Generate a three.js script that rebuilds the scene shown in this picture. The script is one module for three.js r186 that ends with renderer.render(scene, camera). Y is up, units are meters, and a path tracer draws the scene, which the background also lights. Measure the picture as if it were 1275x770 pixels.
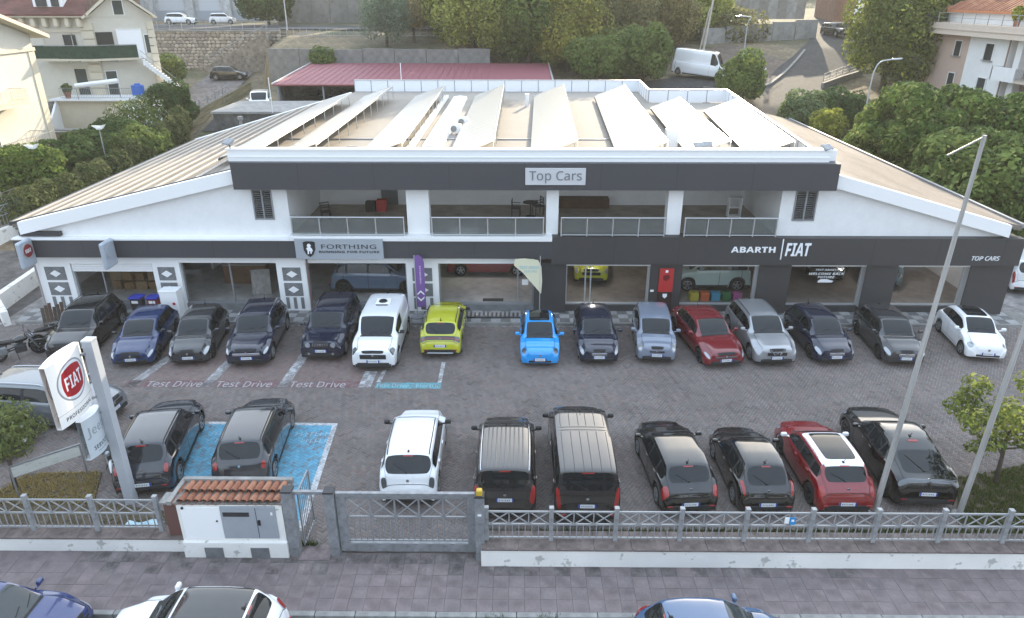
import * as THREE from 'three';
import { mergeGeometries, toCreasedNormals } from 'three/addons/utils/BufferGeometryUtils.js';
import { RoundedBoxGeometry } from 'three/addons/geometries/RoundedBoxGeometry.js';
import { TextGeometry } from 'three/addons/geometries/TextGeometry.js';
import { FontLoader } from 'three/addons/loaders/FontLoader.js';

// ------------------------------------------------------------------ camera, sky, sun, exposure
const W = 1024, H = 618, D2R = Math.PI / 180;
const renderer = new THREE.WebGLRenderer({ antialias: true });
renderer.setSize(W, H);
renderer.toneMapping = THREE.LinearToneMapping;
renderer.toneMappingExposure = 2.85;
renderer.shadowMap.enabled = true;
const scene = new THREE.Scene();
const camera = new THREE.PerspectiveCamera(47.02, W / H, 0.3, 900);
camera.position.set(0, 14, 0);
camera.rotation.set(-23.8 * D2R, 0.5 * D2R, 0, 'YXZ');
scene.add(camera);

const SUN_AZ = 15 * D2R, SUN_EL = 14.5 * D2R;      // behind the showroom, a little to the right
const sunDir = new THREE.Vector3(Math.sin(SUN_AZ) * Math.cos(SUN_EL), Math.sin(SUN_EL), -Math.cos(SUN_AZ) * Math.cos(SUN_EL));
{ // clear evening sky: pale blue, whiter towards the horizon, warm and bright round the low sun
  const w = 512, h = 256, d = new Float32Array(w * h * 4), v = new THREE.Vector3();
  for (let y = 0; y < h; y++) for (let x = 0; x < w; x++) {
    const el = ((y + .5) / h - .5) * Math.PI, az = ((x + .5) / w - .5) * 2 * Math.PI; v.set(Math.cos(az) * Math.cos(el), Math.sin(el), Math.sin(az) * Math.cos(el));
    const ang = Math.acos(Math.min(1, Math.max(-1, v.dot(sunDir)))), g1 = Math.exp(-ang * ang / .06), g2 = Math.exp(-ang / .55), t = Math.pow(Math.min(1, Math.max(0, Math.sin(el))), .55);
    const hor = [.62, .69, .78], zen = [.37, .49, .66], a = [2.6, 2.0, 1.25], b = [.92, .86, .74];
    for (let k = 0; k < 3; k++) { const c = (hor[k] + (zen[k] - hor[k]) * t) + g1 * a[k] + g2 * b[k]; d[4 * (y * w + x) + k] = el < 0 ? c * Math.max(.22, 1 + el * 9) : c; }
    d[4 * (y * w + x) + 3] = 1;
  }
  const tx = new THREE.DataTexture(d, w, h, THREE.RGBAFormat, THREE.FloatType); tx.mapping = THREE.EquirectangularReflectionMapping; tx.magFilter = tx.minFilter = THREE.LinearFilter; tx.wrapS = THREE.RepeatWrapping; tx.needsUpdate = true;
  scene.background = tx; scene.environment = tx; scene.environmentIntensity = 1; scene.backgroundIntensity = 1;
}
const sun = new THREE.DirectionalLight(new THREE.Color(1, 0.85, 0.62), 4.4);
sun.position.copy(sunDir).multiplyScalar(150).add(new THREE.Vector3(0, 0, -45));
sun.target.position.set(0, 0, -45);
sun.castShadow = true; sun.shadow.mapSize.set(4096, 4096); sun.name = 'sun';
Object.assign(sun.shadow.camera, { left: -80, right: 80, top: 90, bottom: -90, near: 1, far: 400 });
scene.add(sun, sun.target);
scene.fog = new THREE.FogExp2(new THREE.Color(0.94, 0.90, 0.78), 0.00048);

// ------------------------------------------------------------------ helpers
function rngOf(seed) { let a = seed >>> 0; return () => { a = (a + 0x6D2B79F5) >>> 0; let t = Math.imul(a ^ (a >>> 15), 1 | a); t = (t + Math.imul(t ^ (t >>> 7), 61 | t)) ^ t; return ((t ^ (t >>> 14)) >>> 0) / 4294967296; }; }
const V = (x, y, z) => new THREE.Vector3(x, y, z);
const lerp = (a, b, t) => a + (b - a) * t, clamp = (x, a = 0, b = 1) => Math.min(b, Math.max(a, x));
const smooth = (a, b, x) => { const t = clamp((x - a) / (b - a)); return t * t * (3 - 2 * t); };
const usedNames = {};
function numbered(n) { const k = usedNames[n] = (usedNames[n] ?? -1) + 1; return k ? `${n}_${String(k).padStart(3, '0')}` : n; }
function tag(o, label, category, group, kind) { if (label) o.userData.label = label; if (category) o.userData.category = category; if (group) o.userData.group = group; if (kind) o.userData.kind = kind; return o; }
function mesh(name, geo, mat, parent = scene) {
  const m = new THREE.Mesh(geo, mat); m.name = parent === scene ? numbered(name) : name;
  m.castShadow = m.receiveShadow = true; parent.add(m); return m;
}
function thing(name, label, category, pos = [0, 0, 0], turn = 0, group) {
  const g = new THREE.Group(); g.name = numbered(name); g.position.set(...pos); g.rotation.y = turn;
  tag(g, label, category, group); scene.add(g); return g;
}
function copyOf(o, pos, turn, label, group) {
  const base = o.name.replace(/_\d{3}$/, ''), c = o.clone(); c.name = numbered(base); c.userData = { ...o.userData };
  if (pos) c.position.set(...pos); if (turn !== undefined) c.rotation.y = turn; tag(c, label, null, group); scene.add(c); return c;
}
// collects geometries; coordinates are those of the parent
const _m = new THREE.Matrix4(), _q = new THREE.Quaternion(), _e = new THREE.Euler();
class MB {
  constructor() { this.g = []; }
  add(g, m) { g = g.index ? g.toNonIndexed() : g.clone(); for (const k of Object.keys(g.attributes)) if (!['position', 'normal', 'uv'].includes(k)) g.deleteAttribute(k); if (m) g.applyMatrix4(m); this.g.push(g); return this; }
  box(x, y, z, w, h, d, rx = 0, ry = 0, rz = 0) { return this.add(new THREE.BoxGeometry(w, h, d), _m.compose(V(x, y, z), _q.setFromEuler(_e.set(rx, ry, rz)), V(1, 1, 1))); }
  // box from corner to corner
  span(x0, x1, y0, y1, z0, z1) { return this.box((x0 + x1) / 2, (y0 + y1) / 2, (z0 + z1) / 2, Math.abs(x1 - x0), Math.abs(y1 - y0), Math.abs(z1 - z0)); }
  rbox(x, y, z, w, h, d, r = .02, rx = 0, ry = 0, rz = 0) { return this.add(new RoundedBoxGeometry(w, h, d, 2, r), _m.compose(V(x, y, z), _q.setFromEuler(_e.set(rx, ry, rz)), V(1, 1, 1))); }
  bar(p, q, r, n = 8, r2 = r) { const a = V(...p), b = V(...q), d = b.clone().sub(a), L = d.length(); return this.add(new THREE.CylinderGeometry(r2, r, L, n), _m.compose(a.add(b).multiplyScalar(.5), _q.setFromUnitVectors(V(0, 1, 0), d.normalize()), V(1, 1, 1))); }
  // square bar between two points
  sq(p, q, w, h = w) { const a = V(...p), b = V(...q), d = b.clone().sub(a), L = d.length(); const M = new THREE.Matrix4().lookAt(V(0, 0, 0), d, Math.abs(d.y) > L * .99 ? V(0, 0, 1) : V(0, 1, 0)); M.setPosition(a.add(b).multiplyScalar(.5)); return this.add(new THREE.BoxGeometry(w, h, L), M); }
  quad(a, b, c, d) { const g = new THREE.BufferGeometry(); g.setAttribute('position', new THREE.Float32BufferAttribute([...a, ...b, ...c, ...a, ...c, ...d], 3)); g.setAttribute('uv', new THREE.Float32BufferAttribute([0, 0, 1, 0, 1, 1, 0, 0, 1, 1, 0, 1], 2)); g.computeVertexNormals(); this.g.push(g); return this; }
  // a polygon in the xy plane (list of [x, y]) extruded from z0 to z1
  prism(pts, z0, z1) { const s = new THREE.Shape(pts.map(p => new THREE.Vector2(...p))); const g = new THREE.ExtrudeGeometry(s, { depth: z1 - z0, bevelEnabled: false }); g.translate(0, 0, z0); return this.add(g); }
  geo(uvScale) { const g = mergeGeometries(this.g); if (uvScale) metreUV(g, uvScale); return g; }
  to(name, mat, parent = scene, uvScale) { return mesh(name, this.geo(uvScale), mat, parent); }
}
// uv in metres (1 / scale), by the dominant direction of each face
function metreUV(g, s = 1) {
  const p = g.attributes.position, n = g.attributes.normal, uv = new Float32Array(p.count * 2);
  for (let i = 0; i < p.count; i++) {
    const ax = Math.abs(n.getX(i)), ay = Math.abs(n.getY(i)), az = Math.abs(n.getZ(i));
    let u, v; if (ay >= ax && ay >= az) { u = p.getX(i); v = p.getZ(i); } else if (ax >= az) { u = p.getZ(i); v = p.getY(i); } else { u = p.getX(i); v = p.getY(i); }
    uv[2 * i] = u / s; uv[2 * i + 1] = v / s;
  }
  g.setAttribute('uv', new THREE.BufferAttribute(uv, 2)); return g;
}
// slab through four top corners with a thickness downwards
function slab(c, t) {
  const b = c.map(p => [p[0], p[1] - t, p[2]]), m = new MB();
  m.quad(c[0], c[1], c[2], c[3]); m.quad(b[3], b[2], b[1], b[0]);
  for (let i = 0; i < 4; i++) { const j = (i + 1) % 4; m.quad(b[i], b[j], c[j], c[i]); }
  return m;
}
// ------------------------------------------------------------------ noise and textures
function lattice(seed, n) { const r = rngOf(seed), a = new Float32Array(n * n); for (let i = 0; i < a.length; i++) a[i] = r(); return a; }
function vnoise(l, n, x, y) { const xi = Math.floor(x), yi = Math.floor(y), fx = x - xi, fy = y - yi, u = fx * fx * (3 - 2 * fx), v = fy * fy * (3 - 2 * fy), w = k => ((k % n) + n) % n; const a = l[w(yi) * n + w(xi)], b = l[w(yi) * n + w(xi + 1)], c = l[w(yi + 1) * n + w(xi)], d = l[w(yi + 1) * n + w(xi + 1)]; return (a + (b - a) * u) * (1 - v) + (c + (d - c) * u) * v; }
const LAT = [8, 16, 32, 64, 128, 256].map((n, i) => [n, lattice(91 + i * 17, n)]);
// tileable fbm over the unit square
function fbm(x, y, o0 = 0, o1 = 5) { let s = 0, a = 1, t = 0; for (let k = o0; k <= o1 && k < LAT.length; k++) { const [n, l] = LAT[k]; s += a * vnoise(l, n, x * n, y * n); t += a; a *= .6; } return s / t; }
function dataTex(size, fn, srgb = true, rep = 1) {
  const d = new Uint8Array(size * size * 4);
  for (let y = 0; y < size; y++) for (let x = 0; x < size; x++) { const c = fn(x / size, y / size), i = 4 * (y * size + x); for (let k = 0; k < 3; k++) d[i + k] = clamp(c[k]) * 255; d[i + 3] = 255; }
  const t = new THREE.DataTexture(d, size, size); t.wrapS = t.wrapT = THREE.RepeatWrapping; t.magFilter = THREE.LinearFilter; t.minFilter = THREE.LinearMipmapLinearFilter; t.generateMipmaps = true;
  if (srgb) t.colorSpace = THREE.SRGBColorSpace; t.repeat.set(rep, rep); t.needsUpdate = true; return t;
}
const grey = v => [v, v, v];
const texMottle = dataTex(256, (x, y) => grey(.80 + .28 * (fbm(x, y, 0, 5) - .5) + .10 * (fbm(y, x, 4, 5) - .5)));
const texSoft = dataTex(256, (x, y) => grey(.94 + .05 * (fbm(x, y, 0, 4) - .5) + .05 * (fbm(y, x, 4, 5) - .5)));
const texStain = dataTex(512, (x, y) => { const n = fbm(x, y, 0, 5), m = fbm(y + .3, x + .1, 1, 5), s = smooth(.66, .74, m); const v = .95 + .07 * (n - .5) - .2 * s; return [v, v * .99, v * .97]; });
const texGrime = dataTex(512, (x, y) => { const n = fbm(x, y, 0, 5), m = fbm(x + .5, y + .2, 2, 5); const v = .78 + .5 * (n - .5) + .22 * (m - .5); return grey(v); });
const bumpFine = dataTex(256, (x, y) => grey(fbm(x, y, 2, 5)), false);
const bumpCoarse = dataTex(256, (x, y) => grey(fbm(x, y, 1, 5)), false);
const C = (r, g, b) => new THREE.Color().setRGB(r, g, b);
function mat(c, rough = .7, o = {}) { return new THREE.MeshStandardMaterial({ color: Array.isArray(c) ? C(...c) : new THREE.Color(c), roughness: rough, ...o }); }
function phys(c, rough, o = {}) { return new THREE.MeshPhysicalMaterial({ color: Array.isArray(c) ? C(...c) : new THREE.Color(c), roughness: rough, ...o }); }
const M = {
  white: mat([.88, .88, .87], .75, { map: texSoft }),
  whitePlain: mat([.84, .84, .83], .6),
  whiteWall: mat([.80, .80, .78], .85, { map: texStain, bumpMap: bumpFine, bumpScale: .002 }),
  streetWall: mat([.88, .88, .87], .85, { map: texStain, bumpMap: bumpFine, bumpScale: .003 }),
  fascia: mat([.058, .058, .066], .45, { metalness: .1 }),
  cladding: mat([.050, .048, .050], .5, { metalness: .1 }),
  greyPanel: mat([.27, .28, .29], .6, { map: texMottle }),
  greyMetal: mat([.43, .445, .465], .5, { metalness: .3, map: texMottle }),
  fenceMetal: mat([.52, .53, .54], .5, { metalness: .2, map: texMottle }),
  alu: mat([.6, .61, .62], .4, { metalness: .6 }),
  darkMetal: mat([.05, .05, .055], .5, { metalness: .4 }),
  black: mat([.012, .012, .013], .6),
  rubber: mat([.018, .018, .019], .85),
  concrete: mat([.32, .31, .29], .9, { map: texMottle, bumpMap: bumpCoarse, bumpScale: .01 }),
  concreteLight: mat([.42, .41, .39], .9, { map: texMottle }),
  plate: mat([.75, .76, .78], .5),
  glass: phys([1, 1, 1], .01, { transmission: 1, thickness: 0, ior: 1.45 }),
  railGlass: phys([.55, .58, .57], .06, { transmission: .85, thickness: 0, ior: 1.45 }),
  terracotta: [0, 1, 2].map(i => mat([[.46, .19, .11], [.52, .235, .14], [.40, .155, .09]][i], .85, { map: texMottle })),
  wood: mat([.2, .11, .06], .7, { map: texMottle }),
};
const font = await new FontLoader().loadAsync('fonts/droid/droid_sans_bold.typeface.json');
const fontRegular = await new FontLoader().loadAsync('fonts/droid/droid_sans_regular.typeface.json');
function textGeo(str, h, depth, f = font, sx = 1, shear = 0) {
  const g = new TextGeometry(str, { font: f, size: h, depth, curveSegments: 4, bevelEnabled: false });
  if (shear) g.applyMatrix4(new THREE.Matrix4().set(1, shear, 0, 0, 0, 1, 0, 0, 0, 0, 1, 0, 0, 0, 0, 1));
  g.scale(sx, 1, 1); g.computeBoundingBox(); const b = g.boundingBox; g.translate(-(b.min.x + b.max.x) / 2, -(b.min.y + b.max.y) / 2, 0); return g;
}
function canvasTex(w, h, draw) { const c = document.createElement('canvas'); c.width = w; c.height = h; const x = c.getContext('2d'); draw(x, w, h); const t = new THREE.CanvasTexture(c); t.colorSpace = THREE.SRGBColorSpace; return t; }
// ------------------------------------------------------------------ terrain
const PL = [[-40, 0], [-56, 1.5], [-66, 2.2], [-85, 4.0], [-99.8, 5.0], [-100.4, 9.8], [-125, 10.4], [-160, 13.5], [-240, 18], [-420, 24]];
const PC = [[-58, 0], [-62, 2.4], [-68, 3.9], [-84.8, 4.6], [-85.4, 8.4], [-92, 9.4], [-100, 9.8], [-117, 10.2], [-118, 14.2], [-160, 16], [-240, 18], [-420, 24]];
const PR = [[-58, 0.5], [-62, 2.6], [-70, 4.3], [-85, 6], [-95, 7.9], [-118, 10.4], [-160, 13.5], [-240, 18], [-420, 24]];
function prof(P, z) { if (z >= P[0][0]) return P[0][1] * smooth(-P[0][0] - 6, -P[0][0], -z); for (let i = 0; i < P.length - 1; i++) { const [a, b] = P[i], [c, d] = P[i + 1]; if (z >= c) return b + (d - b) * (a - z) / (a - c); } return P[P.length - 1][1]; }
function terrainH(x, z) {
  const w1 = clamp((x + 29.6) / 1), w2 = clamp((x + 7) / 4);
  return (prof(PL, z) * (1 - w1) + prof(PC, z) * w1) * (1 - w2) + prof(PR, z) * w2;
}
{
  const zs = [], xs = [];
  for (let z = 30; z > -100; z -= 2) zs.push(z);
  zs.push(-84.8, -85.4, -99.8, -100.4, -117, -118, -58, -62);
  for (let z = -100; z > -130; z -= 2) zs.push(z);
  for (let z = -130; z >= -420; z -= 8) zs.push(z);
  for (let x = -260; x < -80; x += 8) xs.push(x); for (let x = -80; x <= 100; x += 2) xs.push(x); for (let x = 108; x <= 260; x += 8) xs.push(x);
  xs.push(-29.6, -28.6, -7, -5, -3); zs.sort((a, b) => b - a); xs.sort((a, b) => a - b);
  const X = [...new Set(xs)], Z = [...new Set(zs)], pos = [], col = [], uv = [], idx = [];
  const dry = [.30, .235, .14], green = [.075, .105, .035], dirt = [.22, .165, .12];
  for (const z of Z) for (const x of X) {
    pos.push(x, terrainH(x, z) - (z > -40 ? .35 : .02), z); uv.push(x / 3, z / 3);
    const n = fbm(x / 60 + .5, z / 60 + .5, 0, 3), m = fbm(z / 25, x / 25, 0, 3);
    const a = smooth(.42, .6, n), b = smooth(.45, .62, m);
    for (let k = 0; k < 3; k++) col.push(lerp(lerp(dry[k], green[k], a * .8), dirt[k], b * .5));
  }
  const nx = X.length; for (let j = 0; j < Z.length - 1; j++) for (let i = 0; i < nx - 1; i++) { const p = j * nx + i; idx.push(p, p + 1, p + nx, p + 1, p + nx + 1, p + nx); }
  const g = new THREE.BufferGeometry(); g.setAttribute('position', new THREE.Float32BufferAttribute(pos, 3)); g.setAttribute('color', new THREE.Float32BufferAttribute(col, 3)); g.setAttribute('uv', new THREE.Float32BufferAttribute(uv, 2)); g.setIndex(idx); g.computeVertexNormals();
  tag(mesh('terrain', g, mat([1, 1, 1], .95, { vertexColors: true, map: texGrime, bumpMap: bumpCoarse, bumpScale: .06 })), 'sloping ground of dry grass and earth', null, null, 'structure');
}
// a strip that follows the terrain
function ribbon(name, pts, width, m, lift, label, uvS = 3) {
  const cur = new THREE.CatmullRomCurve3(pts.map(p => V(p[0], 0, p[1]))), n = Math.ceil(cur.getLength() / .8), k = 10, pos = [], uv = [], idx = [];
  for (let i = 0; i <= n; i++) {
    const p = cur.getPointAt(i / n), t = cur.getTangentAt(i / n), w = typeof width === 'function' ? width(i / n) : width;
    for (let j = 0; j <= k; j++) { const s = (j / k - .5) * w, x = p.x - t.z * s, z = p.z + t.x * s; pos.push(x, terrainH(x, z) + lift, z); uv.push(x / uvS, z / uvS); }
  }
  for (let i = 0; i < n; i++) for (let j = 0; j < k; j++) { const a = i * (k + 1) + j; idx.push(a, a + k + 1, a + 1, a + 1, a + k + 1, a + k + 2); }
  const g = new THREE.BufferGeometry(); g.setAttribute('position', new THREE.Float32BufferAttribute(pos, 3)); g.setAttribute('uv', new THREE.Float32BufferAttribute(uv, 2)); g.setIndex(idx); g.computeVertexNormals();
  if (g.attributes.normal.getY(0) < 0) { const ix = g.index.array; for (let i = 0; i < ix.length; i += 3) { const t = ix[i]; ix[i] = ix[i + 1]; ix[i + 1] = t; } g.computeVertexNormals(); }
  return tag(mesh(name, g, m), label, null, null, 'structure');
}
const asphalt = mat([.085, .085, .09], .9, { map: texGrime, bumpMap: bumpFine, bumpScale: .006 });
const asphaltOld = mat([.06, .06, .064], .95, { map: texGrime, bumpMap: bumpFine, bumpScale: .006 });
ribbon('road', [[20, -63], [24.6, -69.2], [29, -77], [32.5, -84], [36.5, -90], [40.5, -97], [43.5, -104], [47, -115], [54, -132], [62, -150]], 7, asphaltOld, .1, 'grey asphalt road climbing the hillside behind the showroom');
ribbon('dirt_lot', [[21.5, -93.5], [27.5, -85.5], [30.5, -80]], t => 15 - 6 * t, mat([.19, .145, .115], .95, { map: texGrime, bumpMap: bumpCoarse, bumpScale: .03 }), .06, 'bare brown earth lot beside the climbing road');
ribbon('service_road', [[5, -72], [15, -78], [22, -80.5], [27, -77.5]], 5, asphaltOld, .12, 'asphalt yard where the big white van stands');
ribbon('driveway', [[-33.4, -62], [-33.9, -74], [-35.5, -86], [-37.4, -98]], t => 5.4, mat([.24, .21, .2], .95, { map: texGrime }), .1, 'paved driveway beside the cream house');
ribbon('upper_road', [[-80, -107], [-50, -107], [-30, -105], [-5, -104], [20, -110]], 8, asphalt, .1, 'upper asphalt road behind the railing');
ribbon('back_yard', [[-24, -70], [-24, -64]], 10, asphaltOld, .08, 'asphalt yard beside the red roofed shed');
// ------------------------------------------------------------------ flat sheets round the lot
const sheet = (name, x0, x1, z0, z1, y, m, label, s = 4, th = .3) => tag(new MB().span(x0, x1, y - th, y, z0, z1).to(name, m, scene, s), label, null, null, 'structure');
const jointSand = mat([.44, .41, .395], .95, { map: texGrime });
sheet('parking_lot', -30, 30, -15.2, -40, -.012, jointSand, 'block paved forecourt of the showroom');
sheet('street', -60, 60, 8, -12.95, -.13, asphalt, 'dark asphalt street along the front');
sheet('side_lane', -34.5, -24.2, -30, -60, .0, mat([.17, .155, .15], .95, { map: texGrime }), 'worn concrete lane beside the left end of the showroom');
sheet('pavement_bed', -60, 60, -13.1, -15.25, -.06, mat([.24, .195, .192], .95, { map: texGrime }), 'bed of the street pavement');
{ // kerb stones along the street
  const kerb = thing('kerb', 'pale stone kerb between the pavement and the street', null, [0, 0, 0]); kerb.userData.kind = 'structure';
  const kg = new RoundedBoxGeometry(.985, .3, .16, 1, .015); metreUV(kg, 2);
  for (let i = -16; i < 16; i++) { const s = mesh('kerb_stone', kg, M.concreteLight, kerb); s.position.set(i + .5, -.145 + (i * 7 % 3) * .003, -13.02); }
}
// block pavers in herringbone, coloured one by one where the bays are painted
const PAVER = (ang => ({ a: .11, ang, ca: Math.cos(ang), sa: Math.sin(ang) }))(34 * D2R);
const inPoly = (x, z, P) => { let c = false; for (let i = 0, j = P.length - 1; i < P.length; j = i++) { const [xi, zi] = P[i], [xj, zj] = P[j]; if ((zi > z) !== (zj > z) && x < (xj - xi) * (z - zi) / (zj - zi) + xi) c = !c; } return c; };
{
  const a = PAVER.a, L = 2 * a - .014, S = a - .014, b = .007;
  const g = new THREE.BufferGeometry(), hx = L / 2, hz = S / 2, t = [[-hx + b, 0, -hz + b], [hx - b, 0, -hz + b], [hx - b, 0, hz - b], [-hx + b, 0, hz - b]], o = [[-hx, -b, -hz], [hx, -b, -hz], [hx, -b, hz], [-hx, -b, hz]], d = o.map(p => [p[0], -.03, p[2]]);
  const m = new MB(); m.quad(t[3], t[2], t[1], t[0]); for (let i = 0; i < 4; i++) { const j = (i + 1) % 4; m.quad(o[j], o[i], t[i], t[j]); m.quad(d[j], d[i], o[i], o[j]); }
  const pg = m.geo(), items = [], { ang, ca, sa } = PAVER, r = rngOf(5);
  const N = 320;
  for (let i = -N; i <= N; i++) for (let j = -N; j <= N; j++) {
    for (const k of [0, 1]) {
      const u = (i + 2 * j + (k ? .5 : 1)) * a, v = (i - 2 * j + (k ? 2 : .5)) * a;
      const x = ca * u - sa * v, z = sa * u + ca * v - 22.5;
      if (x < -25 || x > 27 || z > -15.35 || z < -29.75) continue;
      items.push([x, z, k]);
    }
  }
  const inst = new THREE.InstancedMesh(pg, mat([1, 1, 1], .85, { bumpMap: bumpFine, bumpScale: .002 }), items.length);
  const base = [.164, .139, .129], c = new THREE.Color(), q = new THREE.Quaternion(), mm = new THREE.Matrix4();
  items.forEach(([x, z, k], n) => {
    const ry = -ang + (k ? Math.PI / 2 : 0);
    mm.compose(V(x, .002 * r(), z), q.setFromEuler(_e.set((r() - .5) * .01, ry, (r() - .5) * .01)), V(1, 1, 1)); inst.setMatrixAt(n, mm);
    const f = fbm(x / 14 + .2, z / 14, 0, 3), f2 = fbm(z / 5, x / 5, 0, 3), t = (r() - .5);
    let col = base.map((b0, q0) => b0 * (1 + .26 * t) * (.74 + .36 * f + .2 * f2) * (1 - .22 * smooth(.58, .70, fbm(x / 4 + .7, z / 4 + .2, 1, 5)) - .10 * smooth(.4, .1, Math.abs(((z + 22.9) + .5 * Math.sin(x * .21)) % 1.6 - .8)) * smooth(4, 1.5, Math.abs(z + 22.9))));
    if (r() < .12) col = [col[0] * 1.1, col[1] * .98, col[2] * .95];
    if (z < -24.55 && z > -27 && x > -14.9 && x < -6.2) col = col.map((v0, q0) => lerp(v0, [.24, .13, .115][q0] * (.85 + .3 * r()), .26));
    inst.setColorAt(n, c.setRGB(...col));
  });
  inst.name = 'block_paving'; inst.receiveShadow = inst.castShadow = true; tag(inst, 'herringbone block paving of the forecourt', null, null, 'stuff'); scene.add(inst);
}
// paint lying on the pavers: a thin sheet that shows the joints and the wear of the blocks under it
function paintSheet(label, poly, colorAt, wear = .25) {
  const xs = poly.map(p => p[0]), zs = poly.map(p => p[1]), x0 = Math.min(...xs), x1 = Math.max(...xs), z0 = Math.min(...zs), z1 = Math.max(...zs), pw = Math.min(512, Math.ceil((x1 - x0) / .0125)), ph = Math.min(512, Math.ceil((z1 - z0) / .0125)), d = new Uint8Array(pw * ph * 4), { a, ca, sa } = PAVER;
  const enc = v => 255 * Math.pow(clamp(v), 1 / 2.2);
  for (let j = 0; j < ph; j++) for (let i = 0; i < pw; i++) {
    const x = lerp(x0, x1, (i + .5) / pw), z = lerp(z0, z1, (j + .5) / ph), U = (ca * x + sa * (z + 22.5)) / a, Vv = (-sa * x + ca * (z + 22.5)) / a, cx = Math.floor(U), cy = Math.floor(Vv), m = ((cx - cy) % 4 + 4) % 4;
    let ox = cx, oy = cy, w = 2, h = 1; if (m === 1) ox = cx - 1; else if (m === 3) { w = 1; h = 2; } else if (m === 2) { oy = cy - 1; w = 1; h = 2; }
    const e = Math.min(U - ox, ox + w - U, Vv - oy, oy + h - Vv) * a, hash = Math.abs(Math.sin(ox * 127.1 + oy * 311.7) * 43758.5) % 1, hash2 = Math.abs(Math.sin(ox * 269.5 + oy * 183.3) * 24634.6) % 1;
    const base = [.164, .139, .129], n = fbm(x / 3 + .1, z / 3 + .4, 1, 5); let c = colorAt(x, z), q = smooth(.62 - wear * .5, .78 - wear * .3, n) * .75; if (hash2 < wear * .6) q = Math.max(q, .28 + .25 * hash);
    const tn = (.86 + .28 * hash) * (e < .007 ? .62 : 1); const i4 = 4 * (j * pw + i); for (let k = 0; k < 3; k++) d[i4 + k] = enc(lerp(c[k], base[k], q) * tn); d[i4 + 3] = 255;
  }
  const t = new THREE.DataTexture(d, pw, ph); t.colorSpace = THREE.SRGBColorSpace; t.magFilter = THREE.LinearFilter; t.minFilter = THREE.LinearMipmapLinearFilter; t.generateMipmaps = true; t.needsUpdate = true;
  const g = new THREE.ShapeGeometry(new THREE.Shape(poly.map(p => new THREE.Vector2(p[0], -p[1])))); g.rotateX(-Math.PI / 2); const P = g.attributes.position, uv = g.attributes.uv; for (let k = 0; k < P.count; k++) uv.setXY(k, (P.getX(k) - x0) / (x1 - x0), (P.getZ(k) - z0) / (z1 - z0)); g.translate(0, .0065, 0);
  return tag(mesh('painted_marking', g, mat([1, 1, 1], .75, { map: t })), label, 'marking');
}
{
  const white = [.50, .51, .52], blueC = [.115, .34, .48], outer = [[-11.35, -21.62], [-6.42, -21.55], [-6.1, -15.95], [-10.3, -15.9]], inner = [[-11.5, -21.46], [-6.58, -21.40], [-6.27, -15.0], [-10.5, -15.0]];
  paintSheet('light blue painted parking bay with white edge lines under the two dark cars', outer, (x, z) => inPoly(x, z, inner) && Math.abs(x - lerp(-8.95, -8.35, (z + 21.5) / 5.5)) > .05 ? blueC : white, .2);
  paintSheet('dull red painted strip under the words Test Drive in front of the back row', [[-15.4, -24.58], [-6.2, -24.58], [-6.25, -24.06], [-15.55, -24.06]], () => [.17, .075, .085], .5);
  paintSheet('turquoise painted strip before the white van and the lime crossover', [[-5.5, -24.48], [-2.98, -24.48], [-3.0, -24.02], [-5.6, -24.02]], () => [.12, .33, .38], .3);
  const line = (label, a, b, w, wear) => paintSheet(label, [[a[0] - w / 2, a[1]], [a[0] + w / 2, a[1]], [b[0] + w / 2, b[1]], [b[0] - w / 2, b[1]]], () => white, wear);
  line('worn white bay line right of the blue hatchback', [-14.7, -26.6], [-15.2, -24.1], .4, .75); line('worn white bay line right of the dark grey hatchback', [-11.95, -27], [-12.25, -24.1], .4, .75); line('worn white bay line left of the navy boxy off-roader', [-9.05, -27.1], [-9.2, -24.1], .4, .7); line('broad worn white bay line before the white panel van', [-5.95, -25.4], [-5.98, -24.1], .5, .5); line('thin white line at the left end of the turquoise strip', [-5.42, -25.5], [-5.5, -24.5], .16, .4); line('thin white line at the right end of the turquoise strip', [-3.08, -26.2], [-3.08, -24.5], .16, .4);
}
// street pavement slabs: those that show are single parts, the rest one mass
{
  const walk = thing('pavement', 'pinkish grey slab pavement along the street', null); walk.userData.kind = 'structure';
  const r = rngOf(12), mats = [[.285, .233, .232], [.28, .232, .23], [.29, .236, .234], [.275, .23, .228], [.287, .233, .23]].map(c => mat(c, .9, { map: texMottle, bumpMap: bumpFine, bumpScale: .004 }));
  const geos = [0, 1, 2, 3, 4, 5].map(i => { const g = new RoundedBoxGeometry(.400, .1, .400, 1, .004); const rr = rngOf(i + 40), p = g.attributes.position, uv = new Float32Array(p.count * 2), u0 = rr(), v0 = rr(); for (let k = 0; k < p.count; k++) { uv[2 * k] = u0 + p.getX(k) / 2.2; uv[2 * k + 1] = v0 + p.getZ(k) / 2.2; } g.setAttribute('uv', new THREE.BufferAttribute(uv, 2)); return g; });
  const far = new MB(), dirtyMats = [[.215, .185, .18], [.25, .21, .205]].map(c => mat(c, .95, { map: texGrime, bumpMap: bumpFine, bumpScale: .004 }));
  for (let j = 0; j < 5; j++) for (let i = -75; i < 75; i++) {
    const x = i * .404, z = -13.3 - j * .404, y = -.05 + (r() - .5) * .008;
    if (Math.abs(x) < 11.9) { const s = mesh('slab', geos[Math.floor(r() * 6)], (j === 4 || (j === 3 && r() < .35)) ? dirtyMats[Math.floor(r() * 2)] : mats[Math.floor(r() * 5)], walk); s.position.set(x, y, z); s.rotation.y = (r() < .5 ? Math.PI : 0); }
    else far.box(x, y, z, .398, .1, .398);
  }
  const f = far.to('slabs', mats[1], walk, 2.2); f.userData.kind = 'stuff';
}
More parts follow.
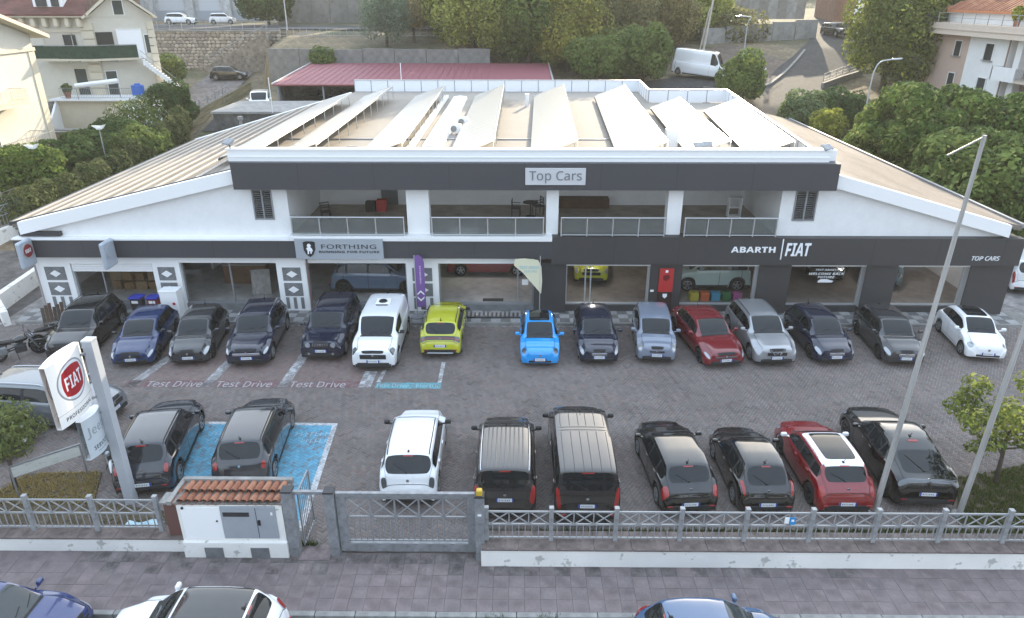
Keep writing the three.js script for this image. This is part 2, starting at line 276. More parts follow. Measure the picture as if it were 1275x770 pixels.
// strip of checkered tiles in front of the showroom with its kerb
{
  const walk = thing('tiled_walkway', 'chequered grey and white tiled walkway in front of the showroom', null); walk.userData.kind = 'structure';
  new MB().span(-23.4, 24, -.1, .105, -29.95, -31.3).to('bed', M.concrete, walk, 3);
  new MB().span(-23.4, 24, -.1, .13, -29.82, -29.96).to('kerb_edge', M.concreteLight, walk, 3);
  const g = new THREE.BoxGeometry(.455, .03, .44), r = rngOf(3), mats = [[.5, .5, .5], [.2, .2, .205], [.44, .43, .42], [.23, .225, .22]].map(c => mat(c, .7, { map: texMottle }));
  for (let i = 0; i < 101; i++) for (let j = 0; j < 3; j++) { const t = mesh('tile', g, mats[((i + j) % 2) + (r() < .4 ? 2 : 0)], walk); t.position.set(-23.2 + i * .462, .112 + .002 * r(), -30.19 - j * .446); }
}
// ------------------------------------------------------------------ the showroom
const F = -31.2;
const shop = thing('car_showroom', 'long white and dark grey car showroom with sloping wings and solar panels on its roof', 'showroom building');
{
  const P = shop, wm = M.white;
  // floors and inner rooms
  const tileFloor = mat([.60, .585, .56], .3, { map: texMottle }), darkFloor = mat([.36, .31, .275], .35, { map: texMottle });
  new MB().span(-22.6, 1.3, -.2, .42, -31.5, -47).to('showroom_floor', tileFloor, P, 3);
  new MB().span(1.3, 22.3, -.2, .42, -31.5, -47).to('showroom_floor', darkFloor, P, 3);
  // outer side and back walls, inner partitions
  const wl = new MB(); wl.span(-22.9, -22.6, -.2, 4.3, -31.5, -52); wl.span(22.3, 22.6, -.2, 4.3, -31.5, -61); wl.span(-22.6, 22.3, -.2, 3.6, -47, -47.3);
  wl.span(-22.9, -22.6, 4.3, 4.35, -31.5, -52); wl.span(-13.6, 15, 3.9, 6.55, -59.9, -60.1); wl.span(-22.6, -13.6, -.2, 4.3, -52, -52.3);
  wl.to('outer_wall', wm, P, 3);
  new MB().span(-22.6, 22.3, 3.45, 3.88, -31.45, -47).to('ceiling_slab', M.white, P, 3);
  new MB().span(1.15, 1.35, .42, 3.45, -32.5, -47).span(-9.5, -9.4, .42, 3.45, -36, -47).span(-16.6, -16.5, .42, 3.45, -36, -47).to('partition_wall', wm, P, 3);
  // front: plinth, piers of the white left half
  const op = [[-21.06, -17.19], [-15.91, -11.34], [-9.95, -5.24], [-3.74, .76], [2.26, 6.18], [7.67, 11.21], [12.7, 16.19], [17.64, 20.98]];
  const piersL = [[-22.6, -21.06], [-17.19, -15.91], [-11.34, -9.95], [-5.24, -3.74]], piersD = [[.76, 2.26], [6.18, 7.67], [11.21, 12.7], [16.19, 17.64], [20.98, 22.95]];
  new MB().span(-22.6, .76, 2.56, 3.9, F + .02, F - .3).to('front_beam', M.whitePlain, P, 3);
  for (const [a, b] of piersL) {
    const pier = new MB().span(a, b, 0, 2.56, F, F - .35).to('pier', M.whitePlain, P, 3), w = b - a;
    const m = (a + b) / 2, pw = w * .62;
    for (const y of [2.0, 1.22]) {
      new MB().box(m, y, F + .012, pw, .66, .03).to('grey_tile_panel', M.greyPanel, pier, 1);
      new MB().prism([[m - .26, y], [m, y - .17], [m + .26, y], [m, y + .17]], F + .028, F + .045).to('white_diamond', M.whitePlain, pier, 1);
    }
    for (let k = 0; k < 3; k++) new MB().box(m - pw / 2 + .08 + k * (pw - .16) / 2, .52, F + .012, .15, .58, .03).to('grey_tile_panel', M.greyPanel, pier, 1);
  }
  for (const [a, b] of piersD) new MB().span(a, b, 0, 2.66, F + .16, F - .35).to('dark_pier', M.cladding, P, 3);
  new MB().span(22.6, 22.95, 0, 3.9, F + .15, F - 4).to('dark_pier', M.cladding, P, 3);
  // fascia bands
  new MB().span(-23.15, 1.55, 2.93, 3.78, F + .38, F + .02).to('dark_fascia', M.fascia, P, 3);
  new MB().span(-23.15, 1.55, 3.78, 3.86, F + .44, F).to('fascia_ledge', M.whitePlain, P, 3);
  new MB().span(-23.15, -22.5, 2.93, 3.78, F + .02, F - 1.2).to('dark_fascia', M.fascia, P, 3);
  new MB().span(1.55, 22.95, 2.66, 3.95, F + .4, F - .02).to('dark_cladding', M.cladding, P, 3);
  for (let x = 4.4; x < 22.5; x += 2.95) new MB().box(x, 3.305, F + .4, .012, 1.27, .006).to('cladding_joint', M.black, P);
  for (let x = -20; x < 1; x += 3) new MB().box(x, 3.355, F + .38, .01, .84, .006).to('fascia_joint', M.black, P);
  // shop windows
  op.forEach(([a, b], i) => {
    const left = i < 4, top = left ? 2.56 : 2.5, bot = .44, z = F - .22, fm = left ? M.greyMetal : M.alu;
    new MB().span(a, b, -.1, bot, F - .05, F - .32).to('window_plinth', left ? M.greyPanel : M.cladding, P, 3);
    const win = new MB().span(a, a + .07, bot, top, z + .05, z - .06).span(b - .07, b, bot, top, z + .05, z - .06).span(a + .07, b - .07, bot, bot + .07, z + .05, z - .06).span(a + .07, b - .07, top - .07, top, z + .05, z - .06).to('shop_window', fm, P);
    const n = [2, 2, 1, 2, 3, 1, 1, 1][i], cuts = [a + .07]; for (let k = 1; k < n; k++) cuts.push(i === 4 ? (k === 1 ? 3.2 : 3.45) : i === 3 ? .0 : a + (b - a) * k / n + (i === 0 ? -.6 : 0)); cuts.push(b - .07);
    for (let k = 0; k < n; k++) {
      const pg = mesh('pane', new THREE.PlaneGeometry(cuts[k + 1] - cuts[k] - .04, top - bot - .14), M.glass, win); pg.position.set((cuts[k] + cuts[k + 1]) / 2, (top + bot) / 2, z);
      if (k) new MB().span(cuts[k] - .03, cuts[k] + .03, bot + .07, top - .07, z + .04, z - .04).to('mullion', fm, win);
    }
    // light jambs seen through the depth of the opening
    const jm = left ? M.whitePlain : M.alu;
    if (!left) { new MB().span(a, b, 2.5, 2.66, F + .1, F - .3).to('shutter_box', M.whitePlain, P); new MB().span(b - .012, b - .002, bot, 2.5, F + .1, F - .15).to('window_jamb', M.alu, P); }
    new MB().span(a + .3, b - .3, .02, .12, F + .9, F + .1).to('entrance_step', left ? M.greyPanel : M.concrete, P, 2);
  });
  // ceiling lamps seen glowing through the glass
  for (const [x, z] of [[3.9, -34.6], [18.9, -34.2], [-1.6, -35.4]]) {
    const lp = new MB().add(new THREE.CylinderGeometry(.16, .16, .05, 18)).to('ceiling_lamp', new THREE.MeshStandardMaterial({ color: 0xffffff, emissive: C(1, .97, .93), emissiveIntensity: 1.6 }), P); lp.position.set(x, 3.41, z);
    const li = new THREE.PointLight(new THREE.Color(1, .97, .95), 2.4, 0, 2); li.position.set(x, 3.3, z); li.castShadow = true; li.shadow.radius = 6; li.name = 'lamp_light'; scene.add(li);
  }
  // half closed shutter of the first bay, one slat after the other
  const sh = new MB().span(-21.06, -17.19, 2.5, 2.56, F + .03, F - .1).to('roller_shutter', M.whitePlain, P);
  for (let k = 0; k < 5; k++) new MB().rbox(-19.125, 2.46 - k * .085, F - .06, 3.8, .078, .03, .012).to('slat', M.whitePlain, sh);
  // upper floor: front wall pieces round the loggia
  const uw = new MB(), bays = [[-10.4, -5.04], [-4.02, 1.28], [1.83, 6.75], [7.4, 11.8]];
  const wall = (pts) => new MB().prism(pts, F - .3, F);
  const w2 = new MB(); w2.prism([[-22.6, 3.86], [-12.1, 3.86], [-12.1, 6.6], [-22.6, 4.3]], F - .3, F); 
  w2.span(-12.1, -11.98, 3.86, 6.6, F, F - .3); w2.span(-11.08, -10.4, 3.86, 6.6, F, F - .3); w2.span(-11.98, -11.08, 3.86, 4.66, F, F - .3);  w2.span(-11.98, -11.08, 6.1, 6.6, F, F - .3); 
  w2.to('gable_wall', M.white, P, 3);
  new MB().prism([[13.4, 3.95], [22.2, 3.95], [22.2, 4.25], [13.4, 6.55]], F - .3, F).span(11.8, 12.4, 3.95, 6.6, F, F - .3).span(12.4, 13.4, 3.95, 4.66, F, F - .3).span(12.4, 13.4, 6.1, 6.6, F, F - .3).to('gable_wall', M.white, P, 3);
  for (const [a, b] of [[-5.04, -4.02], [1.28, 1.83], [6.75, 7.4]]) new MB().span(a, b, 3.86, 6.6, F, F - .6).to('white_column', M.whitePlain, P, 3);
  // loggia
  const lo = new MB(); lo.span(-10.4, 11.8, 3.88, 6.6, -36.4, -36.6).span(-10.6, -10.4, 3.88, 6.6, F - .3, -36.4).span(11.8, 12, 3.88, 6.6, F - .3, -36.4); lo.to('loggia_wall', M.white, P, 5);
  new MB().span(-10.4, 11.8, 3.88, 3.94, F + .02, -36.4).to('loggia_floor', mat([.58, .50, .42], .6, { map: texMottle }), P, 4);
  new MB().span(-10.4, 11.8, 6.32, 6.5, F - .3, -36.4).to('loggia_ceiling', M.white, P, 3);
  new MB().span(-10.4, 1.55, 3.86, 3.99, F + .46, F - .25).to('loggia_ledge', M.whitePlain, P, 3); new MB().span(1.55, 11.8, 3.955, 3.99, F + .42, F - .25).to('loggia_ledge', M.cladding, P, 3);
  new MB().span(-7.15, -6.3, 3.94, 6.1, -36.34, -36.42).to('loggia_door', mat([.12, .13, .145], .6), P);
  new MB().span(2.0, 4.7, 3.94, 4.42, -35.7, -36.4).to('loggia_bench', mat([.16, .085, .05], .7, { map: texMottle }), P, 2);
  for (const [a, b] of bays) {
    const rail = new MB().bar([a + .1, 4.86, F + .3], [b - .1, 4.86, F + .3], .035).bar([a + .1, 4.06, F + .3], [b - .1, 4.06, F + .3], .02).to('balcony_railing', M.alu, P);
    for (let k = 0; k <= 4; k++) { const x = lerp(a + .13, b - .13, k / 4); new MB().bar([x, 3.95, F + .3], [x, 4.86, F + .3], .028).to('railing_post', M.alu, rail); if (k < 4) new MB().span(x + .05, lerp(a + .13, b - .13, (k + 1) / 4) - .05, 4.09, 4.8, F + .306, F + .294).to('railing_pane', M.railGlass, rail); }
  }
  // louvred shutters of the two small windows
  for (const [x0, x1] of [[-11.98, -11.08], [12.4, 13.4]]) {
    const s = new MB().span(x0, x0 + .06, 4.66, 6.1, F + .04, F - .06).span(x1 - .06, x1, 4.66, 6.1, F + .04, F - .06).span(x0 + .06, x1 - .06, 4.66, 4.73, F + .04, F - .06).span(x0 + .06, x1 - .06, 6.03, 6.1, F + .04, F - .06).span((x0 + x1) / 2 - .04, (x0 + x1) / 2 + .04, 4.73, 6.03, F + .04, F - .06).to('window_shutter', M.greyMetal, P);
    const wv = new MB(); const c = (x0 + x1) / 2;
    for (let k = 0; k < 13; k++) for (const sgn of [-1, 1]) { const sl = new MB().box(c + sgn * ((x1 - x0) / 4 - .005), 4.78 + k * .1, F - .005, (x1 - x0) / 2 - .11, .075, .012, .6).to('slat', M.greyPanel, s); }
  }
  // upper fascia and the white parapet band above it
  new MB().span(-12.5, 13.9, 6.2, 7.38, F + .62, F + .02).to('dark_fascia', M.fascia, P, 3);
  for (let x = -9.6; x < 13; x += 3.3) new MB().box(x, 6.79, F + .62, .012, 1.16, .006).to('fascia_joint', M.black, P);
  new MB().span(-12.66, 13.5, 7.38, 7.86, F + .3, F).to('parapet_band', M.whitePlain, P, 3);
  new MB().span(-12.72, 13.56, 7.86, 7.93, F + .34, F - .06).to('parapet_coping', M.whitePlain, P, 3);
  new MB().span(-12.66, 13.5, 7.55, 7.6, F + .33, F + .3).to('parapet_moulding', M.whitePlain, P, 3);
  new MB().span(-12.5, 13.9, 6.55, 7.86, F - .001, F - .3).to('parapet_wall', M.whitePlain, P, 3);
  // sloping white gable beams
  const beamL = new MB().prism([[-22.75, 4.0], [-12.4, 6.42], [-12.4, 7.02], [-22.75, 4.58]], F, F + .32).to('gable_beam', M.whitePlain, P, 3);
  const beamR = new MB().prism([[13.8, 6.3], [22.2, 3.98], [22.2, 4.55], [13.8, 6.9]], F, F + .32).to('gable_beam', M.whitePlain, P, 3);
  new MB().span(-22.9, -21, 3.9, 4.1, F + .2, F - .3).to('wing_gutter', M.darkMetal, P);
  // roof
  const roofTan = phys([.38, .345, .305], .95, { specularIntensity: .15, map: texSoft, bumpMap: bumpFine, bumpScale: .01 }), ribTan = mat([.40, .355, .305], .7), sheetTan = phys([.34, .30, .255], .8, { specularIntensity: .25, map: texMottle });
  const hL = x => 4.42 + (x + 23.3) * .2353, zL = x => lerp(-51.5, -59.8, (x + 23.3) / 9.7);
  slab([[-23.3, hL(-23.3), -31.3], [-13.6, hL(-13.6), -31.3], [-13.6, hL(-13.6), -59.8], [-23.3, hL(-23.3), -51.5]], .22).to('wing_roof', sheetTan, P);
  for (let x = -23.2; x < -13.4; x += .98) { new MB().sq([x, hL(x) + .03, -31.35], [x, hL(x) + .03, zL(x)], .16, .07).to('roof_rib', ribTan, P); }
  new MB().sq([-23.36, 4.40, -31.3], [-23.36, 4.40, -51.6], .16, .2).to('roof_gutter', M.darkMetal, P);
  new MB().sq([-23.3, hL(-23.3) + .02, -31.28], [-12.5, hL(-12.5) + .02, -31.28], .12, .1).to('roof_edge_strip', M.darkMetal, P);
  new MB().sq([-23.3, hL(-23.3) + .05, -51.6], [-13.6, hL(-13.6) + .05, -59.9], .3, .12).to('roof_edge_flashing', M.alu, P);
  slab([[-13.6, 6.7, -31.45], [13.3, 6.7, -31.45], [15.4, 6.7, -54.6], [-13.6, 6.7, -54.6]], .2).to('flat_roof', roofTan, P); shop.children.at(-1).geometry = metreUV(shop.children.at(-1).geometry, 5);
  slab([[-13.6, 6.7, -54.6], [9.95, 6.7, -54.6], [9.95, 6.7, -61.3], [-13.6, 6.7, -61.3]], .2).to('flat_roof', roofTan, P); shop.children.at(-1).geometry = metreUV(shop.children.at(-1).geometry, 5);
  slab([[13.3, 6.68, -31.3], [22.95, 4.4, -31.3], [22.95, 4.4, -62], [15.4, 6.2, -62]], .22).to('wing_roof', phys([.34, .295, .26], .95, { specularIntensity: .15, map: texMottle, bumpMap: bumpFine, bumpScale: .01 }), P);
  new MB().sq([23.02, 4.40, -31.3], [23.02, 4.40, -62], .16, .2).to('roof_gutter', M.greyMetal, P);
  for (const z of [-39.7]) new MB().span(-13, 13, 6.7, 6.76, z, z - .14).to('cable_tray', M.greyMetal, P);
  // parapet of white metal panels round the back of the flat roof
  const pp = [[-13.6, -61.3], [9.95, -61.3], [9.7, -54.9], [15.45, -54.9], [13.35, -32.2]], panelMat = mat([.82, .84, .86], .45);
  const par = new MB(); for (let i = 0; i < 4; i++) par.sq([pp[i][0], 7.62, pp[i][1]], [pp[i + 1][0], 7.62, pp[i + 1][1]], .14, .06); const parapet = par.to('roof_parapet', M.alu, P);
  for (let i = 0; i < 4; i++) {
    const [ax, az] = pp[i], [bx, bz] = pp[i + 1], Ln = Math.hypot(bx - ax, bz - az), n = Math.round(Ln / 1.38), ry = -Math.atan2(bz - az, bx - ax);
    for (let k = 0; k < n; k++) { const t = (k + .5) / n; new MB().box(lerp(ax, bx, t), 7.15, lerp(az, bz, t), Ln / n - .05, .88, .06, 0, ry, 0).to('parapet_panel', panelMat, parapet); new MB().box(lerp(ax, bx, k / n), 7.15, lerp(az, bz, k / n), .045, .9, .1, 0, ry, 0).to('parapet_post', M.greyMetal, parapet); }
  }
  // low annex behind the left wing
  new MB().span(-25.5, -13, 1, 5.0, -60.6, -67).to('rear_annex', mat([.16, .155, .15], .85, { map: texGrime }), P, 3);
  new MB().span(-25.6, -12.9, 5.0, 5.18, -60.4, -67.1).to('annex_coping', M.concreteLight, P, 3);
  // drain pipe and small details of the front
  new MB().bar([-9.86, .1, F + .06], [-9.86, 2.9, F + .06], .045).to('drain_pipe', mat([.18, .12, .11], .6), P);
  new MB().bar([-22.66, .1, F + .1], [-22.66, 2.9, F + .1], .045).to('drain_pipe', mat([.35, .3, .29], .6), P);
}
// ------------------------------------------------------------------ lettering on the showroom
{
  const white = mat([.85, .86, .88], .4);
  const put = (o, x, y, z) => { o.position.set(x, y, z); return o; };
  const abarth = tag(put(mesh('sign_lettering', textGeo('ABARTH', .27, .04, font, 1.42), white), 10.72, 3.42, F + .41), 'white raised letters reading ABARTH on the dark fascia', 'sign');
  const bar = tag(put(mesh('sign_bar', new THREE.BoxGeometry(.05, .98, .03), white), 12.02, 3.44, F + .425), 'thin upright white bar between the words ABARTH and FIAT', 'sign');
  const fiat = tag(put(mesh('sign_lettering', textGeo('FIAT', .62, .04, font, .62, .12), white), 12.75, 3.43, F + .41), 'tall narrow white letters reading FIAT on the dark fascia', 'sign');
  const tc2 = tag(put(mesh('sign_lettering', textGeo('TOP CARS', .2, .03, fontRegular, 1.05, .18), white), 21.35, 3.03, F + .41), 'small slanted white letters reading TOP CARS near the end of the dark fascia', 'sign');
  const s = thing('shop_sign', 'pale grey sign panel reading Top Cars on the upper dark fascia', 'sign', [1.62, 6.82, F + .63]);
  new MB().rbox(0, 0, .03, 2.62, .74, .06, .01).to('panel', mat([.55, .55, .56], .5), s);
  const tt = mesh('lettering', textGeo('Top Cars', .40, .02, fontRegular, 1.06), mat([.16, .17, .19], .5), s); tt.position.set(0, -.02, .062);
  const f = thing('shop_sign', 'silver sign panel with a black lion shield reading FORTHING RUNNING FOR FUTURE', 'sign', [-8.15, 3.42, F + .42]);
  new MB().rbox(0, 0, .06, 4.02, .98, .12, .015).to('panel', mat([.36, .39, .42], .45, { metalness: .1 }), f);
  const sh = new MB().prism([[-.27, .34], [-.14, .38], [.14, .38], [.27, .34], [.26, -.02], [.16, -.24], [0, -.37], [-.16, -.24], [-.26, -.02]], .12, .15).to('shield', M.black, f); sh.position.x = -1.35;
  const lion = new MB().prism([[-.06, .26], [.02, .28], [.09, .2], [.05, .12], [.12, .04], [.16, -.1], [.1, -.06], [.09, -.2], [.03, -.2], [.04, -.1], [-.02, -.06], [-.04, -.22], [-.1, -.22], [-.09, -.06], [-.14, .06], [-.06, .1], [-.1, .18]], .15, .165).to('lion_emblem', white, sh);
  const dark = mat([.03, .035, .04], .5);
  const l1 = mesh('lettering', textGeo('FORTHING', .2, .015, fontRegular, 1.95), dark, f); l1.position.set(.45, .13, .122);
  const l2 = mesh('lettering', textGeo('RUNNING FOR FUTURE', .105, .015, font, 1.75), dark, f); l2.position.set(.45, -.12, .122);
  // round blade signs on the left end of the fascia
  const blade = (x, label, red) => {
    const b = thing('blade_sign', label, 'sign', [x, 3.3, F + .9]);
    const g = new RoundedBoxGeometry(.22, 1.25, .95, 4, .1); mesh('panel', g, mat([.42, .47, .53], .35, { metalness: .2 }), b);
    new MB().sq([0, .3, -.4], [0, .3, -.56], .06).sq([0, -.3, -.4], [0, -.3, -.56], .06).to('bracket', M.alu, b);
    for (const s of [1, -1]) { const d = new MB().add(new THREE.CylinderGeometry(.36, .36, .03, 28).rotateZ(Math.PI / 2)).to('ring', M.alu, b); d.position.set(.112 * s, .14, 0); const e = new MB().add(new THREE.CylinderGeometry(.3, .3, .03, 28).rotateZ(Math.PI / 2)).to(red ? 'red_disc' : 'grey_disc', red ? mat([.22, .02, .03], .4) : mat([.38, .42, .47], .4), b); e.position.set(.122 * s, .14, 0); if (red) { const t = mesh('lettering', textGeo('FIAT', .17, .01, font, .8), M.whitePlain, b); t.position.set(.138 * s, .14, 0); t.rotation.y = s * Math.PI / 2; } }
    return b;
  };
  blade(-22.3, 'grey blade sign with a dark red FIAT roundel on the left end of the fascia', true);
  blade(-18.55, 'plain grey blade sign projecting from the fascia over the half closed shutter', false);
  // shop window lettering
  const wl = thing('window_lettering', 'white slanted lettering reading WELCOME BACK FUTURE on the shop window', 'lettering', [14.55, 2.02, F - .205]);
  [['FIAT ABARTH', .09, .2, 1.4], ['WELCOME BACK', .115, 0, 1.35], ['FUTURE', .115, -.17, 1.35]].forEach(([s0, h, y, sx]) => { const t = mesh('lettering', textGeo(s0, h, .004, font, sx, .2), white, wl); t.position.y = y; });
  { const t = new MB().prism([[-.36, -.44], [.3, -.44], [.38, -.36], [.2, -.32], [.05, -.27], [-.25, -.28], [-.36, -.36]], 0, .005).to('car_outline', white, wl); }
  // red wall sign by the entrance
  const rs = thing('wall_sign', 'red wall panel above a black panel with a white emblem on the dark pier', 'sign', [6.93, 1.5, F + .165]);
  new MB().rbox(0, .33, .04, .68, 1.18, .08, .03).to('red_panel', mat([.42, .03, .03], .4), rs); new MB().rbox(0, -.86, .03, .68, 1.2, .06, .03).to('black_panel', mat([.03, .012, .014], .5), rs);
  const sc = new MB().prism([[-.1, .1], [.1, .1], [.1, -.04], [0, -.13], [-.1, -.04]], .06, .08).to('emblem', white, rs); sc.position.set(0, -.45, 0); new MB().box(0, .78, .085, .12, .12, .01).to('white_mark', white, rs);
  new MB().prism([[-.16, .12], [.1, .18], [.18, .02], [.02, -.16], [-.14, -.08]], .08, .09).to('dark_mark', mat([.15, .01, .015], .4), rs).position.set(0, .45, 0);
  const pl = tag(new MB().rbox(6.32, 1.28, F + .18, .16, .1, .03, .01).to('wall_plate', white), 'small white plate on the dark pier beside the red wall sign', 'plate');
}
// ------------------------------------------------------------------ things on the roof
{
  const cell = phys([.42, .395, .35], .45, { clearcoat: .5, clearcoatRoughness: .2 }), fr = mat([.62, .62, .6], .4, { metalness: .5 });
  // arrays slope up towards the right; [back left x, front left x, back z, front z, width, rise, name]
  const arr = [[-14.25, -14.2, -53.5, -33.5, 2.15, .55, 'far left solar array lying on the roof edge beside the left wing'], [-11.75, -11.6, -56, -33.2, 2.2, .74, 'narrow looking solar array, second from the left on the flat roof'], [-7.85, -7.7, -56, -33.2, 2.3, .8, 'solar array immediately left of the white roof duct'], [-3.3, -3.35, -56, -33.3, 2.2, .86, 'solar array immediately right of the white roof duct'], [1.2, .55, -56.2, -33.4, 2.2, .86, 'solar array in the middle right of the slim white vent'], [5.8, 4.7, -56.2, -33.2, 2.2, .86, 'solar array ending near the inner corner of the roof parapet'], [9.05, 8.2, -50.2, -34.3, 1.9, .70, 'shorter solar array beside the white cabinet at the roof front'], [12.35, 11.05, -48.8, -34.1, 2.0, .74, 'rightmost solar array along the angled parapet']];
  arr.forEach(([xb, xf, zb, zf, w, rise, label]) => {
    const L = Math.hypot(zb - zf, xb - xf), g = thing('solar_array', label, 'solar panels', [xf, 6.97, zf], Math.atan2(xf - xb, zf - zb) , 'solar arrays on the showroom roof');
    const n = Math.floor(L / 1.12), tilt = Math.atan2(rise, w), sl = Math.hypot(w, rise), dl = L / n;
    for (let k = 0; k < n; k++) {
      const s = sl / 2, m = mesh('solar_module', modGeo(dl - .015, sl - .02), cell, g);
      m.position.set(s * Math.cos(tilt), s * Math.sin(tilt), -(k + .5) * dl); m.rotation.z = tilt;
    }
    const f = new MB();  f.sq([w, rise - .06, 0], [w, rise - .06, -L], .05, .05); f.to('rail', fr, g); new MB().sq([.02, -.07, 0], [.02, -.07, -L], .06, .09).to('rail', M.darkMetal, g);
    for (let k = 0; k <= n; k += 2) new MB().bar([w, -.14, -k * dl], [w, rise - .05, -k * dl], .025).to('leg', fr, g);
    const e = new MB(); e.sq([sl * 0, .03, .012], [w, rise + .03, .012], .05, .03); e.sq([w + .01, rise + .02, 0], [w + .01, rise + .02, -L], .03, .05); e.sq([0, .03, -L - .012], [w, rise + .03, -L - .012], .05, .03); e.to('frame_edge', fr, g);
  });
  function modGeo(l, w) { const k = l.toFixed(3) + w.toFixed(3); return (modGeo.c ??= {})[k] ??= new THREE.BoxGeometry(w, .035, l); }
  const duct = thing('roof_duct', 'long white ridge shaped duct lying across the flat roof', 'duct', [0, 6.7, 0]);
  new MB().prism([[-5.05, 0], [-3.95, 0], [-4.0, .16], [-4.5, .22], [-5.0, .16]], -57, -37).to('duct', M.whitePlain, duct);
  for (let z = -55; z < -38; z += 3) new MB().prism([[-5.06, 0], [-3.94, 0], [-3.99, .17], [-4.5, .23], [-5.01, .17]], z, z + .03).to('duct_joint', M.whitePlain, duct);
  tag(new MB().sq([-5.55, 6.86, -57], [-5.55, 6.86, -36], .3, .2).to('roof_duct'.replace('duct', 'cable_duct'), M.whitePlain), 'slim white cable duct running beside the wide white roof duct', 'duct');
  const vent = thing('roof_vent', 'slim white vent pipe standing alone near the back of the flat roof', 'vent', [.62, 6.7, -52.8]);
  new MB().bar([0, 0, 0], [0, .8, 0], .14, 14).to('pipe', M.whitePlain, vent); new MB().bar([0, .8, 0], [0, .87, 0], .17, 14).to('cap', M.whitePlain, vent);
  const ac = (pos, sc, label) => { const g = thing('air_conditioner', label, 'air conditioner', pos); new MB().rbox(0, .45 * sc, 0, .9 * sc, .7 * sc, .36 * sc, .02).to('casing', M.whitePlain, g); const fan = new MB().add(new THREE.CylinderGeometry(.24 * sc, .24 * sc, .03, 18).rotateX(Math.PI / 2)).to('fan_grille', M.concreteLight, g); fan.position.set(-.15 * sc, .45 * sc, .185 * sc); new MB().box(-.3 * sc, .05, 0, .06, .1, .4).box(.3 * sc, .05, 0, .06, .1, .4).to('foot', M.greyMetal, g); return g; };
  ac([-3.6, 6.7, -41.5], .72, 'white air conditioner beside the duct at the front of the roof'); ac([-3.35, 6.7, -44], .72, 'white air conditioner behind the other one beside the roof duct');
  const cab = thing('roof_cabinet', 'white metal cabinet between two solar arrays at the roof front', 'cabinet', [7.9, 6.7, -37.2]); new MB().rbox(0, .55, 0, .62, .95, .5, .02).to('casing', M.whitePlain, cab); new MB().box(0, .05, 0, .5, .1, .4).to('foot', M.greyMetal, cab);
  const flood = (x, z, y, ry, label) => { const g = thing('floodlight', label, 'floodlight', [x, y, z], ry); new MB().bar([0, 0, 0], [0, .22, 0], .03).to('bracket', M.darkMetal, g); new MB().rbox(0, .3, .05, .5, .09, .36, .02, .5).to('lamp_housing', M.greyMetal, g); new MB().box(0, .27, .1, .42, .01, .28, .5).to('lens', M.alu, g); return g; };
  flood(-12.5, -30.9, 7.93, -.6, 'grey floodlight on the left corner of the white parapet'); flood(8.6, -34.2, 7.2, .2, 'left floodlight of a pair on the roof front beside the white cabinet'); flood(9.05, -34.4, 7.2, -.1, 'right floodlight of a pair on the roof front near the white cabinet'); flood(13.35, -31.1, 7.7, .5, 'grey floodlight on the right corner of the white parapet');
  for (const [x, l] of [[-8.6, 'left small square skylight at the front of the flat roof'], [-7.6, 'right small square skylight at the front of the flat roof']]) { const g = thing('skylight', l, 'skylight', [x, 6.7, -36.8]); new MB().span(-.36, .36, 0, .14, .07, .37).span(-.36, .36, 0, .14, -.37, -.07 - .2).span(-.36, -.3, 0, .14, .07, -.27).span(.3, .36, 0, .14, .07, -.27).to('frame', M.greyMetal, g); new MB().span(-.3, .3, .1, .12, -.27, .07).to('pane', mat([.3, .32, .33], .1), g); }
  const mastA = thing('antenna', 'thin white antenna mast rising behind the back parapet', 'antenna', [-9.8, 6.7, -62]); new MB().bar([0, 0, 0], [0, 2.2, 0], .03).to('mast', M.whitePlain, mastA);
  const mastB = thing('antenna', 'thin white pole beside the chimney at the end of the left wing roof', 'antenna', [-20.4, 5.1, -60.4]); new MB().bar([0, 0, 0], [0, 2.8, 0], .035).to('mast', M.whitePlain, mastB);
  const ch = thing('chimney_pot', 'small round pale chimney at the back of the left wing roof', 'chimney', [-21.2, 4.8, -55.2]); new MB().bar([0, 0, 0], [0, .55, 0], .12, 12).to('pipe', M.concreteLight, ch); new MB().bar([0, .55, 0], [0, .8, 0], .2, 12).to('cap', M.concreteLight, ch);
}
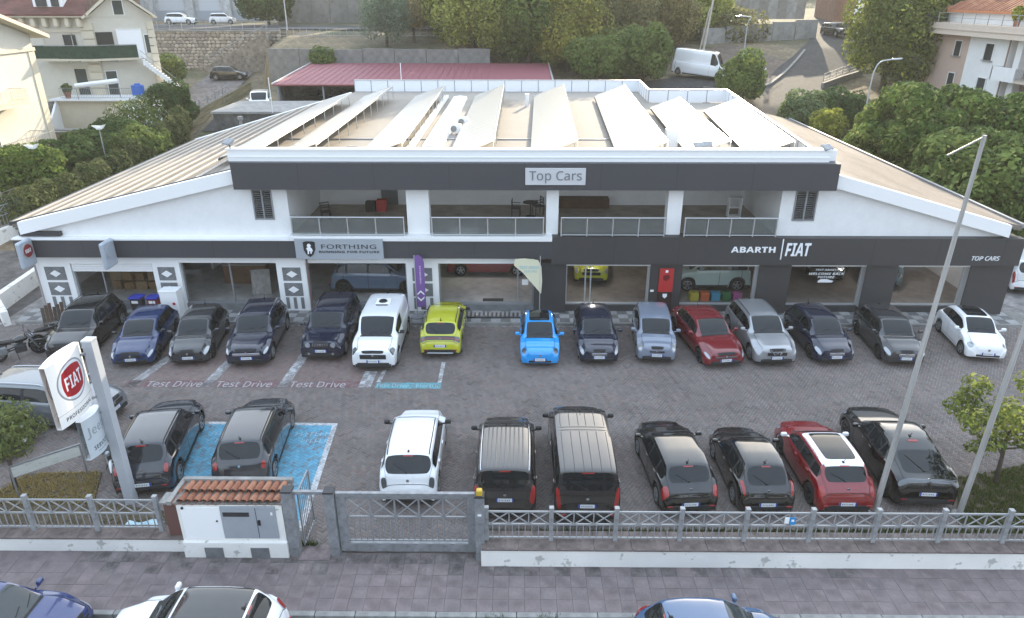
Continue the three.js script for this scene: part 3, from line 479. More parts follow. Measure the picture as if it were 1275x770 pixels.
// things in the loggia
{
  const chair = (pos, ry, label, m) => { const c = thing('chair', label, 'chair', pos, ry); for (const [x, z] of [[-.2, -.2], [.2, -.2], [-.2, .2], [.2, .2]]) new MB().bar([x, 0, z], [x, z < 0 ? .9 : .45, z], .02).to('leg', m, c); new MB().rbox(0, .46, 0, .48, .04, .48, .015).to('seat', m, c); for (const y of [.62, .74, .86]) new MB().box(0, y, -.2, .42, .06, .025).to('back_slat', m, c); new MB().bar([-.23, .66, -.2], [-.23, .66, .2], .018).bar([.23, .66, -.2], [.23, .66, .2], .018).to('armrest', m, c); return c; };
  chair([-9.35, 3.94, -33.4], .4, 'dark chair standing alone in the left bay of the loggia', M.darkMetal);
  const t = thing('table', 'small dark round table between the two dark chairs of the loggia', 'table', [.62, 3.94, -34.2]); new MB().bar([0, .72, 0], [0, .75, 0], .38, 20).to('tabletop', M.darkMetal, t); new MB().bar([0, 0, 0], [0, .72, 0], .04).to('leg', M.darkMetal, t); new MB().bar([0, 0, 0], [0, .03, 0], .25, 16).to('foot', M.darkMetal, t);
  chair([-.1, 3.94, -34.2], 1.5, 'dark chair left of the round table in the loggia', M.darkMetal); chair([1.0, 3.94, -34.6], -1.2, 'dark chair right of the round table in the loggia', M.darkMetal);
  const b = thing('tool_box', 'red and black box on the floor near the dark loggia door', 'box', [-7.2, 3.94, -35.2]); new MB().rbox(-.3, .25, 0, .5, .5, .4, .03).to('black_box', M.black, b); new MB().rbox(.26, .3, 0, .5, .6, .4, .03).to('red_box', mat([.4, .03, .03], .5), b);
  const sh = thing('shelf_unit', 'small white shelf unit with a plant in the right bay of the loggia', 'shelf', [10.7, 3.94, -34.3]); new MB().box(-.3, .5, 0, .03, 1, .4).box(.3, .5, 0, .03, 1, .4).to('side_panel', M.whitePlain, sh); for (const y of [.05, .5, .98]) new MB().box(0, y, 0, .57, .03, .4).to('shelf', M.whitePlain, sh);
}
// ------------------------------------------------------------------ fences, gate, meter hut along the street
function fenceRun(name, label, x0, n, step, z, y0, yTop, parts) {
  const g = thing(name, label, 'fence'), m = M.fenceMetal, yMid = lerp(y0, yTop, .56);
  const postG = new THREE.BoxGeometry(.11, yTop - y0 + .22, .11), capG = new RoundedBoxGeometry(.13, .05, .13, 1, .015);
  const balG = new THREE.BoxGeometry(.022, yMid - y0 - .06, .022), cw = (step - .15) / 3, ch = yTop - yMid, dl = Math.hypot(cw, ch);
  const railG = new THREE.BoxGeometry(step - .11, .045, .04), xG = new THREE.BoxGeometry(dl - .02, .028, .02), stG = new THREE.BoxGeometry(.03, ch - .04, .03);
  metreUV(postG, 1); 
  for (let i = 0; i <= n; i++) {
    const x = x0 + i * step, p = mesh('post', postG, m, g); p.position.set(x, (yTop + y0) / 2, z); const c = mesh('post_cap', capG, m, p); c.position.y = (yTop - y0) / 2 + .135;
    if (i === n) break;
    for (const y of [yTop, yMid, y0 + .08]) { const r = mesh('rail', railG, m, g); r.position.set(x + step / 2, y, z); }
    for (let k = 0; k < 3; k++) {
      const cx = x + .075 + (k + .5) * cw, ang = Math.atan2(ch, cw);
      for (const s of [1, -1]) { const d = mesh('cross_bar', xG, m, g); d.position.set(cx, (yTop + yMid) / 2, z + s * .0105); d.rotation.z = s * ang; }
      if (k) { const s = mesh('upright', stG, m, g); s.position.set(cx - cw / 2, (yTop + yMid) / 2, z); }
      for (let q = 0; q < 3; q++) { const b = mesh('baluster', balG, m, g); b.position.set(x + .075 + (k + (q + .5) / 3) * cw, (yMid + y0 + .08) / 2, z); }
    }
  }
  return g;
}
fenceRun('front_fence', 'pale grey metal fence with crossed bars on the white wall right of the gate', -.81, 11, 1.722, -15.0, .6, 1.54);
fenceRun('front_fence', 'pale grey metal fence on the low white wall left of the meter hut', -18.65, 5, 1.77, -15.42, .5, 1.5);
const brownCoping = mat([.22, .175, .16], .85, { map: texGrime });
{
  const w = thing('boundary_wall', 'white boundary wall with peeling paint right of the gate', 'wall'); const wallSeg = new MB().span(-.95, 24, -.12, .56, -14.64, -15.3); wallSeg.to('wall', M.streetWall, w, 6);
  for (let i = 0; i < 25; i++) new MB().rbox(-.45 + i, .585, -14.97, .992, .05, .74, .012).to('coping_slab', brownCoping, w, 2);
  const w2 = thing('boundary_wall', 'low white boundary wall left of the meter hut', 'wall'); new MB().span(-24, -9.02, -.12, .42, -15.12, -15.62).to('wall', M.streetWall, w2, 6);
  for (let i = 0; i < 15; i++) new MB().rbox(-23.5 + i, .445, -15.37, .992, .05, .56, .012).to('coping_slab', brownCoping, w2, 2);
  // meter hut with its tiled roof
  const h = thing('meter_hut', 'small white meter hut with a terracotta tile roof beside the gate', 'hut');
  new MB().span(-9.02, -6.22, -.12, 1.72, -15.0, -15.75).span(-9.02, -6.2, -.12, .5, -14.9, -15.0).to('wall', M.streetWall, h, 4);
  new MB().span(-9.1, -6.16, 1.72, 1.78, -14.98, -15.85).to('roof_bed', M.concrete, h, 2); new MB().span(-9.14, -6.16, 1.72, 1.88, -15.85, -15.98).span(-9.22, -9.1, 1.72, 1.84, -14.95, -15.98).to('ridge_coping', M.concreteLight, h, 2);
  const tile = new THREE.CylinderGeometry(.085, .105, .5, 10, 1, true, -Math.PI / 2, Math.PI), r = rngOf(8); tile.rotateX(Math.PI / 2);
  const tileIn = tile.clone(); tileIn.rotateZ(Math.PI);
  for (let row = 0; row < 2; row++) for (let i = 0; i < 14; i++) {
    const t = mesh('roof_tile', tile, M.terracotta[Math.floor(r() * 3)], h); t.position.set(-8.98 + i * .21 + (r() - .5) * .012, 1.81 - row * .04 + .03, -15.60 + row * .38 + (r() - .5) * .02); t.rotation.y = Math.PI + (r() - .5) * .04; t.rotation.x = -.12;
    if (i < 13) { const u = mesh('channel_tile', tileIn, M.terracotta[Math.floor(r() * 3)], h); u.position.set(-8.875 + i * .21, 1.80 - row * .04, -15.60 + row * .38); u.rotation.y = Math.PI; u.rotation.x = -.12; }
  }
  const d = new MB().rbox(-7.13, 1.14, -14.985, 1.46, 1.06, .05, .012).to('metal_door', mat([.36, .385, .42], .5, { map: texSoft }), h, 2); new MB().box(-6.92, 1.14, -14.957, .012, 1.0, .008).to('door_gap', M.black, d); new MB().box(-7.45, 1.42, -14.957, .7, .14, .008).to('vent_slot', M.darkMetal, d); new MB().box(-6.86, 1.16, -14.945, .06, .16, .04).to('lock', M.black, d); new MB().box(-6.5, 1.45, -14.955, .05, .09, .012).to('tag_plate', M.whitePlain, d);
  for (const x of [-8.2, -6.95]) new MB().rbox(x, .16, -14.895, .5, .38, .03, .008).to('lower_panel', M.greyPanel, h, 2);
  new MB().rbox(-8.4, 1.1, -14.993, 1.05, 1.05, .02, .006).to('white_panel', M.whitePlain, h); new MB().bar([-8.0, 1.18, -14.97], [-8.0, 1.18, -14.985], .03).bar([-8.86, 1.6, -14.97], [-8.86, 1.6, -14.995], .04).to('screw_cap', M.darkMetal, h);
  // gate
  const gt = thing('sliding_gate', 'wide grey metal sliding gate with crossed bars', 'gate', [0, 0, -15.15]); const gm = M.greyMetal;
  new MB().span(-4.8, -1.12, .08, .34, -.05, .05).span(-4.8, -1.12, 1.9, 2.02, -.05, .05).span(-4.8, -4.55, .34, 1.9, -.05, .05).span(-1.32, -1.12, .34, 1.9, -.05, .05).to('frame', gm, gt, 1);
  const gw = (4.55 - 1.32) / 5, y0 = 1.22, y1 = 1.84, gdl = Math.hypot(gw, y1 - y0);
  for (const y of [y1, y0, .42]) new MB().span(-4.55, -1.32, y - .022, y + .022, -.02, .02).to('rail', gm, gt);
  for (let k = 0; k < 5; k++) { const cx = -4.55 + (k + .5) * gw; for (const s of [1, -1]) new MB().box(cx, (y0 + y1) / 2, s * .0115, gdl - .04, .03, .022, 0, 0, s * Math.atan2(y1 - y0, gw)).to('cross_bar', gm, gt); if (k) new MB().box(cx - gw / 2, 1.13, 0, .045, 1.4, .045).to('upright', gm, gt); for (let q = 0; q < 4; q++) if (q) new MB().box(cx - gw / 2 + q * gw / 4, .82, 0, .022, .76, .022).to('baluster', gm, gt); }
  const post = (x, z, hgt, w, label, cat) => { const p = thing('gate_post', label, 'post', [x, 0, z]); new MB().box(0, hgt / 2 - .05, 0, w, hgt + .1, w).to('shaft', M.greyMetal, p, 1); new MB().box(0, hgt + .02, 0, w + .02, .05, w + .02).to('cap', M.darkMetal, p); return p; };
  post(-6.05, -15.1, 2.12, .27, 'grey square post between the tiled meter hut and the footgate opening'); const pb = post(-4.95, -15.12, 2.08, .26, 'grey square post at the left end of the sliding gate'); const pc = post(-.98, -14.95, 2.1, .24, 'grey square post with a yellow lamp at the right end of the sliding gate');
  const yl = new MB().rbox(0, 2.2, 0, .16, .2, .16, .04).to('lamp', mat([.55, .36, .03], .4), pc); new MB().box(0, 1.55, .125, .1, .06, .01).to('white_plate', M.whitePlain, pc);
  tag(new MB().span(-5.92, -5.08, 2.0, 2.09, -15.06, -15.16).to('gate_lintel', M.greyMetal, scene, 1), 'grey lintel bar over the footgate opening between two posts', 'lintel');
  const fg = thing('foot_gate', 'narrow open grey footgate folded back beside the meter hut', 'gate', [-5.86, 0, -15.3]); new MB().sq([0, .1, 0], [0, 1.9, 0], .04).sq([0, .1, -1], [0, 1.9, -1], .04).sq([0, 1.88, 0], [0, 1.88, -1], .04).sq([0, .12, 0], [0, .12, -1], .04).to('frame', gm, fg); for (let k = 1; k < 7; k++) new MB().bar([0, .14, -k / 7], [0, 1.86, -k / 7], .01, 6).to('baluster', gm, fg);
  const sp = thing('threshold', 'pinkish slab threshold of the footgate', null); sp.userData.kind = 'structure'; new MB().rbox(-5.5, -.0, -15.1, .84, .04, .6, .01).to('slab', mat([.25, .2, .2], .9, { map: texGrime }), sp, 2);
}
// ------------------------------------------------------------------ poles
{
  const pm = mat([.62, .60, .57], .45, { map: texMottle });
  const p1 = thing('flag_pole', 'tall white flagpole with a slanted arm at its top, standing by the black coupe', 'flagpole', [10.58, 0, -16.9]);
  new MB().bar([0, 0, 0], [0.02, 11.1, .45], .085, 12, .045).to('pole', pm, p1); new MB().bar([0, 11.05, .44], [-.75, 10.65, .5], .02).to('arm', pm, p1); new MB().bar([0, 0, 0], [0, .06, 0], .2, 14).to('base_plate', M.greyMetal, p1);
  const p2 = thing('flag_pole', 'tall white flagpole in the grass by the right edge, in front of the small tree', 'flagpole', [13.0, 0, -16.8]);
  new MB().bar([0, 0, 0], [-.05, 11.1, .45], .085, 12, .045).to('pole', pm, p2); new MB().bar([0, 0, 0], [0, .06, 0], .2, 14).to('base_plate', M.greyMetal, p2);
  // totem sign on the left
  const t = thing('totem_sign', 'tall grey post carrying a white sign with a red FIAT roundel', 'sign', [-11.64, 0, -17.2]);
  new MB().box(0, 2.72, 0, .27, 5.44, .27).to('post', mat([.46, .48, .51], .45, { map: texSoft }), t, 1); new MB().box(0, 5.46, 0, .29, .05, .29).to('post_cap', M.alu, t);
  const faceA = canvasTex(512, 660, (x, w, h) => {
    x.fillStyle = '#eceae6'; x.fillRect(0, 0, w, h); const cx = w * .52, cy = h * .40;
    let g = x.createLinearGradient(cx - 190, cy - 190, cx + 190, cy + 190); x.fillStyle = '#8e9196'; x.beginPath(); x.ellipse(cx, cy, 205, 205, 0, 0, 7); x.fill(); x.fillStyle = '#d9dadc'; x.beginPath(); x.ellipse(cx, cy, 188, 188, 0, 0, 7); x.fill();
    x.fillStyle = '#98101d'; x.beginPath(); const rr = 150; x.moveTo(cx - rr * .85, cy - rr * .8); x.quadraticCurveTo(cx, cy - rr * 1.28, cx + rr * .85, cy - rr * .8); x.quadraticCurveTo(cx + rr * 1.15, cy, cx + rr * .85, cy + rr * .8); x.quadraticCurveTo(cx, cy + rr * 1.28, cx - rr * .85, cy + rr * .8); x.quadraticCurveTo(cx - rr * 1.15, cy, cx - rr * .85, cy - rr * .8); x.fill();
    x.fillStyle = '#dcdde0'; x.font = 'bold 150px sans-serif'; x.textAlign = 'center'; x.textBaseline = 'middle'; x.save(); x.translate(cx, cy + 6); x.scale(.78, 1.25); x.fillText('FIAT', 0, 0); x.restore();
    x.fillStyle = '#a9a49d'; x.fillRect(0, h * .795, w, 5); x.fillStyle = '#33343a'; x.font = 'bold 54px sans-serif'; x.save(); x.translate(w / 2, h * .90); x.scale(.98, 1); x.fillText('PROFESSIONAL', 0, 0); x.restore();
  });
  const faceB = canvasTex(512, 560, (x, w, h) => { x.fillStyle = '#b7bfc4'; x.fillRect(0, 0, w, h); x.fillStyle = '#8d9499'; x.textAlign = 'center'; x.textBaseline = 'middle'; x.font = 'bold 190px sans-serif'; x.save(); x.translate(w * .5, h * .34); x.scale(1, .9); x.fillText('Jeep', 0, 0); x.restore(); x.fillStyle = '#a6adb0'; x.fillRect(0, h * .64, w, 5); x.fillStyle = '#3a3f45'; x.font = 'bold 84px sans-serif'; x.fillText('SERVICE', w / 2, h * .78); x.fillStyle = '#7d848a'; x.fillRect(w * .3, h * .89, w * .4, 10); });
  const panel = (y0, y1, z0, z1, tex, xo, nm) => {
    // gently bowed panel: a lens shaped section along z
    const h = y1 - y0, L = z1 - z0, n = 10, s = [], bow = .12;
    for (let k = 0; k <= n; k++) { const q = k / n; s.push([z0 + L * q, xo + .07 + bow * Math.sin(Math.PI * q)]); }
    const g = new THREE.BufferGeometry(), pos = [], uv = [], body = new MB();
    for (const sg of [1, -1]) for (let k = 0; k < n; k++) { const [za, xa] = s[k], [zb, xb] = s[k + 1], A = [xo + sg * (xa - xo), y0, za], B = [xo + sg * (xb - xo), y0, zb], T = [xo + sg * (xb - xo), y1, zb], S2 = [xo + sg * (xa - xo), y1, za]; const u0 = sg > 0 ? 1 - k / n : k / n, u1 = sg > 0 ? 1 - (k + 1) / n : (k + 1) / n; const o = sg > 0 ? [A, S2, T, A, T, B] : [A, B, T, A, T, S2], ou = sg > 0 ? [[u0, 0], [u0, 1], [u1, 1], [u0, 0], [u1, 1], [u1, 0]] : [[u0, 0], [u1, 0], [u1, 1], [u0, 0], [u1, 1], [u0, 1]]; o.forEach(p => pos.push(...p)); ou.forEach(p => uv.push(...p)); }
    g.setAttribute('position', new THREE.Float32BufferAttribute(pos, 3)); g.setAttribute('uv', new THREE.Float32BufferAttribute(uv, 2)); g.computeVertexNormals();
    const outline = [...s.map(p => [p[1], p[0]]), ...s.slice().reverse().map(p => [2 * xo - p[1], p[0]])];
    const pm2 = mesh(nm, g, mat([1, 1, 1], .4, { map: tex }), t); const sh = new THREE.Shape(outline.map(p => new THREE.Vector2(p[0], p[1])));
    for (const y of [y0, y1]) { const cg = new THREE.ShapeGeometry(sh); cg.rotateX(Math.PI / 2); cg.translate(0, y, 0); mesh('panel_edge', cg, M.whitePlain, pm2); }
    return pm2;
  };
  panel(3.62, 5.44, .1, 1.62, faceA, -.3, 'upper_panel'); panel(2.17, 3.40, -.02, .92, faceB, -.28, 'lower_panel');
  for (const y of [3.75, 5.1, 2.3, 3.25]) new MB().sq([-.05, y, .05], [-.25, y, .25], .06).to('bracket', M.greyMetal, t);
}
// hanging board on two legs among the dry grass, left
{
  const b = thing('notice_board', 'long low white board on thin grey legs beside the small tree at the left edge', 'board', [-14.45, 0, -17.95], .698);
  new MB().box(0, .92, 0, 1.8, .34, .05).to('board', mat([.62, .65, .63], .5, { map: texStain }), b); for (const q of [-.93, .93]) new MB().sq([q, 0, 0], [q, 1.15, 0], .05).to('leg', M.greyMetal, b); new MB().sq([-.93, 1.13, 0], [.93, 1.13, 0], .05).to('top_bar', M.greyMetal, b);
}
// advertising flags on the walkway
{
  const feather = (pos, ry, label, m, prof, tex) => { const g = thing('feather_flag', label, 'flag', pos, ry); new MB().bar([0, 0, 0], [0, 3.1, 0], .02).to('pole', M.alu, g); new MB().bar([0, 0, 0], [0, .06, 0], .28, 12).to('base', M.greyMetal, g); const fl = new MB().prism(prof, -.012, .012).to('banner', m, g); return [g, fl]; };
  const [pf, pfl] = feather([-4.72, .12, -30.45], 0, 'purple feather flag with a white chevron standing before the white pier', mat([.17, .085, .28], .8), [[0, .55], [.44, .5], [.44, 2.75], [.36, 3.0], [.18, 3.12], [0, 3.05]]);
  new MB().prism([[.06, 1.0], [.22, .84], [.38, 1.0], [.38, 1.08], [.22, .92], [.06, 1.08]], .014, .02).to('chevron', M.whitePlain, pfl); new MB().prism([[.06, 1.22], [.22, 1.38], [.38, 1.22], [.38, 1.14], [.22, 1.3], [.06, 1.14]], .014, .02).to('chevron', M.whitePlain, pfl);
  for (let k = 0; k < 9; k++) new MB().box(.24, 1.75 + k * .1, .014, .05 + .012 * (k % 3), .06, .006).to('print_mark', mat([.5, .42, .6], .8), pfl);
  const [cf, cfl] = feather([1.02, .12, -30.4], 0, 'cream and yellow teardrop flag hanging point down before the dark pier', mat([.68, .65, .47], .8), [[-1.15, 2.95], [-.7, 2.98], [-.1, 2.9], [.05, 2.6], [.1, 1.9], [.06, 1.25], [-.35, 1.75], [-.8, 2.3], [-1.2, 2.65]]);
  const flt = mesh('lettering', textGeo('TEST DRIVE', .13, .006, font, .95), mat([.3, .5, .52], .7), cfl); flt.position.set(-.5, 2.55, .013); const flt2 = mesh('lettering', textGeo('ELECTRIC', .1, .006, font, .95), mat([.3, .5, .52], .7), cfl); flt2.position.set(-.42, 2.36, .013);
}
// painted words on the block paving
{
  const paint = mat([.36, .35, .35], .8);
  for (const [x, l] of [[-13.5, 'white painted words Test Drive in front of the blue and grey hatchbacks'], [-10.75, 'white painted words Test Drive in front of the dark blue compact off-roader'], [-7.85, 'white painted words Test Drive in front of the navy boxy off-roader']]) { const t = mesh('painted_lettering', textGeo('Test Drive', .44, .0015, fontRegular, .82), paint); t.geometry.rotateX(-Math.PI / 2); t.position.set(x, .0105, -24.3); tag(t, l, 'marking', null, null); }
  const t2 = mesh('painted_lettering', textGeo('Test Drive - Electric', .26, .0015, fontRegular, .82), mat([.27, .43, .46], .8)); t2.geometry.rotateX(-Math.PI / 2); t2.position.set(-4.3, .0105, -24.25); tag(t2, 'pale painted words on the turquoise strip before the white van', 'marking');
  const pink = mat([.5, .14, .34], .85), strokes = mat([.30, .45, .54], .85);
  for (const [x, z, l] of [[-9.55, -17.3, 'pink painted wheel shape on the blue bay, left'], [-7.25, -17.2, 'pink painted wheel shape on the blue bay, right of the black off-roader']]) { const g = new THREE.RingGeometry(.42, .56, 28, 1, .4, 4.6); g.rotateX(-Math.PI / 2); const m = mesh('painted_symbol', g, pink); m.position.set(x, .0105, z); const b = new MB().box(.15, 0, -.5, .12, .003, .9, 0, .3).box(-.05, 0, -.25, .6, .003, .1, 0, .5).to('figure', pink, m); tag(m, l, 'marking'); }
  for (const [x, w, l] of [[-10.1, 1.1, 'rows of white painted lettering on the blue bay, between the two dark cars'], [-7.15, 1.1, 'rows of white painted lettering on the blue bay, right of the black car']]) { const r = rngOf(77 + x | 0), m = new MB(); for (let row = 0; row < 2; row++) { let q = -w / 2 + row * .3; while (q < w / 2) { const s = .06 + .05 * r(); m.box(q, 0, row * .42 - .2, .025, .003, .24).box(q + s / 2, 0, row * .42 - .2 + (r() - .5) * .2, s, .003, .03); q += s + .07; } } const o = m.to('painted_lettering', strokes); o.position.set(x, .011, -20.65); tag(o, l, 'marking'); }
}
// ------------------------------------------------------------------ cars
// A body is one skin over stations along the car (t) and round its section (v, -1 .. 1 from sill over the roof to sill).
function pchip(xs, ys) {
  const n = xs.length, d = [], m = []; for (let i = 0; i < n - 1; i++) d.push((ys[i + 1] - ys[i]) / (xs[i + 1] - xs[i]));
  for (let i = 0; i < n; i++) m.push(i === 0 ? d[0] : i === n - 1 ? d[n - 2] : d[i - 1] * d[i] <= 0 ? 0 : 2 * d[i - 1] * d[i] / (d[i - 1] + d[i]));
  return x => { let i = 0; while (i < n - 2 && x > xs[i + 1]) i++; const h = xs[i + 1] - xs[i], t = clamp((x - xs[i]) / h); const t2 = t * t, t3 = t2 * t; return (2 * t3 - 3 * t2 + 1) * ys[i] + (t3 - 2 * t2 + t) * h * m[i] + (-2 * t3 + 3 * t2) * ys[i + 1] + (t3 - t2) * h * m[i + 1]; };
}
const AK = [0, .18, .29, .335, .37, .56, .60, .72, .88, 1];
function carSurface(p) {
  const { L, W: Wd, Ht, hf, hr, xc, xr, xe, xt, ht, gc = .2, belt = hr - .02, beltR = belt + .05, roofW = .74, nose = .70, tailTop = .85, rw = .33, nd = .17 } = p, w = Wd / 2;
  // x, top, belt, yb, wt, ws, wm
  const wr = w * roofW, S = [
    [0, hf - nd, hf - nd - .19, gc + .06, w * (nose - .1), w * nose, w * (nose + .04)],
    [.05, hf - nd * .36, hf - .30, gc + .03, w * (nose - .02), w * (nose + .10), w * (nose + .14)],
    [.17, hf, hf - .22, gc, w * .70, w * .88, w * .95],
    [.42, lerp(hf, hr, .35), hf - .13, gc, w * .76, w * .945, w * .985],
    [xc * .68, lerp(hf, hr, .76), lerp(hf, hr, .5) - .05, gc, w * .78, w * .955, w],
    [xc, hr, hr - .07, gc, w * .77, w * .95, w],
    [lerp(xc, xr, .5), lerp(hr, Ht, .55), belt, gc, lerp(w * .79, wr, .55), w * .945, w],
    [xr, Ht - .045, belt + .005, gc, wr, w * .94, w],
    [xr + .35, Ht - .005, belt + .012, gc, wr, w * .94, w],
    [(xr + xe) / 2 + .1, Ht, lerp(belt, beltR, .5), gc, wr, w * .94, w],
    [xe, Ht - (p.drop ?? .06), lerp(belt, beltR, .8), gc, wr * .97, w * .93, w * .995],
    [lerp(xe, xt, .5), lerp(Ht - (p.drop ?? .06), ht, .47), beltR - .0, gc, lerp(wr, w * .8, .35), w * .91, w * .985],
    [xt, ht, Math.min(ht - .06, beltR - .04), gc, w * .72, w * .88, w * .97],
    [Math.max(L - .1, xt + .03), Math.min(ht - .04, tailTop), Math.min(ht - .2, tailTop - .14), gc + .01, w * .68, w * .84, w * .93],
    [L - .03, tailTop - .17, tailTop - .3, gc + .04, w * .62, w * .78, w * .86],
    [L, tailTop - .3, tailTop - .42, gc + .12, w * .56, w * .7, w * .78]];
  const T = S.map((_, i) => i), f = [0, 1, 2, 3, 4, 5, 6].map(k => pchip(T, S.map(s => s[k])));
  const wheels = p.wheels ?? [p.oh ?? .78, L - (p.ohr ?? .74)], ra = rw + .055;
  const P = (t, v) => {
    const a = Math.abs(v), sg = v < 0 ? -1 : 1, x = f[0](t), top = f[1](t), bl = Math.min(f[2](t), top - .03), wt = f[4](t), ws = f[5](t), wm = f[6](t); let yb = f[3](t);
    for (const xw of wheels) { const d = Math.abs(x - xw); if (d < ra) yb = Math.max(yb, rw + Math.sqrt(ra * ra - d * d)); }
    const cr = Math.min(.05, (top - bl) * .25), hB = Math.max(bl - yb, .04);
    const ys = [top, top - cr * .12, top - cr * .45, top - cr, top - cr - Math.min(.06, (top - bl) * .22), bl, bl - hB * .06, bl - hB * .34, yb + hB * .22, yb];
    const xs = [0, wt * .56, wt * .86, wt * .97, lerp(wt, ws, .12), ws, lerp(ws, wm, .55), wm, wm * .99, wm * .955];
    let i = 0; while (i < 8 && a > AK[i + 1]) i++; const u = clamp((a - AK[i]) / (AK[i + 1] - AK[i]));
    return V(sg * lerp(xs[i], xs[i + 1], u), lerp(ys[i], ys[i + 1], u), L / 2 - x);
  };
  const N = (t, v) => { const e = .02, a = P(Math.min(t + e, 15), v).sub(P(Math.max(t - e, 0), v)), b = P(t, Math.min(v + e, 1)).sub(P(t, Math.max(v - e, -1))); return a.cross(b).normalize(); };
  // station number at a distance from the front
  const tOf = x => { let lo = 0, hi = 15; for (let i = 0; i < 30; i++) { const m = (lo + hi) / 2; if (f[0](m) < x) lo = m; else hi = m; } return lo; };
  return { P, N, tOf, wheels, ra, rw, p, L, w };
}
function gridGeo(nu, nv, fn) {
  const pos = [], uv = [], idx = []; for (let i = 0; i <= nu; i++) for (let j = 0; j <= nv; j++) { const q = fn(i / nu, j / nv); pos.push(q.x, q.y, q.z); uv.push(i / nu, j / nv); }
  for (let i = 0; i < nu; i++) for (let j = 0; j < nv; j++) { const a = i * (nv + 1) + j, b = a + nv + 1; idx.push(a, b, a + 1, b, b + 1, a + 1); }
  const g = new THREE.BufferGeometry(); g.setAttribute('position', new THREE.Float32BufferAttribute(pos, 3)); g.setAttribute('uv', new THREE.Float32BufferAttribute(uv, 2)); g.setIndex(idx); g.computeVertexNormals(); return g;
}
function flipIf(g, test) { const n = g.attributes.normal; if (test(n)) return g; const ix = g.index.array; for (let i = 0; i < ix.length; i += 3) { const t = ix[i]; ix[i] = ix[i + 1]; ix[i + 1] = t; } g.computeVertexNormals(); return g; }
// a piece lying on the skin, with rounded corners
function patch(S, t0, t1, v0, v1, off = .006, o = {}) {
  const { nt = 10, nv = 8, round = .12, pow = 6, tEnd } = o;
  const g = gridGeo(nt, nv, (a, b) => { let p = 2 * a - 1, q = 2 * b - 1; const pp = p * (1 - round * Math.pow(Math.abs(q), pow)), qq = q * (1 - round * Math.pow(Math.abs(p), pow)); const t = lerp(t0, t1, (pp + 1) / 2), v = lerp(v0, v1, (qq + 1) / 2); const P = S.P(t, v), n = S.N(t, v); if (n.dot(V(P.x * .8, P.y - .6, P.z * .15)) < 0) n.negate(); return P.addScaledVector(n, off); });
  return g;
}
const carGlass = phys([.010, .012, .014], .03, { ior: 1.48 }), carGlassLight = phys([.035, .045, .05], .03, { ior: 1.5 });
const lampClear = phys([.36, .38, .40], .12, { clearcoat: 1, metalness: .3 }), lampDark = phys([.10, .105, .11], .15, { clearcoat: 1, metalness: .3 }), lampRed = phys([.30, .012, .012], .15, { clearcoat: 1 }), chrome = mat([.62, .63, .65], .18, { metalness: .9 }), plastic = mat([.022, .022, .024], .7), wellM = mat([.008, .008, .008], .9), alloy = mat([.34, .35, .36], .3, { metalness: .7 }), alloyDark = mat([.05, .05, .055], .35, { metalness: .6 });
const plateTex = canvasTex(256, 64, (x, w, h) => { x.fillStyle = '#d9dcdf'; x.fillRect(0, 0, w, h); x.fillStyle = '#24418f'; x.fillRect(0, 0, 26, h); x.fillRect(w - 26, 0, 26, h); x.fillStyle = '#3a3d44'; const r = rngOf(4); let q = 44; while (q < w - 60) { const s = 10 + 10 * r(); x.globalAlpha = .75; x.fillRect(q, 16, s * .5, h - 32); x.fillRect(q, 16 + (h - 40) * r(), s, 8); q += s + 9; } });
const plateM = mat([1, 1, 1], .45, { map: plateTex });
const paintCache = {};
function paint(c, o = {}) { const k = JSON.stringify([c, o]); return paintCache[k] ??= phys(c, o.rough ?? .16, { metalness: o.metal ?? 0, clearcoat: 1, clearcoatRoughness: .03, specularIntensity: 1 }); }
function wheelGeos(r, w = .2) {
  const k = r.toFixed(2); if ((wheelGeos.c ??= {})[k]) return wheelGeos.c[k];
  const pr = [[r * .64, -w / 2 + .012], [r * .9, -w / 2], [r * .98, -w / 2 + .03], [r, -w / 2 + .06], [r, w / 2 - .06], [r * .98, w / 2 - .03], [r * .9, w / 2], [r * .64, w / 2 - .012]].map(q => new THREE.Vector2(...q));
  const tyre = new THREE.LatheGeometry(pr, 26); tyre.rotateZ(Math.PI / 2);
  const rim = new MB(); rim.add(new THREE.CylinderGeometry(r * .3, r * .3, .02, 16).rotateZ(Math.PI / 2).translate(w / 2 - .028, 0, 0)); rim.add(new THREE.TorusGeometry(r * .62, r * .045, 6, 24).rotateY(Math.PI / 2).translate(w / 2 - .016, 0, 0));
  for (let i = 0; i < 5; i++) { const a = i * Math.PI * 2 / 5; for (const s of [-.13, .13]) rim.add(new THREE.BoxGeometry(.025, r * .5, r * .10).translate(0, r * .4, 0).rotateX(a + s).translate(w / 2 - .022, 0, 0)); }
  const disc = new MB(); disc.add(new THREE.CylinderGeometry(r * .64, r * .64, .02, 20).rotateZ(Math.PI / 2).translate(w / 2 - .06, 0, 0));
  return wheelGeos.c[k] = [tyre, rim.geo(), disc.geo()];
}
const shapeCache = {};
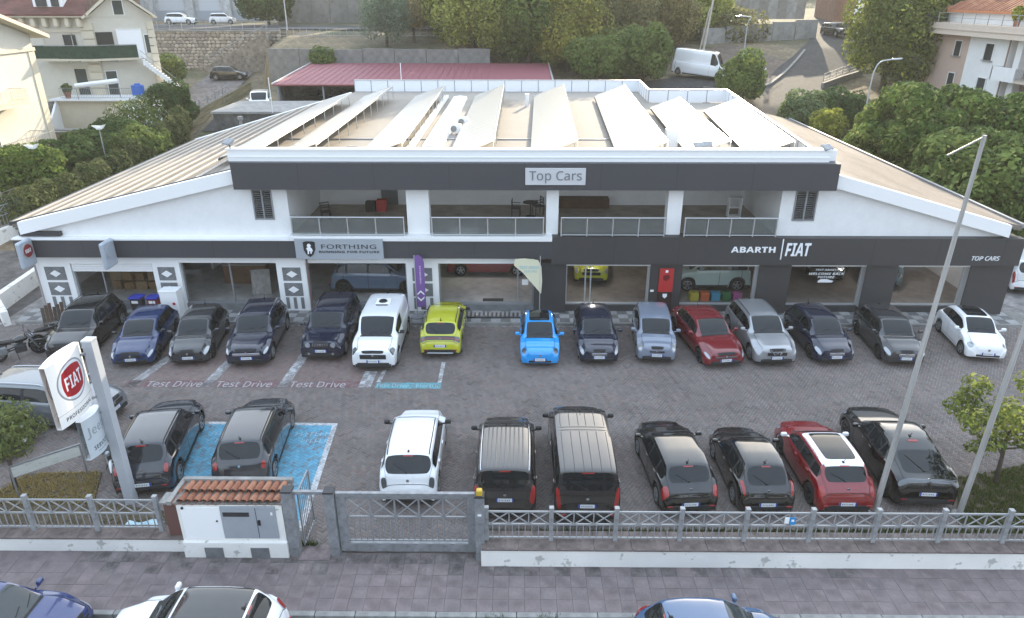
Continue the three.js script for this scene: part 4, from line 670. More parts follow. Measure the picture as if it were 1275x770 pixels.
function carShape(p) {
  const key = JSON.stringify(p); if (shapeCache[key]) return shapeCache[key];
  const S = carSurface(p), { P, L, w } = S, o = { S };
  // body skin with closed ends
  const av = []; for (let k = 0; k < AK.length - 1; k++) { const n = [3, 2, 2, 2, 4, 2, 3, 3, 2][k]; for (let i = 0; i < n; i++) av.push(lerp(AK[k], AK[k + 1], i / n)); } av.push(1);
  const vs = [...av.slice(1).reverse().map(a => -a), ...av], nt = 118, pos = [], idx = [];
  for (let i = 0; i <= nt; i++) for (const v of vs) { const q = P(15 * i / nt, v); pos.push(q.x, q.y, q.z); }
  const nv = vs.length; for (let i = 0; i < nt; i++) for (let j = 0; j < nv - 1; j++) { const a = i * nv + j, b = a + nv; idx.push(a, a + 1, b, b, a + 1, b + 1); }
  for (const [t, fl] of [[0, 0], [15, 1]]) { const s0 = pos.length / 3, h = (nv - 1) / 2; for (let j = 0; j < nv; j++) { const q = P(t, vs[j]); pos.push(q.x, q.y, q.z); } for (let j = 0; j < h; j++) { const a = s0 + j, b = s0 + j + 1, c = s0 + nv - 1 - j, d = s0 + nv - 2 - j; if (fl) idx.push(a, b, c, b, d, c); else idx.push(a, c, b, b, c, d); } }
  const bg = new THREE.BufferGeometry(); bg.setAttribute('position', new THREE.Float32BufferAttribute(pos, 3)); bg.setIndex(idx); bg.computeVertexNormals(); bg.setAttribute('uv', new THREE.Float32BufferAttribute(new Float32Array(pos.length / 3 * 2), 2));
  // make sure the roof faces up
  { const ni = (Math.floor(nt * .6)) * nv + (nv - 1) / 2; if (bg.attributes.normal.getY(ni) < 0) { const ix = bg.index.array; for (let i = 0; i < ix.length; i += 3) { const t = ix[i]; ix[i] = ix[i + 1]; ix[i + 1] = t; } bg.computeVertexNormals(); } }
  o.body = toCreasedNormals(bg, .5);
  o.windscreen = patch(S, 5.12, 6.9, -.30, .30, .007, { nt: 12, nv: 14, round: .05 });
  o.rear = patch(S, p.rg?.[0] ?? 10.22, p.rg?.[1] ?? 11.86, -(p.rgv ?? .30), p.rgv ?? .30, .007, { nt: 10, nv: 14, round: .10, pow: 4 });
  const tb = S.tOf(lerp(p.xc, p.xe, p.bp ?? .52)), t0 = 5.75, t1 = p.sEnd ?? 10.75, tc = S.tOf(p.xe - (p.cp ?? .32)), va = .385, vb = .545;
  o.side = [[t0, tb - .06, 10], [tb + .06, tc - .06, 10]]; if (!p.noQuarter) o.side.push([tc + .04, t1, 6]); if (p.van) o.side = o.side.slice(0, 1);
  o.side = o.side.map(([a, b, n]) => [1, -1].map(s => patch(S, a, b, s * va, s * vb, .007, { nt: n, nv: 5, round: .04, pow: 6 })));
  o.trim = [1, -1].map(s => patch(S, t0 + .05, p.van ? tb : t1 - .05, s * .378, s * .552, .0045, { nt: 22, nv: 4, round: .05, pow: 6 })); o.cowl = patch(S, 4.92, 5.16, -.31, .31, .006, { nt: 2, nv: 14, round: 0 });
  const hl = p.hl ?? [.85, 3.0, .43, .585]; o.head = [1, -1].map(s => patch(S, hl[0], hl[1], s * hl[2], s * hl[3], .008, { round: .22, pow: 3 }));
  const tl = p.tl ?? [12.1, 13.4, .42, .72]; o.tail = [1, -1].map(s => patch(S, tl[0], tl[1], s * tl[2], s * tl[3], .009, { round: .16, pow: 3 }));
  // sills and bumpers in dark plastic
  o.clad = [1, -1].map(s => patch(S, .02, 14.98, s * (p.clad ?? .93), s * 1.0, .008, { nt: 120, nv: 2, round: 0 }));
  { const q = P(0, .9), yb = P(0, 1).y; o.bumper = [new MB().rbox(0, yb + .06, L / 2 - .015, q.x * 2 * .98, .14, .07, .02).geo(), new MB().rbox(0, P(15, 1).y + .06, -L / 2 + .02, P(15, .9).x * 2 * .98, .17, .07, .02).geo()]; }
  // grille, lower intake, badge
  const y0 = P(0, 1).y, y1 = P(0, 0).y, gw = P(0, .72).x, gr = new MB(); gr.rbox(0, lerp(y0, y1, .76), L / 2 + .004, gw * 2 * (p.grw ?? .7), (y1 - y0) * (p.grh ?? .34), .03, .012); o.grille = gr.geo(); o.grilleTop = patch(S, .06, 1.15, -(p.grw ?? .7) * .30, (p.grw ?? .7) * .30, .008, { nt: 5, nv: 10, round: .12 });
  o.intake = new MB().rbox(0, lerp(y0, y1, .2), L / 2 + .022, gw * 1.7, (y1 - y0) * .26, .03, .012).geo();
  o.badge = new MB().add(new THREE.CylinderGeometry(.05, .05, .02, 16).rotateX(Math.PI / 2).translate(0, lerp(y0, y1, .88), L / 2 + .022)).geo();
  o.plateF = new MB().box(0, lerp(y0, y1, .44), L / 2 + .045, .52, .115, .012).geo(); o.plateF.rotateX(0);
  const rp = P(13.6, 0); o.plateR = new MB().box(0, p.py ?? lerp(P(15, 1).y, P(15, 0).y, .8), 0, .52, .115, .012).geo(); 
  { const y = p.py ?? lerp(P(15, 1).y, P(15, 0).y, .8); let z = -L / 2; for (let t = 15; t > 11; t -= .02) { const q = P(t, 0); if (q.y >= y) { z = q.z; break; } } o.plateR.translate(0, 0, Math.min(z, -L / 2 + .5) - .012); o.plateR.rotateY(0); }
  // seams of the doors, bonnet and tailgate
  const seam = [], ds = [S.tOf(p.xc + .1), tb, S.tOf(p.xe - .18)]; for (const s of [1, -1]) { for (const t of (p.threeDoor ? ds.slice(0, 2) : ds)) seam.push(patch(S, t - .012 * 1, t + .012, s * .57, s * .93, .004, { nt: 1, nv: 12, round: 0 })); seam.push(patch(S, ds[0], ds[2], s * .915, s * .922, .004, { nt: 20, nv: 1, round: 0 })); }
  seam.push(patch(S, 1.6, 5, .325, .332, .004, { nt: 20, nv: 1, round: 0 }), patch(S, 1.6, 5, -.332, -.325, .004, { nt: 20, nv: 1, round: 0 }), patch(S, 4.98, 5.06, -.31, .31, .006, { nt: 1, nv: 16, round: 0 }));
  if (!p.van || p.L < 5) { seam.push(patch(S, 13.12, 13.2, -.56, .56, .005, { nt: 1, nv: 20, round: 0 })); for (const s of [1, -1]) seam.push(patch(S, 10.3, 13.15, s * .362, s * .368, .005, { nt: 14, nv: 1, round: 0 })); }
  o.seams = mergeGeometries(seam);
  { const a = P(11.75, .02), b = P(11.0, .2), m = new MB().bar([a.x, a.y + .012, a.z - .025], [b.x, b.y + .014, b.z - .025], .009, 5).rbox(a.x, a.y + .01, a.z - .02, .07, .04, .05, .012); o.rearWiper = m.geo(); const q = P(12.5, 0); o.rearBadge = new MB().add(new THREE.CylinderGeometry(.045, .045, .02, 16).rotateX(Math.PI / 2).translate(0, q.y - .02, q.z - .03)).geo(); }
  o.reflector = [1, -1].map(s => { const q = P(14.85, s * .62), m = new MB().rbox(q.x * .93, P(15, 1).y + .13, -L / 2 - .02, .16, .04, .03, .01); return m.geo(); });
  const hd = new MB(); for (const s of [1, -1]) for (const t of (p.threeDoor || p.van ? [tb - .35] : [tb - .3, S.tOf(p.xe - .36)])) { const q = P(t, s * .63), n = V(s, 0, 0); hd.rbox(q.x + s * .012, q.y, q.z, .03, .03, .17, .01); } o.handles = hd.geo();
  const mt = S.tOf(lerp(p.xc, p.xr, .42)); o.mirror = [1, -1].map(s => { const q = P(mt, s * .55), m = new MB(); m.rbox(q.x + s * .17, q.y + .09, q.z + .02, .2, .14, .12, .05); m.rbox(q.x + s * .05, q.y + .03, q.z + .02, .12, .04, .06, .015); return m.geo(); });
  // wipers, aerial, rails, ribs
  const wp = new MB(); for (const x of [-.35, .2]) { const a = P(5.25, x / w * .4), b = P(5.55, (x + .5) / w * .32); wp.bar([a.x, a.y + .02, a.z], [b.x, b.y + .03, b.z], .008, 5); } o.wipers = wp.geo();
  const at = P(p.aer ?? 9.9, 0); o.aerial = new MB().bar([0, at.y - .01, at.z], [0, at.y + .16, at.z - .09], .009, 5).rbox(0, at.y + .012, at.z, .06, .03, .1, .012).geo();
  if (p.rails) o.rails = [1, -1].map(s => { const m = new MB(); let pr = null; for (let k = 0; k <= 10; k++) { const q = P(lerp(7.15, 10.1, k / 10), s * .315); q.y += (k === 0 || k === 10) ? .01 : .045; if (pr) m.bar([pr.x, pr.y, pr.z], [q.x, q.y, q.z], .016, 6); pr = q; } return m.geo(); });
  if (p.ribs) o.ribs = mergeGeometries(Array.from({ length: p.ribs }, (_, k) => { const v = lerp(-.22, .22, k / (p.ribs - 1)); return gridGeo(20, 3, (a, b) => { const q = P(lerp(7.3, 10, a), v + (b - .5) * .016); q.y += .011 * Math.sin(Math.PI * b) + .001; return q; }); }));
  const roofRange = p.roofPatch ?? [7.05, 10.05]; o.roof = patch(S, roofRange[0], roofRange[1], -.34, .34, .004, { nt: 14, nv: 16, round: .03 });
  o.panoramic = patch(S, 7.2, 9.7, -.24, .24, .008, { nt: 12, nv: 12, round: .06 });
  o.spoiler = patch(S, 10.0, 10.3, -.3, .3, .012, { nt: 3, nv: 12, round: .04 });
  o.brake = patch(S, 10.24, 10.36, -.07, .07, .012, { nt: 2, nv: 6, round: 0 });
  // dark underside with room for the wheels
  const ub = new MB(); ub.span(-w + .1, w - .1, .18, .55, L / 2 - S.wheels[0] - S.ra - .02, -(S.wheels[1] - L / 2) + S.ra + .02); ub.span(-w + .28, w - .28, .2, .62, L / 2 - .25, -L / 2 + .25); o.under = ub.geo();
  return shapeCache[key] = o;
}
// builds one car; pos is the middle of the car on the ground, turn 0 faces +z
function car(name, label, cat, p, look, pos, turn, group = null) {
  const o = carShape(p), g = thing(name, label, cat, [pos[0], pos[1] ?? 0, pos[2]], turn, group), c = look.paint, S = o.S, gl = look.glass ?? carGlass;
  mesh('body', o.body, c, g); mesh('underside', o.under, wellM, g);
  mesh('windscreen', o.windscreen, look.screen ?? carGlass, g); if (!look.noRear) mesh('rear_window', o.rear, gl, g);
  o.side.forEach(pr => pr.forEach(q => mesh('side_window', q, gl, g)));
  o.trim.forEach(q => mesh('window_trim', q, plastic, g)); mesh('cowl', o.cowl, plastic, g);
  o.head.forEach(q => mesh('headlight', q, look.head ?? lampClear, g)); o.tail.forEach(q => mesh('tail_light', q, look.tail ?? lampRed, g));
  if (look.clad !== false) o.clad.forEach(q => mesh('sill_trim', q, look.clad ?? plastic, g)); o.bumper.forEach(q => mesh('bumper_trim', q, look.bumper ?? plastic, g));
  mesh('grille', o.grille, look.grille ?? plastic, g); if (!look.smooth) mesh('upper_grille', o.grilleTop, plastic, g); mesh('air_intake', o.intake, plastic, g); mesh('badge', o.badge, chrome, g);
  if (!look.noPlate) { mesh('number_plate', o.plateF, plateM, g); mesh('number_plate', o.plateR, plateM, g); }
  mesh('panel_gap', o.seams, wellM, g); mesh('door_handle', o.handles, look.handle ?? c, g);
  o.mirror.forEach(q => mesh('wing_mirror', q, look.mirror ?? c, g)); mesh('wiper', o.wipers, M.black, g); mesh('aerial', o.aerial, M.black, g);
  if (o.rails && look.rails) o.rails.forEach(q => mesh('roof_rail', q, look.rails, g)); if (o.ribs) mesh('roof_rib', o.ribs, c, g);
  if (look.roof) { const r = mesh('roof', o.roof, look.roof, g); } if (!look.noRear) mesh('rear_wiper', o.rearWiper, M.black, g); mesh('rear_badge', o.rearBadge, chrome, g); o.reflector.forEach(q => mesh('reflector', q, lampRed, g)); if (look.pano) mesh('glass_roof', o.panoramic, carGlass, g);
  if (look.spoiler) mesh('spoiler', o.spoiler, look.spoiler, g); mesh('brake_light', o.brake, lampRed, g);
  const [ty, ri, di] = wheelGeos(p.rw ?? .33), rm = look.rim ?? alloy;
  for (const xw of S.wheels) for (const s of [1, -1]) { const wl = mesh('wheel', ty, M.rubber, g); wl.position.set(s * (S.w - .125), S.rw, S.L / 2 - xw); wl.rotation.y = s < 0 ? Math.PI : 0; mesh('rim', ri, rm, wl); mesh('brake_disc', di, wellM, wl); }
  if (look.extra) look.extra(g, S);
  return g;
}
const T = {
  suv: { L: 4.35, W: 1.82, Ht: 1.62, hf: .88, hr: 1.06, xc: 1.12, xr: 1.85, xe: 3.75, xt: 4.12, ht: 1.06, rw: .345, rails: 1, clad: .9, hl: [.75, 2.8, .465, .575], tl: [11.95, 12.75, .36, .54] },
  suvBig: { L: 4.7, W: 1.86, Ht: 1.68, hf: .92, hr: 1.10, xc: 1.2, xr: 1.95, xe: 4.1, xt: 4.5, ht: 1.1, rw: .36, rails: 1, clad: .92, hl: [.75, 2.8, .465, .575] },
  compass: { L: 4.4, W: 1.82, Ht: 1.63, hf: .93, hr: 1.08, xc: 1.2, xr: 1.85, xe: 3.75, xt: 4.15, ht: 1.08, rw: .35, rails: 1, clad: .9, roofW: .76, grw: .8, grh: .22, hl: [.75, 2.8, .465, .575], tl: [11.95, 12.75, .36, .54] },
  boxy: { L: 4.24, W: 1.8, Ht: 1.68, hf: .98, hr: 1.12, xc: 1.08, xr: 1.55, xe: 3.85, xt: 4.1, ht: 1.08, rw: .345, rails: 1, clad: .9, roofW: .82, nose: .8, grw: .5, grh: .24, nd: .07, hl: [.5, 1.2, .56, .62], tl: [12.0, 13.2, .5, .68] },
  hatch: { L: 4.0, W: 1.74, Ht: 1.47, hf: .78, hr: .98, xc: 1.05, xr: 1.8, xe: 3.4, xt: 3.82, ht: .98, rw: .315, clad: .96, hl: [.75, 2.8, .465, .575] },
  ypsilon: { L: 3.84, W: 1.68, Ht: 1.52, hf: .82, hr: 1.02, xc: .95, xr: 1.6, xe: 3.25, xt: 3.62, ht: 1.0, rw: .305, clad: .97, grw: .5, grh: .32, roofW: .73 },
  micro: { L: 3.57, W: 1.63, Ht: 1.49, hf: .80, hr: .99, xc: .86, xr: 1.5, xe: 2.85, xt: 3.38, ht: .93, rw: .30, clad: .97, threeDoor: 1, noQuarter: 1, roofW: .72, nose: .62, hl: [1.7, 2.9, .34, .53], tl: [12.1, 13, .5, .62], grw: .2, grh: .06, oh: .68, ohr: .6, bp: .6, drop: .1 },
  panda: { L: 3.65, W: 1.64, Ht: 1.55, hf: .88, hr: 1.05, xc: .82, xr: 1.4, xe: 3.2, xt: 3.5, ht: 1.0, rw: .30, clad: .95, roofW: .8, grw: .5, grh: .16, hl: [1.2, 3.0, .36, .6], tl: [10.8, 12.6, .42, .6], oh: .7, ohr: .62 },
  mpvVan: { L: 4.4, W: 1.85, Ht: 1.84, hf: 1.02, hr: 1.2, xc: .9, xr: 1.65, xe: 4.12, xt: 4.3, ht: 1.15, rw: .33, clad: .88, roofW: .84, nose: .78, tl: [11.2, 13.2, .5, .66], van: 1, py: .75, bp: .42, hl: [1.1, 2.9, .36, .58] },
  mpv: { L: 4.2, W: 1.84, Ht: 1.76, hf: 1.02, hr: 1.18, xc: .88, xr: 1.6, xe: 3.92, xt: 4.1, ht: 1.12, rw: .33, clad: .93, roofW: .84, nose: .78, tl: [11.2, 13.2, .46, .64], py: .78, rails: 1, ribs: 9, aer: 7.4 },
  bigVan: { L: 4.95, W: 1.92, Ht: 1.88, hf: 1.08, hr: 1.26, xc: .85, xr: 1.55, xe: 4.75, xt: 4.88, ht: 1.18, rw: .34, clad: .95, roofW: .87, nose: .8, tl: [11.1, 13.4, .48, .6], py: .72, aer: 7.3 },
  small: { L: 3.75, W: 1.7, Ht: 1.5, hf: .8, hr: .98, xc: 1.0, xr: 1.75, xe: 3.05, xt: 3.53, ht: .98, rw: .315, clad: .97, roofW: .70, nose: .64, tl: [11.1, 12.9, .43, .56] },
  c3: { L: 4.0, W: 1.75, Ht: 1.49, hf: .86, hr: 1.02, xc: 1.0, xr: 1.7, xe: 3.3, xt: 3.72, ht: 1.02, rw: .325, clad: .95, roofW: .76, nose: .72, tl: [12.0, 13.1, .4, .7] },
  aircross: { L: 4.16, W: 1.77, Ht: 1.64, hf: .95, hr: 1.1, xc: 1.0, xr: 1.65, xe: 3.55, xt: 3.98, ht: 1.08, rw: .34, clad: .93, roofW: .79, nose: .74, rails: 1, tl: [12.1, 13.2, .37, .58], rgv: .33 },
  coupe: { L: 4.55, W: 1.93, Ht: 1.6, hf: .9, hr: 1.04, xc: 1.35, xr: 2.1, xe: 2.95, xt: 4.22, ht: 1.1, rw: .37, clad: .94, roofW: .68, nose: .7, tailTop: 1.02, drop: .03, sEnd: 11.1, rg: [10.75, 11.9], tl: [12.5, 13.3, .0, .6], cp: -.1, beltR: 1.1 },
  sedan: { L: 4.5, W: 1.79, Ht: 1.49, hf: .8, hr: .98, xc: 1.2, xr: 1.95, xe: 3.35, xt: 4.0, ht: 1.02, rw: .325, clad: .97, roofW: .72, tl: [12.9, 14, .4, .7], tailTop: .98, grw: .7, grh: .2, hl: [.75, 2.8, .465, .575] },
  crossover: { L: 4.35, W: 1.82, Ht: 1.59, hf: .9, hr: 1.06, xc: 1.12, xr: 1.85, xe: 3.7, xt: 4.12, ht: 1.06, rw: .345, clad: .93, rails: 1, grw: .6, grh: .3, hl: [.75, 2.8, .465, .575] },
  junior: { L: 4.17, W: 1.78, Ht: 1.52, hf: .92, hr: 1.05, xc: 1.1, xr: 1.8, xe: 3.5, xt: 3.95, ht: 1.03, rw: .34, clad: .9, rails: 1, roofW: .78, tl: [12.1, 12.9, .36, .62], py: .62 },
  grande: { L: 4.0, W: 1.76, Ht: 1.57, hf: .98, hr: 1.1, xc: .95, xr: 1.5, xe: 3.6, xt: 3.86, ht: 1.08, rw: .335, clad: .9, roofW: .83, nose: .8, rails: 1, grw: .84, grh: .2, hl: [.6, 1.5, .5, .62] },
  ducato: { L: 6.0, W: 2.08, Ht: 2.75, hf: 1.2, hr: 1.38, xc: .75, xr: 1.6, xe: 5.85, xt: 5.95, ht: 1.4, rw: .34, clad: .95, roofW: .9, nose: .78, van: 1, bp: .22, tl: [11.2, 12.8, .48, .56], py: .9 },
};
const P = { black: paint([.006, .006, .007]), black2: paint([.008, .008, .009]), navy: paint([.010, .014, .034]), blue: paint([.012, .03, .10]), midBlue: paint([.012, .03, .125]), darkGrey: paint([.030, .031, .035]), brownGrey: paint([.028, .025, .025]), steel: paint([.19, .22, .28]), silver: paint([.36, .37, .385], { metal: .5, rough: .3 }), red: paint([.20, .010, .014]), darkRed: paint([.17, .012, .018]), white: paint([.78, .79, .80], { metal: 0 }), lime: paint([.46, .47, .02], { metal: 0 }), sky: paint([.015, .30, .72], { metal: 0 }), slate: paint([.10, .14, .20]), mint: paint([.42, .52, .48], { metal: 0 }), teal: paint([.05, .09, .10]) };
const ROW1 = 'cars of the back row in front of the shop windows', ROW2 = 'cars of the front row behind the fence';
// back row, front bumper at z, seen from the front
const r1 = (label, type, look, x, z, turn = 0, name = 'parked_car') => car(name, label, 'car', T[type], look, [x + Math.sin(turn) * -T[type].L / 2, 0, z - Math.cos(turn) * T[type].L / 2], turn, ROW1);
r1('black SUV at the left end of the back row, beside the motorcycles', 'suv', { paint: P.black, rails: alloyDark, pano: 1 }, -18.8, -26.1, .10);
r1('blue hatchback between the black SUV and the dark grey hatchback in the back row', 'hatch', { paint: P.blue, rim: alloyDark, mirror: P.black }, -15.78, -25.55, .14);
r1('dark grey hatchback in the back row, before the white cabinet at the pier', 'ypsilon', { paint: P.darkGrey, rim: alloyDark }, -13.5, -25.7, .13);
r1('dark blue off-roader with chrome grille in the back row, left of the navy boxy one', 'compass', { paint: P.navy, rails: chrome, grille: chrome, clad: plastic }, -11.05, -25.6, .09);
r1('navy boxy off-roader with round white headlights in the back row', 'boxy', { paint: P.navy, rails: alloyDark, extra: (g, S) => { for (const s of [1, -1]) { const m = mesh('lamp_ring', new THREE.CylinderGeometry(.105, .105, .04, 20).rotateX(Math.PI / 2), lampClear, g); m.position.set(s * .52, .80, S.L / 2 + .0); const f = mesh('fog_lamp', new THREE.CylinderGeometry(.05, .05, .03, 14).rotateX(Math.PI / 2), lampClear, g); f.position.set(s * .5, .42, S.L / 2 + .03); } for (let k = 0; k < 7; k++) new MB().rbox(-.3 + k * .1, .81, S.L / 2 + .0, .03, .13, .06, .01).to('grille_slot', chrome, g); } }, -8.15, -26.15);
{
  const v = r1('white panel van with a square ventilator on its roof, back row', 'mpvVan', { paint: P.white, clad: plastic, mirror: plastic, noRear: 1, grille: plastic, head: lampDark, extra: (g, S) => { const f = new MB().rbox(0, 1.87, -.75, .62, .06, .62, .02).to('roof_ventilator', M.whitePlain, g); new MB().add(new THREE.CylinderGeometry(.16, .19, .06, 20).translate(0, 1.92, -.72)).to('ventilator_cap', M.black, f); new MB().rbox(0, 1.885, -.36, .5, .05, .05, .01).to('ventilator_bar', M.greyPanel, f); } }, -5.82, -25.3, 0, 'parked_van'); tag(v, null, 'van');
}
{ // lime crossover seen from behind
  car('parked_car', 'lime yellow crossover with black tailgate band, parked tail first in the back row', 'car', T.junior, { paint: P.lime, rails: plastic, tail: lampDark, clad: plastic, bumper: plastic, mirror: plastic, extra: (g, S) => { mesh('tail_band', patch(S, 12.15, 12.95, -.37, .37, .008, { nt: 5, nv: 12, round: .05 }), P.black2, g); mesh('tail_bar', patch(S, 12.5, 12.62, -.6, .6, .014, { nt: 2, nv: 16, round: 0 }), lampRed, g); new MB().rbox(0, .3, -S.L / 2 - .02, 1.1, .06, .05, .02).to('skid_plate', chrome, g); } }, [-3.24, 0, -28.55], Math.PI, ROW1);
}
r1('bright blue small three door car with a black glass roof, back row', 'micro', { paint: P.sky, pano: 1, smooth: 1, grille: P.sky, head: lampDark, clad: false, bumper: P.sky }, .92, -25.7);
r1('navy hatchback between the bright blue and the grey blue small cars, back row', 'ypsilon', { paint: P.navy, mirror: P.navy, grille: chrome }, 3.36, -25.9);
r1('grey blue small boxy car with big bright headlights, back row', 'panda', { paint: P.steel, bumper: plastic }, 5.74, -26.05, -.08);
r1('dark red saloon parked at a slant in the back row', 'sedan', { paint: P.darkRed, grille: lampDark, rim: alloyDark }, 8.5, -25.7, .155);
r1('silver grey crossover with a V shaped grille beside the dark red saloon', 'crossover', { paint: P.silver, rails: plastic, extra: (g, S) => { for (const s of [1, -1]) new MB().sq([s * .3, .84, S.L / 2 - .01], [s * .1, .6, S.L / 2 + .025], .05).to('grille_chevron', chrome, g); } }, 10.6, -25.85, .045);
r1('dark blue hatchback with a chrome grille right of the silver crossover, back row', 'ypsilon', { paint: P.navy, grille: chrome, rim: alloyDark }, 13.1, -26.0, .04);
r1('dark grey hatchback left of the small white car ending the back row', 'ypsilon', { paint: P.darkGrey, grille: chrome, rim: alloyDark }, 15.9, -25.9, -.05);
r1('small white car with a dark glass roof at the right end of the back row', 'micro', { paint: P.white, pano: 1, smooth: 1, grille: P.white, clad: false, bumper: P.white, head: lampClear }, 19.5, -26.35, -.13);
// front row, rear bumper at z, seen from behind
const r2 = (label, type, look, x, z, turn = 0, name = 'parked_car', y = 0) => car(name, label, name === 'parked_van' ? 'van' : 'car', T[type], look, [x + Math.sin(turn) * -T[type].L / 2, y, z - Math.cos(turn) * T[type].L / 2], Math.PI + turn, ROW2);
r2('very dark blue off-roader on the blue bay, behind the tall sign post', 'compass', { paint: paint([.014, .017, .025]), rails: alloyDark, tail: lampRed }, -11.3, -17.35, .17);
r2('dark grey off-roader on the blue bay, behind the tiled meter hut', 'suv', { paint: P.darkGrey, rails: alloyDark, tail: lampRed }, -8.43, -17.6, .10);
r2('white compact SUV with black roof rails behind the sliding gate', 'aircross', { paint: P.white, rails: plastic, tail: lampDark, mirror: plastic }, -3.22, -16.95, .02);
r2('dark grey brown people carrier with a ribbed roof, behind the gate post', 'mpv', { paint: P.brownGrey, rails: chrome, mirror: plastic, glass: carGlass }, -.35, -16.35);
r2('long dark van with a panelled roof and tall red tail lights in the front row', 'bigVan', { paint: P.brownGrey, mirror: plastic, extra: (g, S) => { const m = []; for (const v of [-.27, -.15, -.045, .045, .15, .27]) for (const [a, b] of [[7.25, 8.55], [8.75, 10]]) m.push(patch(S, a, b, v - .004, v + .004, .003, { nt: 8, nv: 1, round: 0 })); for (const t of [7.2, 8.6, 8.7]) m.push(patch(S, t - .01, t + .01, -.3, .3, .003, { nt: 1, nv: 12, round: 0 })); mesh('roof_groove', mergeGeometries(m), M.darkMetal, g); } }, 2.0, -16.2, 0, 'parked_van');
r2('black five door hatchback with bright alloy wheels right of the long dark van', 'c3', { paint: P.black2, rails: alloyDark }, 5.05, -16.6, .07);
r2('black small hatchback with long slanted tail lights beside the red car', 'small', { paint: P.black, tail: lampRed }, 7.28, -16.6, .01);
r2('red hatchback with a white roof edge and glass roof in the front row', 'c3', { paint: P.red, roof: P.white, pano: 1, spoiler: P.white, mirror: P.white, rim: alloyDark, extra: (g, S) => { } }, 9.6, -16.65, .01);
r2('long black coupe with a sloping rear window at the right end of the front row', 'coupe', { paint: P.black, rim: alloyDark, pano: 0, tail: lampDark, clad: plastic }, 12.05, -16.95, -.04);
// left edge
car('parked_car', 'silver SUV standing crosswise behind the tall sign at the left edge', 'car', T.suvBig, { paint: paint([.2, .215, .23], { metal: .4, rough: .3 }), clad: false, rails: chrome, rim: alloyDark }, [-16.75, 0, -21.95], Math.PI / 2 - .09);
car('parked_car', 'black car half hidden behind the small tree at the left edge', 'car', T.hatch, { paint: P.black, rim: alloyDark, rails: alloyDark }, [-18.5, 0, -19.85], Math.PI / 2 + .02);
// kerbside on the street
car('parked_car', 'blue hatchback at the kerb in the lower left corner', 'car', T.hatch, { paint: P.midBlue, screen: carGlassLight, glass: carGlass }, [-12.3, -.13, -12.1], Math.PI / 2, 'cars parked along the street kerb');
car('parked_car', 'white car with a black roof at the kerb, second from the left', 'car', { ...T.c3, L: 3.98 }, { paint: P.white, roof: P.black2, glass: carGlass, screen: carGlass }, [-7.45, -.13, -11.93], -Math.PI / 2, 'cars parked along the street kerb');
car('parked_car', 'grey blue car at the kerb cut off by the bottom edge, right of the middle', 'car', T.small, { paint: paint([.055, .11, .21]), screen: carGlassLight }, [4.58, -.13, -11.75], Math.PI / 2, 'cars parked along the street kerb');
// in the showroom
const IN = 'cars on show behind the glass';
car('display_car', 'dark blue grey SUV on show behind the window under the silver sign', 'car', T.suvBig, { paint: P.slate, rim: alloyDark, rails: alloyDark, noPlate: 1 }, [-7.0, .42, -33.4], Math.PI / 2, IN);
car('display_car', 'red car on show deep inside behind the big pale window', 'car', T.sedan, { paint: P.red, noPlate: 1 }, [-1.5, .42, -35.9], Math.PI / 2, IN);
car('display_car', 'lime yellow car on show behind the window with the two uprights', 'car', T.junior, { paint: P.lime, noPlate: 1 }, [3.85, .42, -35.9], -.05, IN);
car('display_car', 'pale mint boxy car on show behind the window beside the red wall sign', 'car', T.grande, { paint: P.mint, noPlate: 1, rim: alloy }, [9.7, .42, -33.9], -Math.PI / 2, IN);
car('display_car', 'dark car on show behind the lettered window', 'car', T.suv, { paint: P.black, noPlate: 1 }, [17.0, .42, -36.3], -.6, IN);
car('display_car', 'dark teal car on show behind the last window on the right', 'car', T.suv, { paint: P.teal, noPlate: 1 }, [19.3, .42, -35.6], -.4, IN);
// round the building and on the hill
const gy = (x, z, d = .12) => terrainH(x, z) + d;
tag(car('parked_van', 'white van seen from behind at the right end of the showroom', 'van', { ...T.mpvVan, tl: [11.2, 13.2, .5, .66] }, { paint: P.white, tail: lampRed, noRear: 0 }, [26.5, -.01, -35.7], Math.PI - .25), null, 'van');
const bigVan = car('parked_van', 'big white high roof van parked on the slope among the trees behind the roof', 'van', T.ducato, { paint: P.white, noRear: 1 }, [19.9, gy(20, -81.9), -81.9], Math.PI / 2 - .5); bigVan.rotation.order = 'YXZ'; bigVan.rotation.x = .09; bigVan.position.y += .1;
car('parked_car', 'black off-roader with a pale roof coming down the road on the hill', 'car', T.boxy, { paint: P.black, roof: M.greyPanel }, [43, gy(43, -104), -104], .25);
car('parked_car', 'dark car parked on the driveway below the stone wall', 'car', T.suv, { paint: P.black2 }, [-35.6, gy(-35.6, -91.3), -91.3], Math.PI / 2 + .15);
car('parked_car', 'white estate car on the upper road before the white building', 'car', T.suv, { paint: P.white }, [-48.8, gy(-48.8, -110), -110.4], Math.PI / 2);
car('parked_car', 'small white car on the upper road right of the white estate car', 'car', T.panda, { paint: P.white }, [-43.2, gy(-43.2, -111), -111.4], Math.PI / 2 + .3);
car('parked_van', 'white van with a dark windscreen standing left of the red roofed shed', 'van', T.mpvVan, { paint: P.white, noRear: 1 }, [-24.2, gy(-24.2, -68.6), -68.6], .25);
car('parked_car', 'dark car under the left eave of the red roofed shed', 'car', T.hatch, { paint: P.black2 }, [-20.2, gy(-20.2, -71.6), -71.6], .1); car('parked_car', 'dark blue car under the eave of the red roofed shed, near its middle post', 'car', T.hatch, { paint: P.navy }, [-17.3, gy(-17.3, -71.7), -71.7], 0);
